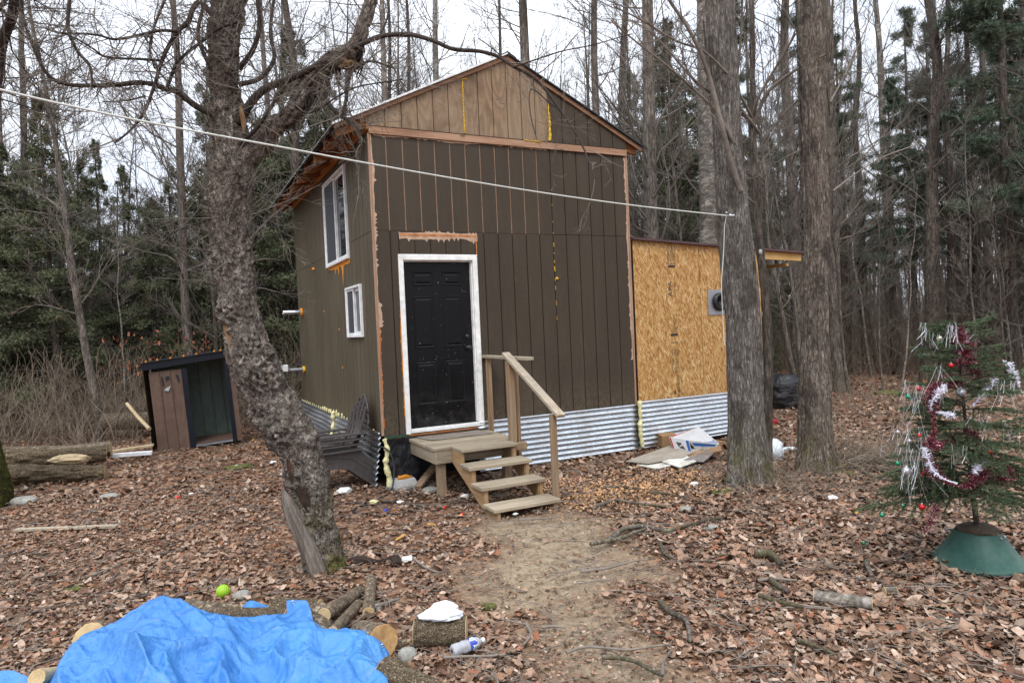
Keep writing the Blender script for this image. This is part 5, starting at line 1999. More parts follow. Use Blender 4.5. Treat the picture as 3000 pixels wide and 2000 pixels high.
def foliage_cards(mb, C, N_, size, cols, spread=.8, thin=.35, down=.4):
    """small sprays: each a little fan of three pointed leaflets at C"""
    n = len(C)
    d = rng.normal(0, 1, (n, 3)) + [0, 0, -down]
    d /= np.linalg.norm(d, axis=1, keepdims=True)
    s = np.cross(d, rng.normal(0, 1, (n, 3)))
    s /= np.linalg.norm(s, axis=1, keepdims=True)
    for a in ((-spread, spread) if thin > .2 else (-spread, 0, spread)):
        dd = d * math.cos(a) + s * math.sin(a)
        ss = -d * math.sin(a) + s * math.cos(a)
        L_ = (size * rng.uniform(.7, 1.3, n))[:, None]
        nn = np.cross(dd, ss)
        p0 = C
        p1 = C + dd * L_ * .5 + ss * L_ * thin * .5 + nn * L_ * .08
        p2 = C + dd * L_
        p3 = C + dd * L_ * .5 - ss * L_ * thin * .5
        V = np.stack([p0, p1, p2, p3], 1).reshape(-1, 3)
        F = np.arange(n * 4).reshape(n, 4)
        mb.add(V, F, 0, np.repeat(cols, 4, 0))


def conifer(h, r0, kind, seed):
    t = MB()
    n = 16
    z = np.linspace(-.3, h, n)
    P = np.c_[rng.normal(0, .03, n).cumsum() * .4, rng.normal(0, .03, n).cumsum() * .4, z]
    t.tubes(P, (r0 * (1 - .92 * np.clip(z / h, 0, 1)))[None], 8)
    me_t = t.mesh('trunk', MT['bark_brown'], True)
    c, dead = MB(), MB()
    if kind == 'cedar':
        nb, first, bl = 116, .08, 2.2
    else:
        nb, first, bl = 70, .30, 2.9
    k = np.sort(rng.uniform(first, .99, nb))
    az = rng.uniform(0, 6.28, nb)
    ln = bl * (1.04 - k) ** .75 * rng.uniform(.35, 1.2, nb)
    S = np.c_[np.interp(k * h, z, P[:, 0]), np.interp(k * h, z, P[:, 1]), k * h]
    up = .25 if kind == 'cedar' else .05
    K = 8
    t_ = np.linspace(0, 1, K)
    B = S[:, None] + ln[:, None, None] * t_[None, :, None] * np.c_[np.cos(az), np.sin(az), np.full(nb, up)][:, None]
    B[..., 2] -= (t_ ** 2)[None] * ln[:, None] * (.45 if kind == 'cedar' else .12)
    B[..., 2] += (np.clip(t_ - .7, 0, 1) * (.4 if kind == 'cedar' else .1))[None] * ln[:, None]
    c.tubes(B, .022 * (1 - .85 * t_)[None] * np.ones((nb, 1)), 3, col=(.05, .04, .03))
    m = 330 if kind == 'cedar' else 150
    u = np.sqrt(rng.uniform(.04, 1, (nb, m)))
    x = u * (K - 1)
    i = np.minimum(x.astype(int), K - 2)
    f = (x - i)[..., None]
    a = np.arange(nb)[:, None]
    C = B[a, i] * (1 - f) + B[a, i + 1] * f
    side = np.stack([-np.sin(az), np.cos(az), 0 * az], 1)[:, None]
    wdt = ln[:, None] * (.34 if kind == 'cedar' else .26) * (1 - u * .55)
    C = C + side * (rng.normal(0, .5, (nb, m)) * wdt)[..., None]
    C[..., 2] += rng.normal(0, .07 if kind == 'cedar' else .05, (nb, m)) - .05
    C = C.reshape(-1, 3)
    clump = fbm(C * (3.6 if kind == 'cedar' else 2.2) + seed, 131, 3) + rng.normal(0, .07, len(C))
    keep = clump > (.43 if kind == 'cedar' else .44)
    kf = np.repeat(k, m)
    keep &= rng.uniform(0, 1, len(C)) > np.clip((kf - .55) / .45, 0, 1) * (.55 if kind == 'cedar' else .3)
    C = C[keep]
    clump = clump[keep]
    if kind == 'cedar':
        ca, cb, cc = np.array(lin('#444c38')), np.array(lin('#646a4e')), np.array(lin('#746a50'))
    else:
        ca, cb, cc = np.array(lin('#414c40')), np.array(lin('#61705c')), np.array(lin('#727c64'))
    w = rng.uniform(0, 1, (len(C), 1))
    cols = ca * (1 - w) + cb * w
    cols = np.where(rng.uniform(0, 1, (len(C), 1)) < .10, cc, cols)
    if kind == 'cedar':
        foliage_cards(c, C, None, np.full(len(C), .075), cols, .45, .26, .45)
    else:
        foliage_cards(c, C, None, np.full(len(C), .15), cols, .5, .07, -.1)
        foliage_cards(c, C + rng.normal(0, .06, C.shape), None, np.full(len(C), .15), cols, .6, .07, -.1)
        foliage_cards(c, C + rng.normal(0, .06, C.shape), None, np.full(len(C), .15), cols, .6, .07, -.1)
    me_c = c.mesh('crown', MT['foliage'], False, True)
    nd = 55
    kk = rng.uniform(.05, .8, nd)
    azd = rng.uniform(0, 6.28, nd)
    grow(dead, np.c_[np.zeros((nd, 2)), kk * h], np.c_[np.cos(azd), np.sin(azd), rng.uniform(-.2, .3, nd)], rng.uniform(.6, 2.0, nd) * (1.1 - kk), np.full(nd, .012), 2, .7, 0, nchild=(5, 3, 3), rmin=.003)
    return me_t, me_c, dead.mesh('dead_branches', MT['twig_far'])


CED = [conifer(h, .13, 'cedar', k) for k, h in enumerate((8.5, 7.2, 9.5))]
PIN = [conifer(h, .20, 'pine', 10 + k) for k, h in enumerate((15, 13, 17))]

CEDARS = [  # px, distance, scale
    (20, 15.5, .80), (95, 17, .9), (165, 15, .78), (250, 17.5, .82), (330, 16.5, .66), (390, 19, .72), (455, 16.5, .66), (-70, 14.5, .85), (-160, 17, 1.), (520, 20, .85),
    (600, 17, .84), (660, 20, 1.05), (740, 17, .95), (820, 20, 1.15), (900, 18, 1.05), (970, 18.6, 1.1), (1040, 21, 1.05), (300, 21, .85), (130, 20, .95), (30, 21, 1.0),
    (690, 24, 1.1), (480, 23, .8), (200, 24, .9), (1980, 18, 1.02), (2040, 21, 1.1), (1960, 24, 1.2), (2200, 20, .75), (2260, 24, 1.0), (2390, 27, .9), (1880, 26, 1.2), (-260, 15, 1.), (870, 26, 1.3), (980, 27, 1.3),
    (2130, 26, 1.1), (2860, 24, .55), (2960, 22, .6), (3060, 20, .8)]
def PLACE(px):
    for lim, w in ((-100, 'left of the picture edge'), (60, 'at the left edge'), (180, 'behind the crooked pale young tree'), (280, 'just right of the crooked pale young tree'), (360, 'above the left end of the brush'), (500, 'above the metal shed'),
                   (620, 'directly left of the leaning apple trunk'), (720, 'directly behind the leaning apple trunk'), (850, 'between the apple tree and the cabin'), (950, 'behind the left eave of the cabin'), (1100, 'behind the left roof slope'),
                   (1940, 'behind the right eave of the cabin'), (2020, 'above the left part of the lean-to roof'), (2160, 'behind the clothesline maple'), (2320, 'between the two thick maples'), (2500, 'right behind the mottled maple'),
                   (2720, 'left of the dark scaly trunk'), (2900, 'above the decorated spruce'), (3010, 'at the right edge')):
        if px < lim:
            return w
    return 'just outside the right edge'


def ROW(d):
    return 'in the front row' if d < 17 else 'a little farther back' if d < 19 else 'in the second row' if d < 22 else 'in the third row' if d < 25 else 'far back' if d < 29 else 'farthest back'


LC = {0: 'dark green cedar at the left edge of the yard, foliage down to head height', 4: 'short cedar at the right end of the left cedar row, top against the sky',
      23: 'olive-green cedar behind the lean-to roof beside the grey trunk', 12: 'cedar seen just right of the leaning apple trunk'}
for k, (px, d, s_) in enumerate(CEDARS):
    p = P3(px, 1000, d)
    plant(CED[k % 3], 'cedar_tree', LC.get(k) or ('cedar %s, %s' % (PLACE(px), ROW(d))), p[0], p[1], s_, group='cedars in the woods')
PINES = [(2960, 17, .9), (3060, 19, 1.), (2860, 23, .95), (2680, 28, .95), (3180, 15, .8), (2420, 34, 1.05), (2110, 30, .95), (2990, 28, 1.1), (2180, 24, .8), (2480, 23, .75), (2620, 21, .7), (2370, 26, .9), (2740, 24, .8), (1990, 28, 1.), (2900, 31, 1.1)]
LP = {0: 'large pine with drooping dark boughs at the right edge of the picture'}
for k, (px, d, s_) in enumerate(PINES):
    p = P3(px, 1000, d)
    plant(PIN[k % 3], 'pine_tree', LP.get(k) or ('pine %s, %s' % (PLACE(px), ROW(d))), p[0], p[1], s_, group='pines in the woods')

# ------------------------------------------------------------------ brush and far woods
def stems(N, cx, cy, h0, h1, name, label, mat, r=.006, branch=True, bend=.35, lv=2):
    mb = MB()
    P = np.c_[cx, cy, gh(cx, cy) - .05]
    D = np.c_[rng.normal(0, bend, N), rng.normal(0, bend, N), np.ones(N)]
    grow(mb, P, D, rng.uniform(h0, h1, N), rng.uniform(.6, 1.4, N) * r, lv, .6, .1, .2, K=(6, 4, 3), nchild=(4, 3, 2), lenr=(.45, .5, .5), sides=(3, 3, 3), rmin=.0028)
    o = mb.obj(name, mat, smooth=True)
    tag(o, label, 'brush', kind='stuff')


def fan(N, s0, s1, d0, d1):
    d = rng.uniform(d0, d1, N)
    s = rng.uniform(s0, s1, N) * d
    return CAM[0] + math.sin(YAW) * d + math.cos(YAW) * s, CAM[1] + math.cos(YAW) * d - math.sin(YAW) * s


x, y = fan(2900, -.86, -.33, 12.4, 20)
k = np.hypot(x + 1.8, y - 5.4) > 1.6
stems(int(k.sum()), x[k], y[k], .35, 2.0, 'brush', 'dense tangle of grey-brown leafless brush left of and behind the metal shed', MT['brush'], .007, bend=.6)
x, y = fan(1500, -.35, .12, 15.5, 26)
k = y > 7
stems(int(k.sum()), x[k], y[k], .6, 3.0, 'brush', 'leafless brush in the woods behind the cabin', MT['brush'], .007)
x, y = fan(2600, .28, .86, 19, 34)
stems(len(x), x, y, .6, 3.4, 'brush', 'grey leafless brush and whips between the trunks on the right', MT['brush'], .008)
x, y = fan(420, .40, .80, 10.5, 19)
stems(len(x), x, y, .2, 1.0, 'brush', 'thin scattered whips over the leaves on the right', MT['brush'], .004, lv=1)

mb = MB()
x, y = fan(1200, -.95, .95, 42, 95)
z = gh(x, y)
h = rng.uniform(5, 13, len(x))
r = rng.uniform(.05, .2, len(x))
t = np.linspace(0, 1, 4)
P = np.stack([x[:, None] + rng.normal(0, .25, (len(x), 4)).cumsum(1), y[:, None] + rng.normal(0, .25, (len(x), 4)).cumsum(1), z[:, None] - .3 + h[:, None] * t], -1)
mb.tubes(P, r[:, None] * (1 - .8 * t), 4)
n = 9000
i = rng.integers(0, len(x), n)
u = rng.uniform(.15, 1, n)
st = np.c_[x[i], y[i], z[i] + h[i] * u]
L_ = rng.uniform(.6, 2.6, n)
d = np.c_[rng.normal(0, 1, (n, 2)), rng.uniform(-.1, 1.2, n)]
tt = np.linspace(0, 1, 3)
P = st[:, None] + d[:, None] * (L_[:, None] * tt)[..., None] + rng.normal(0, .12, (n, 3, 3)) * tt[None, :, None]
mb.tubes(P, .018 * (1 - .7 * tt)[None] * np.ones((n, 1)), 3)
o = mb.obj('distant_woods', MT['bark_brown'])
tag(o, 'distant mass of thin dark trunks and twigs closing the view', 'woods', kind='stuff')
mb = MB()
x, y = fan(4200, -.95, .95, 30, 60)
st = np.c_[x, y, gh(x, y)]
L_ = rng.uniform(.8, 3.2, len(x))
d = np.c_[rng.normal(0, .5, (len(x), 2)), np.ones(len(x))]
tt = np.linspace(0, 1, 4)
P = st[:, None] + d[:, None] * (L_[:, None] * tt)[..., None] + rng.normal(0, .12, (len(x), 4, 3)) * tt[None, :, None]
mb.tubes(P, .016 * (1 - .7 * tt)[None] * np.ones((len(x), 1)), 3)
o = mb.obj('distant_brush', MT['brush'])
tag(o, 'far leafless undergrowth between the distant trunks', 'brush', kind='stuff')
# rusty dead leaves still hanging in the brush left of the shed
mb = MB()
x, y = fan(420, -.60, -.44, 13.5, 16.5)
C = np.c_[x, y, rng.uniform(1.0, 2.1, len(x))]
cl = fbm(C * 1.3, 141, 2)
C = C[cl > .45]
leaves(mb, C[:, 0], C[:, 1], C[:, 2], np.full(len(C), .055), 1.0, cols=np.array(lin('#7d4a33')) * rng.uniform(.6, 1.3, (len(C), 1)))
tag(mb.obj('hanging_leaves', MT['leaf'], color=True), 'rust-coloured dead leaves hanging on the brush above the metal shed', 'dead leaves', kind='stuff')

# ================================================================== CLOTHESLINE
A0 = P3(0, 263, 3.4)
A1 = P3(2130, 632, 6.95)
A_1 = A0 + (A0 - A1) * .35
ln_ = [A_1 + [0, 0, .25], A0]
for k in (.25, .5, .75):
    p = A0 * (1 - k) + A1 * k
    ln_.append(p - [0, 0, .075 * 4 * k * (1 - k)])
ln_.append(A1)
rope = thing('clothesline', 'thin white cord stretched across the yard from upper left to the maple', 'rope', A1)
MTrope = speckled('white_cord', lin('#b9bcb4'), lin('#d4d6cf'), scale=60, sc=(1, 1, 1), rough=.8, bump=.3)
P = smoothline(ln_, 90)
MB().tubes(P - A1, .0062, 8).obj('cord', MTrope, rope, smooth=True)
p = np.array([A1, P3(2123, 660, 6.97), P3(2120, 740, 6.98), P3(2114, 830, 6.96), P3(2118, 930, 6.99), P3(2122, 1010, 7.0)])
MB().tubes(smoothline(p, 30) - A1, .004, 6).obj('hanging_end', MTrope, rope, smooth=True)
hk = MB()
lathe(hk, [(.001, 0), (.018, 0), (.022, .01), (.012, .03), (.016, .05), (.001, .06)], (A1 - A1) + _r * .02, tuple(_r), 14)
hk.tubes(np.array([[0, 0, 0], _r * .05 + _f * .02, _r * .09 + _f * .10]), .007, 6)
V, F = ICO1
hk.add(V * .012 + _u * .03 - _r * .005, F)
hk.obj('hook', MT['steel'], rope, smooth=True)

# ================================================================== DECORATED SPRUCE
SP = G(2868, 1655)
SP = np.array([SP[0], SP[1], float(gh(SP[0], SP[1])) + .01])
stand = MB()
lathe(stand, [(.10, .232), (.135, .232), (.143, .226), (.15, .215), (.268, .035), (.288, .03), (.292, .012), (.285, .0), (.05, .0)], (0, 0, 0), (0, 0, 1), 56)
so = thing('tree_stand', 'dark green plastic cone-shaped stand holding the small spruce', 'tree stand', SP)
stand.obj('body', speckled('green_plastic', lin('#2b4a43'), lin('#32534b'), lin('#43594e'), scale=3, rough=.5, bump=.05), so, smooth=True)
V, F = ICO3
MB().add(V * [.135, .135, .05] * (1 + .5 * (fbm(V * 5, 151)[:, None] - .5)) + [0, 0, .232], F).obj('soil', speckled('potting_soil', lin('#3a3029'), lin('#5a4d40'), scale=20, bump=.8, bdist=.01), so)
for a in (.3, 2.4, 4.5):
    e = MB()
    c, s = math.cos(a), math.sin(a)
    e.tubes(np.array([[c * .15, s * .15, .24], [c * .19, s * .19, .235]]), .004, 6)
    rg_ = np.array([[c * .19 + .018 * math.cos(q) * c, s * .19 + .018 * math.cos(q) * s, .235 + .018 * math.sin(q)] for q in np.linspace(0, 6.28, 16)])
    e.tubes(rg_, .003, 6)
    e.obj('eye_bolt', MT['steel'], so, smooth=True)

spruce = thing('spruce_tree', 'small sparse spruce decorated with tinsel standing in a green stand', 'tree', SP)
top = P3(2794, 915, 4.66) - SP
tl = np.array([[0, 0, .2], top * [.25, .25, 0] + [0, 0, .55], top * [.55, .55, 0] + [0, 0, 1.05], top])
tP, tR = smoothline(tl, 60, [.02, .016, .011, .005])
MB().tubes(tP, tR[None], 8).obj('trunk', MT['bark_brown'], spruce, smooth=True)
BR = []
nb = 76
ks = np.linspace(.17, .93, nb)
for k in ks:
    az = rng.uniform(0, 6.28)
    L_ = .68 * (1.0 - k) ** .8 * rng.uniform(.65, 1.15) + .10
    BR.append((k, az, L_))
# boughs the photograph shows clearly: (height fraction, direction in the picture: -1 left +1 right, length, rise)
DIRR = np.array([_r[0], _r[1], 0]) / np.hypot(_r[0], _r[1])
DIRF = np.array([_f[0], _f[1], 0]) / np.hypot(_f[0], _f[1])
boughs, twgs = [], []


def bough(k, dirv, L_, rise, sag):
    i = int(np.clip(k * 59, 0, 58))
    p = tP[i]
    t = np.linspace(0, 1, 12)
    q = p + np.outer(t * L_, dirv) + np.outer(t * L_ * rise - t ** 2 * L_ * sag, [0, 0, 1])
    return q


for k, az, L_ in BR:
    boughs.append(bough(k, DIRR * math.cos(az) + DIRF * math.sin(az), L_, .25 * k + .05, .25 - .2 * k))
for k, sx_, L_, rise, sag, ff in ((.84, -1, .22, .5, 0, .1), (.86, 1, .26, .7, 0, 0), (.62, 1, .62, .42, .05, .1), (.62, -1, .40, .28, .1, -.1), (.50, 1, .58, .15, -.05, -.1), (.38, 1, .72, .45, .1, .1), (.36, -1, .58, .32, .25, 0),
                              (.30, -1, .66, .05, .15, -.2), (.20, -1, .84, .02, .10, 0), (.24, 1, .70, .05, .10, 0), (.22, -1, .50, .0, .1, -.3), (.28, 1, .62, .15, .1, .2), (.22, 1, .6, .02, .12, -.3), (.3, -1, .5, .1, .2, .3), (.44, -1, .45, .2, .2, .2)):
    dv = DIRR * sx_ + DIRF * ff
    boughs.append(bough(k, dv / np.linalg.norm(dv), L_, rise, sag))
mbw, mbn = MB(), MB()
segs = []
for q in boughs:
    mbw.tubes(q, np.linspace(.006, .002, 12)[None], 5)
    L_ = np.linalg.norm(q[-1] - q[0])
    segs.append((q[2:], 1))
    d = q[-1] - q[0]
    d /= np.linalg.norm(d)
    sd_ = np.cross(d, [0, 0, 1])
    for t in np.arange(.2, .97, .045 / max(L_, .15)):
        i = int(t * 11)
        for s in (-1, 1):
            l2 = L_ * .42 * (1.05 - t) * rng.uniform(.5, 1.1) + .03
            e = d * .75 + sd_ * s * .8 + [0, 0, rng.normal(-.05, .12)]
            tt = np.linspace(0, 1, 5)
            tw = q[i] + np.outer(tt * l2, e) - np.outer(tt ** 2 * l2 * .15, [0, 0, 1])
            segs.append((tw, 0))
            mbw.tubes(tw, np.linspace(.003, .0012, 5)[None], 3)
mbw.obj('branches', MT['bark_brown'], spruce, smooth=True)['kind'] = 'stuff'
S0, S1 = [], []
for q, main in segs:
    m = max(3, int(np.linalg.norm(q[-1] - q[0]) * 560))
    u = rng.uniform(0, 1, m) * (len(q) - 1)
    i = np.minimum(u.astype(int), len(q) - 2)
    f = (u - i)[:, None]
    S0.append(q[i] * (1 - f) + q[i + 1] * f)
    dd = q[i + 1] - q[i]
    S1.append(dd / (np.linalg.norm(dd, axis=1, keepdims=True) + 1e-9))
m = 220
u = rng.uniform(30, 58, m)
S0.append(tP[u.astype(int)])
S1.append(np.repeat([[0, 0, 1.]], m, 0))
S0, S1 = np.vstack(S0), np.vstack(S1)
n = len(S0)
rv = rng.normal(0, 1, (n, 3)) + [0, 0, .35]
rv -= (rv * S1).sum(1, keepdims=True) * S1
rv /= np.linalg.norm(rv, axis=1, keepdims=True)
nd = S1 * .75 + rv * .75
nd /= np.linalg.norm(nd, axis=1, keepdims=True)
ww = np.cross(nd, rng.normal(0, 1, (n, 3)))
ww /= np.linalg.norm(ww, axis=1, keepdims=True)
Ln = rng.uniform(.015, .026, n)[:, None]
V = np.stack([S0 - ww * .0015, S0 + ww * .0015, S0 + nd * Ln + ww * .0004, S0 + nd * Ln - ww * .0004], 1).reshape(-1, 3)
w = rng.uniform(0, 1, (n, 1))
cols = np.array(lin('#35472f')) * (1 - w) + np.array(lin('#647556')) * w
mbn.add(V, np.arange(4 * n).reshape(n, 4), 0, np.repeat(cols, 4, 0))
mbn.obj('needles', MT['foliage'], spruce, color=True)['kind'] = 'stuff'

# garlands: (px, py, depth offset) relative to the trunk distance
DSP = 4.66
MTred = Mat('red_tinsel', (.28, .012, .03), .3, .75, .6)
_n = MTred.noise(160, detail=2)
MTred.color(MTred.ramp(_n, [(.42, (.10, .008, .02)), (.55, (.25, .02, .045)), (.66, (.70, .52, .56))]))
MTwht = Mat('white_tinsel', (.75, .74, .84), .5, .0, .5)
MTsil = Mat('silver_tinsel', (.52, .52, .55), .3, .75, .6)


def garland(name, path, r, mat, label, per=1500, ln=.03, group=None, wd=.0015):
    pts = np.array([P3(x, y, DSP + d) for x, y, d in path])
    L_ = np.linalg.norm(np.diff(pts, axis=0), axis=1).sum()
    K = max(20, int(L_ * 80))
    P = smoothline(pts, K)
    T = np.gradient(P, axis=0)
    T /= np.linalg.norm(T, axis=1, keepdims=True)
    n = int(L_ * per)
    u = rng.uniform(0, K - 1.001, n)
    i = u.astype(int)
    C = P[i] + (P[i + 1] - P[i]) * (u - i)[:, None]
    rv = rng.normal(0, 1, (n, 3))
    rv -= (rv * T[i]).sum(1, keepdims=True) * T[i]
    rv /= np.linalg.norm(rv, axis=1, keepdims=True)
    d = rv + T[i] * rng.normal(0, .35, (n, 1))
    w = np.cross(d, rng.normal(0, 1, (n, 3)))
    w /= np.linalg.norm(w, axis=1, keepdims=True)
    l2 = (r * rng.uniform(.25, 1.45, n) * (.8 + .5 * np.sin(u * .23)))[:, None]
    V = np.stack([C - w * wd, C + w * wd, C + d * l2 + w * wd * .7, C + d * l2 - w * wd * .7], 1).reshape(-1, 3)
    root = thing(name, label, 'garland', pts[0], group)
    mb = MB()
    mb.add(V - pts[0], np.arange(4 * n).reshape(n, 4))
    mb.obj('tinsel', mat, root)['kind'] = 'stuff'
    MB().tubes(P - pts[0], .003, 5).obj('string', mat, root, smooth=True)


RG = 'tinsel garlands on the spruce'
garland('red_garland', [(2800, 958, -.05), (2815, 990, -.09), (2800, 1000, .0), (2822, 975, .04), (2835, 1020, -.04), (2815, 1045, -.10), (2800, 1065, -.1), (2830, 1050, -.02), (2850, 1080, .02), (2868, 1098, .02), (2840, 1112, .0), (2800, 1115, .04),
                        (2765, 1122, -.05), (2735, 1130, -.12), (2728, 1170, -.18), (2735, 1220, -.2), (2736, 1270, -.2), (2725, 1300, -.2), (2760, 1300, -.1), (2790, 1285, 0)],
        .036, MTred.m, 'red tinsel garland winding down the upper half of the spruce', 3400, group=RG)
garland('red_garland', [(2830, 1262, .1), (2855, 1275, .0), (2868, 1310, -.08), (2875, 1345, -.1), (2868, 1395, -.1), (2905, 1352, -.15), (2945, 1350, -.15), (2958, 1390, -.15), (2935, 1405, -.18), (2925, 1385, -.2)],
        .036, MTred.m, 'red tinsel garland looping at the right side of the spruce', 2600, group=RG)
garland('red_garland', [(2715, 1330, -.2), (2735, 1380, -.24), (2770, 1408, -.27), (2815, 1425, -.28), (2860, 1405, -.25), (2900, 1372, -.2), (2935, 1355, -.16)],
        .034, MTred.m, 'lowest drooping loop of red tinsel across the front of the spruce', 2400, group=RG)
garland('red_garland', [(2745, 1480, -.1), (2722, 1530, -.12), (2705, 1562, -.12)], .032, MTred.m, 'short hanging tail of dark red tinsel above the green stand', 1800, group=RG)
garland('white_garland', [(2708, 1310, -.2), (2716, 1335, -.22), (2732, 1375, -.26), (2765, 1402, -.29), (2805, 1415, -.30)], .019, MTwht.m, 'white snowflake garland along the lowest red loop', 1500, wd=.002, group=RG)
garland('white_garland', [(2855, 1385, -.28), (2870, 1365, -.24), (2895, 1350, -.22)], .020, MTwht.m, 'short white snowflake garland over the red loop on the right', 1500, wd=.002, group=RG)
garland('white_garland', [(2938, 1062, .0), (2955, 1065, .0), (2968, 1090, .0), (2985, 1130, .0), (3010, 1180, .0)], .020, MTwht.m, 'white garland hanging from the top right bough of the spruce', 1500, wd=.002, group=RG)
garland('white_garland', [(2920, 1105, -.05), (2895, 1140, -.05), (2870, 1165, -.06), (2850, 1190, -.06)], .020, MTwht.m, 'white garland following the upper right bough towards the trunk', 1500, wd=.002, group=RG)
garland('white_garland', [(2770, 1130, -.15), (2740, 1160, -.2), (2728, 1200, -.2), (2765, 1210, -.15), (2792, 1218, -.1)], .020, MTwht.m, 'white garland beside the red one left of the trunk', 1500, wd=.002, group=RG)

# icicle strands hanging in bunches
mb = MB()
PTS = []
for (x0, y0, x1, y1, nn, dz) in ((2645, 1118, 2710, 1135, 26, .28), (2775, 940, 2800, 960, 34, .14), (2690, 935, 2740, 975, 18, .12), (2600, 1245, 2730, 1260, 32, .22), (2630, 1320, 2720, 1310, 28, .20), (2920, 1120, 2980, 1120, 26, .16),
                                 (2790, 1300, 2835, 1310, 22, .14), (2700, 1360, 2640, 1370, 24, .2), (2745, 1060, 2760, 1080, 10, .16), (2770, 1125, 2750, 1130, 20, .12), (2840, 1200, 2990, 1260, 26, .14), (2830, 970, 2880, 985, 10, .06)):
    for _ in range(int(nn * .8)):
        u = rng.uniform()
        PTS.append((x0 + (x1 - x0) * u + rng.normal(0, 6), y0 + (y1 - y0) * u + rng.normal(0, 5), -.15 + rng.normal(0, .10), dz * rng.uniform(.35, 1.2)))
for x, y, dd, L_ in PTS:
    p = P3(x, y, DSP + dd)
    sw_ = np.array([rng.normal(-.15, .25), rng.normal(0, .2), -1])
    q = np.array([p, p + sw_ * L_ * .5 + rng.normal(0, .006, 3), p + sw_ * L_ * np.array([1.3, 1.3, 1]) + rng.normal(0, .008, 3)])
    mb.tubes(q - SP, .00062, 3)
o = mb.obj('icicle_tinsel', MTsil.m)
o.location = SP
tag(o, 'bunches of thin silver tinsel strands hanging from the spruce boughs', 'tinsel', kind='stuff')
# glass balls
MTr = Mat('red_ball', (.45, .01, .015), .16, .35, .6).m
MTgr = Mat('green_ball', (.01, .20, .10), .16, .4, .6).m
MTsv = Mat('silver_ball', (.42, .42, .45), .35, .6, .6).m
MTgd = Mat('pale_gold_ball', (.62, .60, .48), .25, .3, .6).m
for x, y, r, mt, lb, dd in (
        (2752, 991, 8, MTgd, 'pale gold ball ornament on the top left twig of the spruce', -.05), (2786, 1070, 7, MTr, 'red ball ornament close to the trunk under the top of the spruce', -.1),
        (2690, 1138, 7, MTr, 'red ball ornament on the upper left bough of the spruce', -.12), (2660, 1162, 6.5, MTgr, 'green ball ornament among the silver strands, upper left of the spruce', -.12),
        (2815, 1150, 14, MTsv, 'large silver ball ornament against the trunk of the spruce', .05), (2693, 1275, 6, MTr, 'small red ball ornament halfway down the left side of the spruce', -.15),
        (2630, 1265, 5.5, MTsv, 'small silver bell-like ornament at the far left tip halfway down the spruce', -.12), (2664, 1291, 5.5, MTsv, 'small silver ball ornament below the red one on the left of the spruce', -.12),
        (2630, 1357, 6.5, MTgr, 'green ball ornament left of the large silver ball', -.1), (2656, 1379, 13, MTsv, 'large silver ball ornament hanging low on the left of the spruce', -.1),
        (2900, 1322, 9, MTr, 'red ball ornament beside the right-hand tinsel loop', -.15), (2645, 1480, 5, MTgr, 'small green ball ornament on a low left bough', -.1),
        (2584, 1508, 7, MTgr, 'green ball ornament hanging from the lowest left bough tip', -.05), (2531, 1608, 5.5, MTgr, 'green ball ornament fallen on the leaves left of the stand', None),
        (2701, 1484, 9, MTr, 'red flattened ornament on a low bough above the stand', -.12)):
    if dd is None:
        p = G(x, y)
        p[2] = float(gh(p[0], p[1])) + .025
        dep = float((p - CAM) @ _f)
    else:
        dep = DSP + dd
        p = P3(x, y, dep)
    rr = r / FPX * dep
    t = thing('ball_ornament', lb, 'ornament', p, group='ball ornaments')
    V, F = ICO3
    MB().add(V * rr, F).obj('ball', mt, t, smooth=True)
    c = MB()
    lathe(c, [(rr * .25, rr * .95), (rr * .25, rr * 1.22), (.0001, rr * 1.22)], (0, 0, 0), (0, 0, 1), 10)
    if dd is not None:
        c.tubes(np.array([[0, 0, rr * 1.2], [0, 0, rr * 1.2 + .02]]), .0008, 4)
    c.obj('cap', MT['steel'], t, smooth=True)
# star fragment
V = np.array([[math.cos(a) * (.02 if k % 2 == 0 else .008), 0, math.sin(a) * (.02 if k % 2 == 0 else .008)] for k, a in enumerate(np.linspace(0, 2 * math.pi, 10, endpoint=False))])
o = MB().prism(V, (0, .003, 0)).obj('star_ornament', MTr, label='tiny red star ornament among the twigs left of the spruce', cat='ornament')
o.location = P3(2704, 1388, 4.55)

# ================================================================== BLUE TARP OVER FIREWOOD
M = Mat('blue_tarp', (.05, .2, .62), .36, 0, .5)
_n = M.noise(2.2, detail=6, rough=.6)
_s = M.noise(9, detail=6, rough=.7)
_c = M.ramp(_n, [(.3, (.034, .165, .47)), (.7, (.062, .24, .56))])
_c = M.mix(M.step(_s, .56, .72, 0, .5), _c, (.15, .24, .36))
M.color(_c)
_w = M.noise(420, (1, 1, 1), 1, .5)
_cr = M.noise(13, (1, 1.6, 1), 8, .72, 1.2)
_f1 = M.math('ABSOLUTE', M.math('SUBTRACT', M.noise(3.2, (1, 1.5, 1), 2, .5, .8), .5))
_f2 = M.math('ABSOLUTE', M.math('SUBTRACT', M.noise(12, (1.6, 1, 1), 3, .5, .8, rot=(0, 0, .7)), .5))
_cr = M.math('ADD', M.math('MULTIPLY', _cr, .7), M.math('ADD', M.math('MULTIPLY', M.step(_f1, 0, .2), 1.6), M.math('MULTIPLY', M.step(_f2, 0, .2), .25)))
M.bump(M.math('ADD', M.math('MULTIPLY', _w, .12), _cr), .65, .02)
MT['tarp'] = M.m

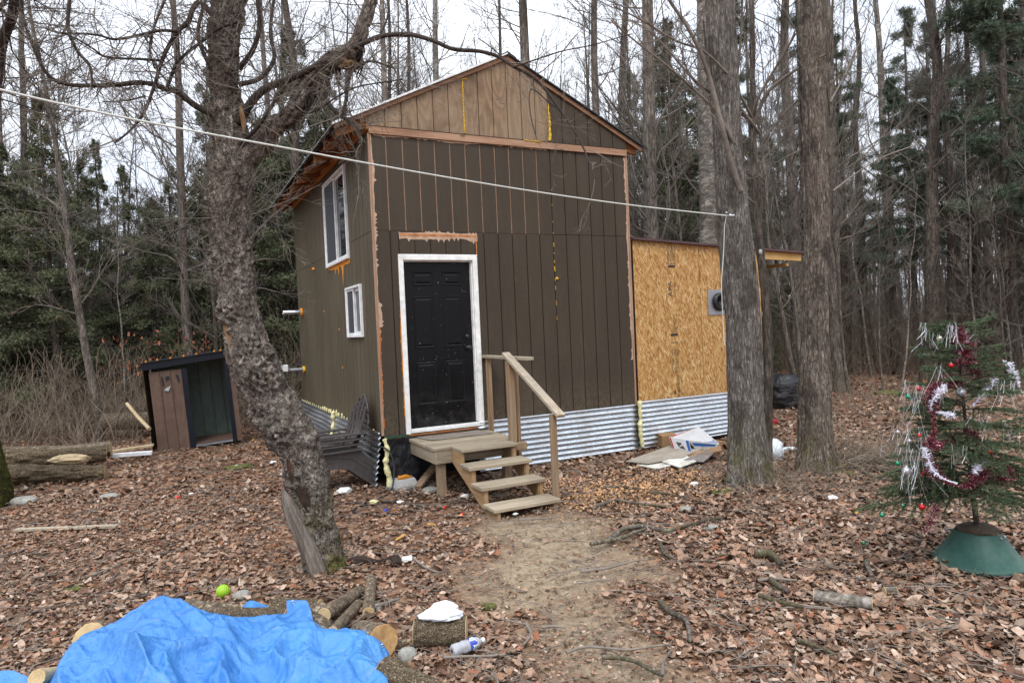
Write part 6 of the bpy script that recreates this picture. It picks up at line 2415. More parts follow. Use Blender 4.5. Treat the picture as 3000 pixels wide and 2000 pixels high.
crest = np.array([  # px, py, distance
    (90, 2060, 3.35), (150, 1990, 3.42), (185, 1925, 3.5), (240, 1868, 3.62), (330, 1826, 3.75), (400, 1785, 3.85), (455, 1757, 3.92), (520, 1766, 3.95), (600, 1792, 3.98), (650, 1806, 4.0),
    (720, 1806, 4.05), (790, 1803, 4.08), (850, 1796, 4.08), (905, 1812, 4.02), (940, 1846, 3.95), (985, 1846, 3.92), (1040, 1846, 3.92), (1090, 1856, 3.9), (1120, 1885, 3.84), (1132, 1920, 3.76), (1120, 1975, 3.62), (1095, 2040, 3.5)], float)
NU, NV = 260, 150
cP = smoothline(np.array([P3(*c) for c in crest]), NU)
# front edge on the ground, below the frame
fr_ = np.array([P3(px, 1000, d) for px, d in ((60, 3.0), (180, 2.75), (420, 2.55), (700, 2.5), (950, 2.6), (1080, 2.95), (1110, 3.2))])
fr_[:, 2] = .015
fP = smoothline(fr_, NU)
bk = cP.copy()
bk += DIRF * .22
bk[:, 2] = np.minimum(.02, cP[:, 2] * .4)
v = np.linspace(0, 1, NV)[:, None, None]
vb = .12
tv = np.clip((v - vb) / (1 - vb), 0, 1)
prof = 1 - tv ** 1.35
X = cP[None] * (1 - tv) + fP[None] * tv
Zc = cP[None, :, 2:3]
X[..., 2:3] = fP[None, :, 2:3] + (Zc - fP[None, :, 2:3]) * prof
tb = np.clip(1 - v / vb, 0, 1)
X = X * (1 - tb) + bk[None] * tb
c2 = X.copy()
q = xyz(c2[..., 0] * 1.9, c2[..., 1] * 1.9, 0)
lump = (fbm(q + 4.2, 161, 3) - .5) * .30
fold = 1 - np.abs(2 * fbm(xyz(c2[..., 0] * 3.4 + c2[..., 1] * 1.3, c2[..., 1] * 2.2 - c2[..., 0] * .8, 0), 163, 2) - 1)
fold2 = 1 - np.abs(2 * vn(xyz(c2[..., 0] * 9 + c2[..., 1] * 4, c2[..., 1] * 6, 3.3), 165) - 1)
fold3 = 1 - np.abs(2 * vn(xyz(c2[..., 0] * 24 + fold2 * 2, c2[..., 1] * 20, 1.3), 166) - 1)
wgt = np.sin(np.clip((np.linspace(0, 1, NV) - vb) / (1 - vb), 0, 1) * math.pi)[:, None] ** .6
X[..., 2] += wgt * (lump + fold ** 4 * .12 + fold2 ** 3 * .042) + fold3 ** 3 * .012 - .035 * wgt
X[..., 2] = np.maximum(X[..., 2], .012)
tarp = mkobj('tarp', None)
bpy.data.objects.remove(tarp)
i = np.arange(NV - 1)[:, None] * NU + np.arange(NU - 1)[None]
F = np.stack([i, i + NU, i + NU + 1, i + 1], -1).reshape(-1, 4)
tb0 = cP.mean(0) * [1, 1, 0]
tarp = thing('tarp', 'bright blue crumpled tarp draped over the firewood in the foreground', 'tarp', tb0)
mb = MB()
mb.add(X.reshape(-1, 3) - tb0, F)
mb.obj('sheet', MT['tarp'], tarp, smooth=True)


def flap(rows, name, n1=50, n2=30, seed=0, fold_=.015):
    """rows: list of rows of (px, py, d)"""
    R3 = [smoothline(np.array([P3(*p) for p in r]), n1) for r in rows]
    R3 = np.array(R3)
    out = np.stack([smoothline(R3[:, k], n2) for k in range(n1)], 1)
    f = 1 - np.abs(2 * vn(np.moveaxis(np.stack([out[..., 0] * 9, out[..., 1] * 9, out[..., 2] * 3 + seed], 0), 0, -1), 171 + seed) - 1)
    out = out - _f * (f ** 2 * fold_)[..., None]
    i = np.arange(n2 - 1)[:, None] * n1 + np.arange(n1 - 1)[None]
    mb = MB()
    mb.add(out.reshape(-1, 3) - tb0, np.stack([i, i + n1, i + n1 + 1, i + 1], -1).reshape(-1, 4))
    o = mb.obj(name, MT['tarp'], tarp, smooth=True)
    o.modifiers.new('s', 'SOLIDIFY').thickness = .002
    return o


flap([[(840, 1758, 4.2), (862, 1754, 4.18), (900, 1758, 4.16)], [(842, 1790, 4.12), (875, 1790, 4.08), (912, 1790, 4.1)], [(850, 1830, 4.02), (885, 1840, 3.98), (922, 1840, 4.04)], [(872, 1870, 3.92), (895, 1875, 3.9), (925, 1852, 3.98)]], 'corner_flap', seed=1)
flap([[(706, 1780, 4.45), (732, 1757, 4.42), (765, 1764, 4.4), (830, 1784, 4.38)], [(704, 1783, 4.4), (740, 1772, 4.34), (775, 1778, 4.34), (832, 1790, 4.34)], [(702, 1784, 4.36), (745, 1782, 4.3), (790, 1788, 4.3), (838, 1798, 4.3)]], 'edge_flap', seed=2)
flap([[(-60, 1965, 3.6), (20, 1958, 3.6), (90, 1975, 3.5), (150, 2000, 3.4)], [(-60, 2030, 3.4), (20, 2010, 3.45), (90, 2020, 3.4), (150, 2030, 3.3)], [(-60, 2160, 3.2), (20, 2120, 3.2), (90, 2110, 3.15), (160, 2110, 3.1)]], 'corner_flap', seed=3, fold_=.03)
for x, y, d in ((1120, 1890, 3.78), (858, 1763, 4.14)):
    g = MB()
    lathe(g, [(.005, 0), (.006, .002), (.010, .002), (.011, 0)], P3(x, y, d) - tb0, tuple(-_f * .8 + _r * .3), 18)
    g.obj('grommet', MT['steel'], tarp, smooth=True)

# ================================================================== FIREWOOD AND OTHER WOOD
MT['log_bark'] = bark('log_bark', lin('#6a5b4c'), lin('#948470'), lin('#ab9d88'), (3, 3, 3), .1, 0, None, 1., .008, 5, .5)
MT['log_bark2'] = bark('ridged_log_bark', lin('#6f5d49'), lin('#a08e74'), lin('#bcab8f'), (6, 6, 6), .1, 0, None, 1., .012, 6)
M = Mat('end_grain', lin('#c0a373'), .8, 0, .2)
_g = M.n('ShaderNodeTexWave', wave_type='RINGS')
_g.rings_direction = 'Z'
_g.inputs['Scale'].default_value = 22
_g.inputs['Distortion'].default_value = 1.5
_g.inputs['Detail'].default_value = 3
M.ln(M.vec((1, 1, 1)), _g.inputs['Vector'])
_r_ = M.noise(8, detail=6, rough=.7)
_c = M.ramp(_g.outputs['Fac'], [(.2, lin('#b59c74')), (.8, lin('#c2aa82'))])
_c = M.mix(M.step(_r_, .45, .7, 0, .7), _c, lin('#9a8058'))
M.color(_c)
M.bump(_r_, .4, .004)
MT['end'] = M.m


def log(name, p, q, r, label, cat='log', mat=None, group=None, r2=None, seed=0, sides=36, ends=True, rough=.12, endmat=None):
    """a cut round from p to q; local z runs along it"""
    p, q = np.array(p, float), np.array(q, float)
    L_ = np.linalg.norm(q - p)
    t = mkobj(name, None, None, label, cat, group)
    t.empty_display_size = .1
    t.location = p
    t.rotation_mode = 'QUATERNION'
    t.rotation_quaternion = Vector((0, 0, 1)).rotation_difference(Vector(q - p))
    r2 = r2 or r
    nr = max(8, int(L_ / .012))
    z = np.linspace(0, L_, nr)
    th = np.arange(sides) * 2 * np.pi / sides
    TH, Z = np.meshgrid(th, z)
    R_ = np.interp(Z, [0, L_], [r, r2])
    R_ = R_ * (1 + rough * (fbm(xyz(np.cos(TH) * 1.4 + seed, np.sin(TH) * 1.4, Z * 2), 181, 3) - .5) + rough * .8 * (1 - np.abs(2 * vn(xyz(np.cos(TH) * 6 + seed, np.sin(TH) * 6, Z * 5), 182) - 1) - .5))
    V = xyz(R_ * np.cos(TH), R_ * np.sin(TH), Z).reshape(-1, 3)
    i = np.arange(nr - 1)[:, None] * sides
    j = np.arange(sides)[None]
    k = (j + 1) % sides
    mb = MB()
    mb.add(V, np.stack([i + j, i + k, i + sides + k, i + sides + j], -1).reshape(-1, 4))
    mb.obj('bark', mat or MT['log_bark'], t, smooth=True)
    if ends:
        for row, sgn, nm in ((0, -1, 'cut_end'), (nr - 1, 1, 'cut_end')):
            e = V[row * sides:(row + 1) * sides].copy()
            e[:, :2] *= .96
            e[:, 2] += sgn * .003
            c = e.mean(0)
            e2 = V[row * sides:(row + 1) * sides] * [.995, .995, 1]
            m = MB()
            VV = np.vstack([e2, e, [c]])
            FF = [(a, (a + 1) % sides, sides + (a + 1) % sides, sides + a) for a in range(sides)]
            m.add(VV, FF)
            m.f.append(np.array([(sides + a, sides + (a + 1) % sides, 2 * sides) for a in range(sides)]))
            m.m.append(np.zeros(sides))
            m.obj(nm, endmat or MT['end'], t)
    return t


def gp(x, y, up=0.):
    p = G(x, y)
    p[2] = float(gh(p[0], p[1])) + up
    return p


FW = 'firewood in and around the tarp'
log('firewood', P3(262, 1872, 3.82), P3(330, 1880, 4.1), .088, 'pale cut face of a firewood log showing at the left shoulder of the blue tarp', group=FW, seed=1)
log('firewood', P3(108, 1985, 3.35), P3(175, 1975, 3.55), .04, 'split pale firewood piece between the two lobes of the blue tarp', group=FW, mat=MT['cut_wood'], seed=2)
log('firewood', P3(545, 1778, 4.55), P3(690, 1796, 4.45), .055, 'grey-brown log lying behind the blue tarp, left of its corner flap', group=FW, seed=3)
log('firewood', P3(640, 1806, 4.3), P3(840, 1812, 4.25), .062, 'rough barked log directly behind the tarp crest', group=FW, mat=MT['log_bark2'], seed=4)
log('firewood', P3(800, 1790, 4.4), P3(935, 1795, 4.38), .085, 'thick brown log end behind the raised tarp flap', group=FW, mat=MT['log_bark2'], seed=12)
log('firewood', P3(925, 1790, 4.3), P3(945, 1865, 4.15), .075, 'stubby upright log right of the raised tarp flap', group=FW, seed=5)
a = gp(1055, 1752, .035)
b = P3(950, 1800, 4.2)
log('firewood', a, b, .036, 'thin smooth round of firewood pointing at the tarp, upper one', group=FW, seed=6, rough=.06, r2=.042)
log('firewood', gp(1050, 1785, .03), P3(975, 1850, 4.0), .032, 'thin smooth round of firewood pointing at the tarp, lower one', group=FW, seed=7, rough=.06)
log('firewood', gp(1080, 1812, .036), gp(1088, 1722, .036), .038, 'short round of firewood with its cut end towards the viewer, near the apple trunk foot', group=FW, seed=8, rough=.06)
log('firewood', P3(1122, 1878, 3.83), P3(1060, 1862, 4.1), .088, 'large log with a brown weathered cut face at the right shoulder of the tarp', group=FW, seed=9, mat=MT['log_bark'], endmat=speckled('weathered_end', lin('#8b6a42'), lin('#a88458'), lin('#6f5233'), scale=9))
log('firewood', P3(1150, 1890, 3.98), P3(1200, 1884, 4.0), .03, 'small grey round beside the weathered log face', group=FW, seed=10, rough=.06)
log('firewood', P3(1118, 1968, 3.50), P3(1380, 2100, 3.30), .083, 'big ridged log at the bottom edge with a pale oval cut face', group=FW, mat=MT['log_bark2'], seed=11, rough=.1)
sl_ = log('chopping_log', P3(1216, 1852, 3.98), P3(1366, 1848, 3.98), .083, 'short thick log lying on the dirt with white lumps on top', mat=MT['log_bark2'], seed=13, rough=.1)
bevels = None
ws_ = thing('white_lump', 'white crumpled lump resting on the short thick log', 'white lump', P3(1290, 1810, 3.98))
for c, s_, nm in (((1292, 1800, 3.97), (.125, .06, .035), 'near_lump'), ((1300, 1783, 4.06), (.085, .05, .042), 'far_lump')):
    V, F = ICO4
    W2 = V * s_ * (1 + .7 * (fbm(V * 1.8, 191)[:, None] - .5) + .15 * (fbm(V * 6, 193)[:, None] - .5))
    W2[:, 2] = np.maximum(W2[:, 2], -.02)
    B3 = np.array([DIRR, DIRF, [0, 0, 1]])
    MB().add(W2 @ B3 + P3(*c) - P3(1290, 1810, 3.98), F).obj(nm, Mat('white_snow', (.82, .84, .87), .6).m, ws_, smooth=True)

# plastic bottle
bp, bq = gp(1325, 1935, .055), gp(1415, 1905, .065)
bt = thing('plastic_bottle', 'crushed clear plastic water bottle with a blue label on the leaves', 'bottle', bp)
bt.rotation_mode = 'QUATERNION'
bt.rotation_quaternion = Vector((0, 0, 1)).rotation_difference(Vector(bq - bp))
MTcl = Mat('clear_plastic', (.72, .74, .78), .12, 0, .5)
MTcl.b.inputs['Transmission Weight'].default_value = .55
MTcl.b.inputs['IOR'].default_value = 1.2
BLn = float(np.linalg.norm(bq - bp))
th = np.arange(28) * 2 * np.pi / 28
prof = smoothline(np.array([(.012, 0, 0), (.029, .004, 0), (.030, .03, 0), (.027, .05, 0), (.030, .07, 0), (.028, .10, 0), (.030, .13, 0), (.024, .155, 0), (.012, .172, 0), (.011, .185, 0)]), 70)
sc_ = BLn / .185
TH, RR = np.meshgrid(th, prof[:, 0])
_, ZZ = np.meshgrid(th, prof[:, 1] * sc_)
RR = RR * 1.15 * (1 + .45 * (fbm(xyz(np.cos(TH) * 1.6, np.sin(TH) * 1.6, ZZ * 22), 195, 3) - .5) * (ZZ < .15 * sc_))
V = xyz(RR * np.cos(TH), RR * np.sin(TH), ZZ).reshape(-1, 3)
i = np.arange(69)[:, None] * 28
j = np.arange(28)[None]
k = (j + 1) % 28
FB = np.stack([i + j, i + k, i + 28 + k, i + 28 + j], -1).reshape(-1, 4)
mb = MB()
mb.add(V, FB)
mb.obj('bottle_body', MTcl.m, bt, smooth=True)
c = MB()
lathe(c, [(.014, .178 * sc_), (.014, .195 * sc_), (.0005, .196 * sc_)], (0, 0, 0), (0, 0, 1), 20)
c.obj('cap', MT['white_plastic'], bt, smooth=True)
lb_ = MB()
sel = slice(38 * 28, 52 * 28)
V2 = V[sel] * [1.03, 1.03, 1]
i = np.arange(13)[:, None] * 28
lb_.add(V2, np.stack([i + j, i + k, i + 28 + k, i + 28 + j], -1).reshape(-1, 4))
ML = Mat('bottle_label', (.05, .10, .42), .4)
_w = ML.noise(26, detail=2)
ML.color(ML.ramp(_w, [(.50, (.04, .07, .40)), (.55, (.7, .72, .8)), (.62, (.12, .45, .2))], 'CONSTANT'))
lb_.obj('label', ML.m, bt, smooth=True)

# green ball with seam lines, stones
p = gp(655, 1755, .0)
gb = thing('play_ball', 'lime green rubber ball on the leaves behind the tarp', 'ball', p)
rb = 20 / FPX * 4.75
V, F = ICO4
M = Mat('green_rubber', lin('#8fb52a'), .55, 0, .4)
_w = M.n('ShaderNodeTexWave', wave_type='BANDS')
_w.bands_direction = 'X'
_w.inputs['Scale'].default_value = 26
M.ln(M.vec((1, 1, 1)), _w.inputs['Vector'])
M.bump(_w.outputs['Fac'], .5, .003)
M.color(M.mix(M.step(M.noise(9, detail=5), .5, .75, 0, .5), lin('#8cb32a'), lin('#6f8a35')))
MB().add(V * rb + [0, 0, rb * .95], F).obj('ball', M.m, gb, smooth=True)
MTst = speckled('fieldstone', lin('#6c6a64'), lin('#8b8982'), lin('#a3a199'), scale=7, bump=.4)
for x, y, w, h, lb in ((1195, 1930, 30, 24, 'rounded grey stone beside the big ridged log'), (710, 1760, 26, 17, 'pale stone to the right of the green ball'), (70, 1478, 34, 16, 'grey stone on the leaves near the left edge'),
                       (2010, 1500, 22, 10, 'pale flat stone on the leaves left of the clothesline maple foot'), (2085, 1555, 24, 10, 'pale flat stone among the roots in front of the clothesline maple'),
                       (1105, 1790, 14, 14, 'small grey stone next to the short firewood round'), (320, 1455, 26, 9, 'flat bluish stone in the left yard'), (1260, 1440, 28, 10, 'dark flat stone under the landing'),
                       (2520, 1355, 20, 12, 'grey stone right of the mottled maple foot')):
    p = gp(x, y)
    dep = float((p - CAM) @ _f)
    rx, rz_ = w / FPX * dep, h / FPX * dep
    V, F = ICO3
    Vs = V * [rx, rx * .8, rz_] * (1 + .5 * (fbm(V * 1.3 + x, 201)[:, None] - .5))
    o = MB().add(Vs + [0, 0, rz_ * .5], F).obj('stone', MTst, smooth=True, label=lb, cat='stone')
    o.location = p

# ------------------------------------------------------------------ fallen logs and planks on the left
FL = 'fallen logs at the left edge'
log('fallen_log', P3(20, 1345, 9.6), P3(312, 1330, 10.2), .10, 'upper long grey fallen log at the left, bark peeling', group=FL, seed=21, mat=MT['log_bark2'], r2=.10, rough=.45)
log('fallen_log', P3(25, 1390, 9.1), P3(310, 1382, 9.4), .115, 'lower thick fallen log at the left with pale broken wood', group=FL, seed=22, mat=MT['log_bark2'], r2=.08, rough=.6)
log('fallen_log', P3(130, 1338, 10.2), P3(325, 1312, 10.5), .11, 'barked log resting on top of the fallen pile, sawn end to the right', group=FL, seed=23, mat=MT['log_bark'], rough=.25)
log('fallen_log', P3(-40, 1330, 10.5), P3(200, 1322, 11.5), .10, 'rearmost dark fallen log at the left edge', group=FL, seed=24)
log('fallen_log', P3(300, 1235, 13.5), P3(560, 1228, 14.0), .16, 'dark fallen log in the brush behind the metal shed', group=FL, seed=25)
V, F = ICO3
Vs = V * [.26, .08, .07] * (1 + .8 * (fbm(V * 2.2, 203)[:, None] - .5))
MB().add(Vs @ B3 + P3(205, 1345, 9.35), F).obj('splintered_wood', MT['cut_wood'], label='pale splintered wood chunk lying across the fallen logs', cat='wood')
MB().beam(P3(325, 1322, 10.9), P3(450, 1303, 11.1), .14, .03).obj('plank', MT['cut_wood'], label='pale plank on the ground left of the metal shed, upper one', cat='plank', group='planks in the yard')
MB().beam(P3(328, 1334, 10.6), P3(446, 1325, 10.8), .12, .05).obj('plank', MT['vinyl'], label='whitish board under the pale plank left of the metal shed', cat='plank', group='planks in the yard')
pl = [gp(45, 1556, .03), gp(345, 1545, .03)]
MB().beam(pl[0], pl[1], .07, .022).obj('plank', MT['rail'], label='long thin weathered plank lying on the leaves in the left yard', cat='plank', group='planks in the yard')
MB().tubes(np.array([P3(372, 1182, 12.2), P3(405, 1222, 11.6), P3(438, 1256, 11.2)]), .03, 6, cap=True).obj('peeled_pole', MT['cut_wood'], label='thin peeled pole leaning into the brush left of the shed', cat='pole')
MB().beam(gp(250, 1700, .02), gp(352, 1660, .02), .02, .012).obj('stick', MT['twig'], label='thin grey stick on the leaves right above the left shoulder of the tarp', cat='stick')

# ------------------------------------------------------------------ sticks and roots on the ground
mb = MB()
X_, Y_ = scatter(4200, 2.6, 16)
k = clear_of_cabin(X_, Y_)
X_, Y_ = X_[k], Y_[k]
n = len(X_)
az = rng.uniform(0, 6.28, n)
L_ = rng.lognormal(-1.6, .6, n)
t = np.linspace(-.5, .5, 5)
P = np.stack([X_[:, None] + np.cos(az)[:, None] * L_[:, None] * t + rng.normal(0, .02, (n, 5)), Y_[:, None] + np.sin(az)[:, None] * L_[:, None] * t + rng.normal(0, .02, (n, 5)), 0 * X_[:, None] + 0 * t], -1)
P[..., 2] = gh(P[..., 0], P[..., 1]) + .034 + rng.uniform(0, .015, (n, 1))
mb.tubes(P, rng.uniform(.0015, .0045, n)[:, None] * np.array([1, .95, .9, .8, .5]), 4)
tag(mb.obj('twig_litter', MT['twig'], smooth=True), 'small twigs strewn over the leaves and the path', 'twigs', kind='stuff')
STK = [  # traced sticks (px, py), radius, label
    ([(1905, 1455), (1960, 1462), (2020, 1478)], .014, 'dark stick in the wood chips left of the clothesline maple'),
    ([(1735, 1505), (1800, 1480), (1870, 1488), (1960, 1502)], .018, 'long bent root-like stick below the wood chips'),
    ([(1780, 1600), (1830, 1570), (1890, 1560), (1950, 1576), (2010, 1560), (2110, 1535)], .022, 'thick wavy root running from the maple towards the path'),
    ([(1730, 1612), (1790, 1600), (1850, 1585), (1900, 1560)], .02, 'pale root just left of the thick wavy root'),
    ([(1935, 1610), (1945, 1640), (1985, 1660)], .016, 'short bent stick in the middle of the leaves below the maple'),
    ([(1700, 1690), (1780, 1680), (1850, 1662), (1900, 1655)], .010, 'thin straight stick at the right side of the path'),
    ([(1935, 1785), (1965, 1810), (2000, 1825), (2018, 1850), (2022, 1895)], .020, 'hooked thick stick in the lower middle of the leaves'),
    ([(1660, 1920), (1720, 1905), (1830, 1912), (1960, 1900)], .009, 'long thin dark stick near the bottom of the picture'),
    ([(1760, 1940), (1850, 1950), (1900, 1975), (1940, 1995)], .013, 'grey lichen-covered stick at the bottom edge'),
    ([(1940, 1992), (1945, 1950), (1965, 1915)], .010, 'upright thin stick crossing the grey one at the bottom edge'),
    ([(2215, 1650), (2255, 1652), (2285, 1680)], .034, 'chunky short branch piece on the leaves below the mottled maple'),
    ([(2222, 1722), (2270, 1718), (2335, 1720)], .012, 'thin grey stick above the small bent branch piece'),
    ([(2258, 1725), (2285, 1745), (2310, 1758)], .022, 'small bent branch piece below the chunky one'),
    ([(2225, 1765), (2265, 1780), (2330, 1795), (2360, 1800)], .017, 'dark crooked branch on the leaves, lower right'),
    ([(2340, 1790), (2400, 1795), (2435, 1798)], .008, 'thin twig continuing right of the dark crooked branch'),
    ([(2340, 1900), (2390, 1920), (2445, 1940)], .013, 'dark stick near the bottom right'),
    ([(2540, 1665), (2545, 1690), (2555, 1710)], .020, 'short upright-looking stick left of the tree stand'),
    ([(1540, 1840), (1555, 1870), (1535, 1900)], .010, 'small curved stick on the lower dirt path'),
    ([(1585, 1848), (1620, 1845), (1655, 1850)], .010, 'short straight stick on the lower dirt path'),
    ([(1210, 1650), (1250, 1680), (1290, 1690)], .010, 'thin stick near the white scrap left of the path'),
    ([(1240, 1890), (1280, 1875), (1340, 1872)], .009, 'thin stick under the plastic bottle'),
    ([(1300, 1945), (1400, 1940), (1480, 1930)], .009, 'long twig below the plastic bottle'),
    ([(1170, 1770), (1110, 1790), (1075, 1815), (1030, 1845)], .009, 'curved thin branch lying over the firewood rounds'),
    ([(2440, 1325), (2520, 1390), (2600, 1420), (2700, 1405)], .018, 'long bowed branch around the twig heap behind the spruce'),
    ([(2470, 1300), (2540, 1370), (2640, 1400)], .014, 'inner bowed branch of the twig heap behind the spruce'),
    ([(600, 1215), (640, 1222), (700, 1220)], .014, 'thin branch on the leaves left of the trunk, by the shed'),
    ([(1760, 1440), (1830, 1438), (1890, 1448)], .014, 'dark twig lying left of the wood chips'),
    ([(1520, 1535), (1600, 1530), (1680, 1520)], .010, 'thin twig at the upper right of the bare dirt'),
]
for pxs, r, lb in STK:
    pts = np.array([gp(x, y, r * .9 + .032) for x, y in pxs])
    P, R_ = smoothline(pts, 26, np.linspace(r, r * .6, len(pts)))
    P = P + (fbm(np.stack([P, P + 5, P + 11], 0) * 6, 211, 2).T - .5) * r * 1.5
    P[:, 2] = np.maximum(P[:, 2], gh(P[:, 0], P[:, 1]) + r * .6 + .022)
    o = MB().tubes(P - pts[0], R_[None], 8, cap=True).obj('stick', MT['bark_grey'] if r > .012 else MT['twig'], smooth=True, label=lb, cat='stick')
    o.location = pts[0]
lg = log('branch_log', gp(2385, 1768, .05), gp(2555, 1790, .05), .036, 'pale smooth length of branch with a sawn end on the leaves, lower right', mat=MT['bark_pale'], seed=31, rough=.15)
log('branch_log', gp(2592, 1745, .03), gp(2625, 1745, .03), .033, 'stubby knot of wood right of the sawn branch', mat=MT['bark_grey'], seed=32)
# charred-looking bark strip beside the apple foot
pts = np.array([gp(1020, 1668, .02), gp(1060, 1665, .03), (gp(1110, 1662, .03)), gp(1155, 1655, .04), gp(1165, 1670, .02)])
o = MB().tubes(smoothline(pts, 30) - pts[0], (.028 + .015 * np.sin(np.linspace(0, 9, 30)))[None], 7, cap=True).obj('bark_strip', MT['groove_dark'], label='dark rotten strip of bark beside the foot of the apple tree', cat='bark')
o.location = pts[0]
# heap of twigs behind the spruce
mb = MB()
c = gp(2600, 1370)
n = 420
P = c + np.c_[rng.normal(0, .45, n), rng.normal(0, .3, n), rng.uniform(0, .22, n)]
grow(mb, P, np.c_[rng.normal(0, 1, (n, 2)), rng.normal(.05, .3, n)], rng.uniform(.25, .8, n), rng.uniform(.002, .006, n), 2, .7, 0, nchild=(3, 2, 2), rmin=.0015)
tag(mb.obj('twig_heap', MT['brush'], smooth=True), 'low heap of thin grey twigs on the leaves behind the spruce', 'twigs', kind='stuff')
# grassy whips round the maple foot
mb = MB()
n = 260
P = np.c_[rng.normal(3.4, .45, n), rng.normal(-2.85, .28, n), np.zeros(n)]
P[:, 2] = gh(P[:, 0], P[:, 1])
grow(mb, P, np.c_[rng.normal(0, .9, (n, 2)), np.ones(n) * .8], rng.uniform(.2, .7, n), np.full(n, .0022), 1, .7, -.2)
tag(mb.obj('dry_grass', MT['brush'], smooth=True), 'long dry grass blades around the foot of the clothesline maple', 'dry grass', kind='stuff')
# sawdust and wood chips
mb = MB()
n = 2600
P = np.c_[rng.normal(2.15, .55, n), rng.normal(-1.85, .35, n)]
leaves(mb, P[:, 0], P[:, 1], gh(P[:, 0], P[:, 1]) + .026 + rng.uniform(0, .02, n), rng.uniform(.012, .035, n), .4, cols=np.array(lin('#b88f66')) * rng.uniform(.7, 1.25, (n, 1)))
P = np.c_[rng.normal(1.75, .16, 500), rng.normal(-1.15, .2, 500)]
leaves(mb, P[:, 0], P[:, 1], gh(P[:, 0], P[:, 1]) + .03, rng.uniform(.015, .035, 500), .4, cols=np.array(lin('#c9a184')) * rng.uniform(.8, 1.2, (500, 1)))
tag(mb.obj('wood_chips', MT['leaf'], color=True), 'pale wood chips scattered left of the clothesline maple and by the steps', 'wood chips', kind='stuff')
# moss cushions
MOSSL = {(225, 1725): 'small moss cushion on the leaves above the left shoulder of the tarp', (1430, 1775): 'moss patch on the dirt right of the short thick log', (140, 1745): 'tiny moss patch nearest the left edge, above the tarp',
         (2470, 1060): 'long moss cushion at the foot of the grey trunk behind the mottled maple', (2600, 1150): 'mossy patch on the far forest floor left of the spruce top', (2215, 1440): 'moss at the foot of the clothesline maple and sapling',
         (2470, 1405): 'moss on the right root of the mottled maple', (640, 1300): 'moss patch in front of the metal shed, its left one', (930, 1260): 'moss patch on the ground beside the leaning trunk, farther one',
         (2120, 1455): 'moss on the left root of the clothesline maple', (700, 1370): 'flat moss patch in the yard between shed and leaning trunk'}
MTm = speckled('moss', lin('#3f4220'), lin('#5e6030'), lin('#757238'), scale=30, bump=1., bdist=.01)
for x, y, w in ((225, 1725, 34), (1430, 1775, 26), (140, 1745, 22), (2470, 1060, 60), (2600, 1150, 40), (2215, 1440, 40), (2470, 1405, 40), (640, 1300, 30), (930, 1260, 30), (2120, 1455, 36), (700, 1370, 40)):
    p = gp(x, y)
    dep = float((p - CAM) @ _f)
    rx = w / FPX * dep
    V, F = ICO3
    Vs = V * [rx, rx * .8, rx * .22] * (1 + .8 * (fbm(V * 2.3 + x, 221)[:, None] - .5))
    o = MB().add(Vs, F).obj('moss_cushion', MTm, smooth=False, label=MOSSL[(x, y)], cat='moss', group='moss cushions')
    o.location = p + [0, 0, rx * .04]

# ================================================================== RUBBISH BY THE LEAN-TO
MTc = speckled('grey_cardboard', lin('#8b8276'), lin('#a0978a'), scale=4, rough=.85, bump=.1)
MTk = speckled('kraft_cardboard', lin('#8a6c4e'), lin('#a07f5e'), scale=4, rough=.85, bump=.1)
MTw = speckled('white_board', lin('#b5b2a8'), lin('#cfcdc4'), lin('#9a978c'), scale=5, rough=.7, bump=.1)


def sheet(name, px4, mat, label, cat, th=.012, wave=0.):
    P = np.array([P3(*p) for p in px4])
    n = np.cross(P[1] - P[0], P[-1] - P[0])
    n /= np.linalg.norm(n)
    if n[2] < 0:
        n = -n
    c = P.mean(0)
    o = MB().prism(P - c, -n * th).obj(name, mat, label=label, cat=cat)
    o.location = c
    return o


sheet('corrugated_panel', [(1832, 1350, 8.8), (1985, 1296, 9.3), (2060, 1312, 9.0), (2000, 1338, 8.6), (1895, 1356, 8.5)], MTc, 'grey-brown corrugated panel lying at the left of the rubbish pile', 'panel')
sheet('cardboard_sheet', [(1850, 1366, 8.6), (1960, 1340, 8.8), (2110, 1305, 9.0), (2115, 1318, 8.7), (1960, 1352, 8.6), (1870, 1370, 8.5)], MTk, 'flattened kraft cardboard edge under the grey panel', 'cardboard')
sheet('board_scrap', [(1940, 1350, 8.5), (2010, 1333, 8.7), (2040, 1350, 8.4), (1992, 1368, 8.3)], MTw, 'torn dirty white board scrap in front of the rubbish pile', 'board')
sheet('board_scrap', [(2005, 1345, 8.5), (2075, 1316, 8.8), (2092, 1325, 8.7), (2060, 1352, 8.4)], MT['galv_dull'], 'bent silvery foil-faced board in the rubbish pile', 'board')
sheet('corrugated_panel', [(1870, 1362, 8.55), (1950, 1340, 8.8), (2000, 1352, 8.5), (1925, 1372, 8.3)], MTw, 'second dirty pale panel under the front of the rubbish pile', 'panel')
sheet('cardboard_sheet', [(2045, 1375, 8.4), (2125, 1350, 8.6), (2150, 1365, 8.4), (2060, 1385, 8.25)], MTk, 'flat tan cardboard on the ground next to the maple', 'cardboard')
sheet('board_scrap', [(2030, 1348, 8.6), (2038, 1348, 8.6), (2046, 1370, 8.4), (2038, 1372, 8.4)], MTw, 'narrow white strip sticking out of the rubbish pile', 'board')
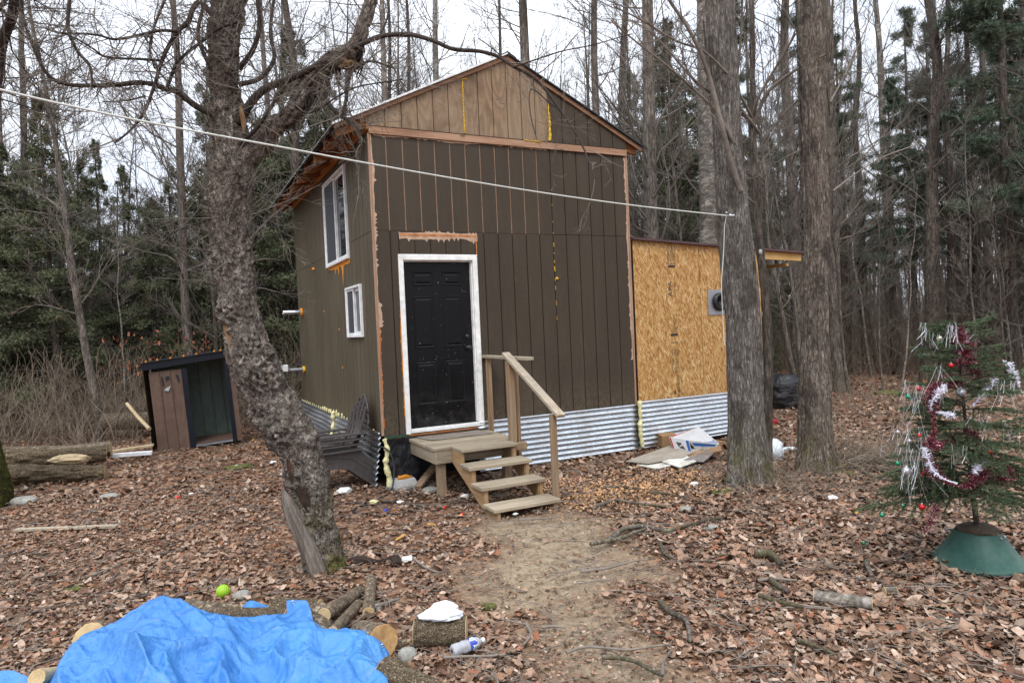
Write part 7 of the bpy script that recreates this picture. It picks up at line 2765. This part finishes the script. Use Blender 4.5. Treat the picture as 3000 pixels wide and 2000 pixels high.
# kraft box behind
kb = MB()
p = P3(1935, 1318, 9.75)
kb.box((.02, 0, 0), (.26, .2, .20))
o = kb.obj('cardboard_box', [MTk], label='open kraft cardboard box behind the printed white box', cat='box')
o.location = p
o.rotation_euler = (.1, 0, -.3)
bevel(o, .004)
p = P3(2075, 1330, 9.5)
kb = MB()
kb.box((0, 0, 0), (.40, .3, .16))
o = kb.obj('cardboard_box', [MTk], label='kraft cardboard box half hidden behind the maple trunk', cat='box')
o.location = p
o.rotation_euler = (.05, .1, .2)
# printed white box, lying crushed
pb = thing('printed_box', 'crushed white product box with red stripe and blue corner on the rubbish pile', 'box', P3(1970, 1320, 9.15))
q = {k: P3(*v) - np.array(pb.location) for k, v in dict(
    a=(1960, 1280, 9.15), b=(1974, 1320, 9.05), c=(2026, 1322, 8.85), d=(2018, 1290, 8.9), e=(2048, 1249, 9.55), f=(2108, 1300, 9.25), g=(2095, 1312, 9.2), h=(2040, 1318, 9.0)).items()}
Wb = speckled('white_print', (.50, .50, .50), (.60, .60, .60), scale=14, rough=.5, bump=.1)
Rb = Mat('red_print', (.36, .03, .035), .5).m
Bb = Mat('blue_print', (.03, .11, .34), .5).m
Kb = Mat('grey_print', (.06, .06, .065), .5).m


def quadp(pts, mat, off=0., name='panel'):
    pts = np.array(pts)
    n = np.cross(pts[1] - pts[0], pts[-1] - pts[0])
    n /= np.linalg.norm(n)
    if n @ _f > 0:
        n = -n
    return MB().prism(pts + n * off, -n * .0025).obj(name, mat, pb)


def bil(P00, P10, P11, P01, u, v):
    return P00 * (1 - u) * (1 - v) + P10 * u * (1 - v) + P11 * u * v + P01 * (1 - u) * v


face = (q['a'], q['b'], q['c'], q['d'])
topf = (q['a'], q['d'] + (q['f'] - q['d']) * .0, q['f'], q['e'])
quadp(face, Wb)
quadp(topf, Wb)
rect = lambda f, u0, v0, u1, v1: [bil(*f, u0, v0), bil(*f, u1, v0), bil(*f, u1, v1), bil(*f, u0, v1)]
quadp(rect(face, .02, .02, .98, .09), Rb, .003, 'red_stripe')
quadp(rect(face, .02, .84, .98, .98), Bb, .003, 'blue_stripe')
quadp([bil(*face, .30, .28), bil(*face, .75, .40), bil(*face, .86, .72), bil(*face, .55, .62), bil(*face, .30, .55)], Kb, .003, 'product_picture')
quadp(rect(topf, .02, .04, .10, .97), Rb, .003, 'red_stripe')
quadp(rect(topf, .16, .40, .26, .95), Rb, .003, 'red_panel')
for k in range(8):
    quadp(rect(topf, .32 + .05 * k, .45 + .0 * k, .335 + .05 * k, .88), Kb if k % 3 else Bb, .003, 'text_line')
quadp(rect(topf, .78, .30, .86, .96), Bb, .003, 'blue_stripe')
quadp(rect(topf, .90, .45, .96, .96), Bb, .003, 'blue_stripe')
quadp([q['d'], q['h'] + [0, 0, -.0], q['g'], q['f']], Wb, .0, 'open_flap')
quadp(rect((q['d'], q['h'], q['g'], q['f']), .2, .05, .55, .9), Bb, .003, 'blue_stripe')


def bag(name, px, py, d, s3, mat, label, seed, group=None):
    V, F = ICO4
    f = 1 - np.abs(2 * fbm(V * [2.2, 2.2, 4] + seed, 231, 3) - 1)
    W = V * (1 + .5 * (fbm(V * 1.3 + seed, 233, 2)[:, None] - .5) + .16 * (f[:, None] ** 2 - .4))
    W = W * np.array(s3)
    W[:, 2] = np.maximum(W[:, 2], -s3[2] * .75) + s3[2] * .75
    o = MB().add(W, F).obj(name, mat, smooth=True, label=label, cat='bag', group=group)
    p = G(px, py)
    o.location = (p[0], p[1], float(gh(p[0], p[1])) - .01)
    return o


MTbag = Mat('black_bag', (.012, .013, .015), .22, 0, .55)
MTbag.bump(MTbag.noise(5, (1, 1, 2), 6, .65, 1.5), .9, .05)
bag('rubbish_bag', 2300, 1192, 13.8, (.42, .36, .40), MTbag.m, 'shiny black rubbish bag on the leaves between the sapling and the mottled maple', 3)
bag('rubbish_bag', 2252, 1185, 13, (.30, .3, .38), MTbag.m, 'second black rubbish bag mostly hidden behind the sapling', 5)
bag('rubbish_bag', 2275, 1192, 13, (.16, .14, .16), Mat('grey_bag', (.28, .29, .31), .3).m, 'small translucent grey bag at the foot of the black rubbish bag', 9)
MTwb = Mat('white_bag', (.66, .70, .73), .35).m
bag('plastic_bag', 2262, 1345, 9, (.16, .13, .15), MTwb, 'white plastic bag lying behind the foot of the sapling', 12)
bag('plastic_bag', 2310, 1318, 9, (.13, .08, .03), MTwb, 'flat white scrap of plastic between the sapling and the mottled maple', 14)
bag('red_cloth', 2262, 1240, 9, (.12, .08, .05), Mat('red_cloth', (.30, .015, .02), .8).m, 'crumpled red cloth on the leaves behind the sapling', 17)
MTcrumb = Mat('white_litter', (.72, .72, .70), .6).m
LIT = [(692, 1372, .05, 'white crumpled scrap in the left yard, nearer the shed'), (800, 1360, .05, 'white crumpled scrap in the left yard, nearer the apple trunk'), (830, 1395, .04, 'small white scrap beside the leaning trunk'),
       (1010, 1445, .09, 'whitish plastic container on the ground under the chair stack'), (1195, 1650, .05, 'white scrap on the dirt right of the apple tree foot'), (2440, 1472, .05, 'white crumpled plastic right of the mottled maple foot'),
       (2035, 1435, .05, 'white paper scrap left of the clothesline maple foot'), (1362, 1460, .045, 'crumpled clear and green plastic under the stair stringer'), (1172, 1478, .035, 'pale scrap in front of the concrete block'),
       (1095, 1478, .05, 'pale yellow foam scrap in front of the chair stack'), (1510, 1514, .025, 'small pale chip by the bottom tread'), (560, 1455, .03, 'tiny pale scrap in the left yard')]
for x, y, r, lb in LIT:
    p = gp(x, y)
    V, F = ICO3
    Vs = V * [r, r * .7, r * .45] * (1 + 1.1 * (fbm(V * 2.1 + x, 241)[:, None] - .5))
    o = MB().add(Vs, F).obj('litter_scrap', MTcrumb if 'yellow' not in lb else MT['foam_pale'], label=lb, cat='litter')
    o.location = p + [0, 0, .03]
for x, y, c, lb in ((1302, 1497, (.42, .02, .015), 'small bright red cap on the dirt in front of the landing leg'), (520, 1468, (.6, .03, .02), 'small red scrap on the leaves in the left yard'), (1130, 1505, (.02, .05, .4), 'small blue cap on the dirt in front of the landing'),
                    (1352, 1519, (.6, .02, .015), 'tiny red cap left of the stair foot')):
    p = gp(x, y)
    m = MB()
    lathe(m, [(.001, .014), (.014, .014), (.016, .0), (.014, -.008)], (0, 0, 0), (.3, .2, 1), 14)
    V, F = ICO1
    m.add(V * [.016, .012, .01] + [.02, .01, .012], F)
    o = m.obj('bottle_cap', Mat('cap_plastic', c, .4).m, smooth=True, label=lb, cat='cap')
    o.location = p + [0, 0, .032]
# yellow leaves
YL = ['yellow leaf on the ground right of the metal shed', 'yellow leaf just in front of the metal shed', 'yellow leaf left of and in front of the metal shed', 'yellow leaf in front of the landing leg',
      'yellow leaf on the trodden ground right of the leaning trunk foot', 'yellow leaf left of the lowest spruce bough']
for k, (x, y) in enumerate(((740, 1296), (555, 1346), (390, 1368), (1265, 1545), (1175, 1585), (2505, 1520))):
    p = gp(x, y, .04)
    m = MB()
    leaves(m, np.zeros(1), np.zeros(1), np.zeros(1), np.array([.085]), .3, cols=np.array([lin('#b08a45')]))
    o = m.obj('yellow_leaf', MT['leaf'], color=True, label=YL[k], cat='leaf', group='yellow leaves')
    o.location = p
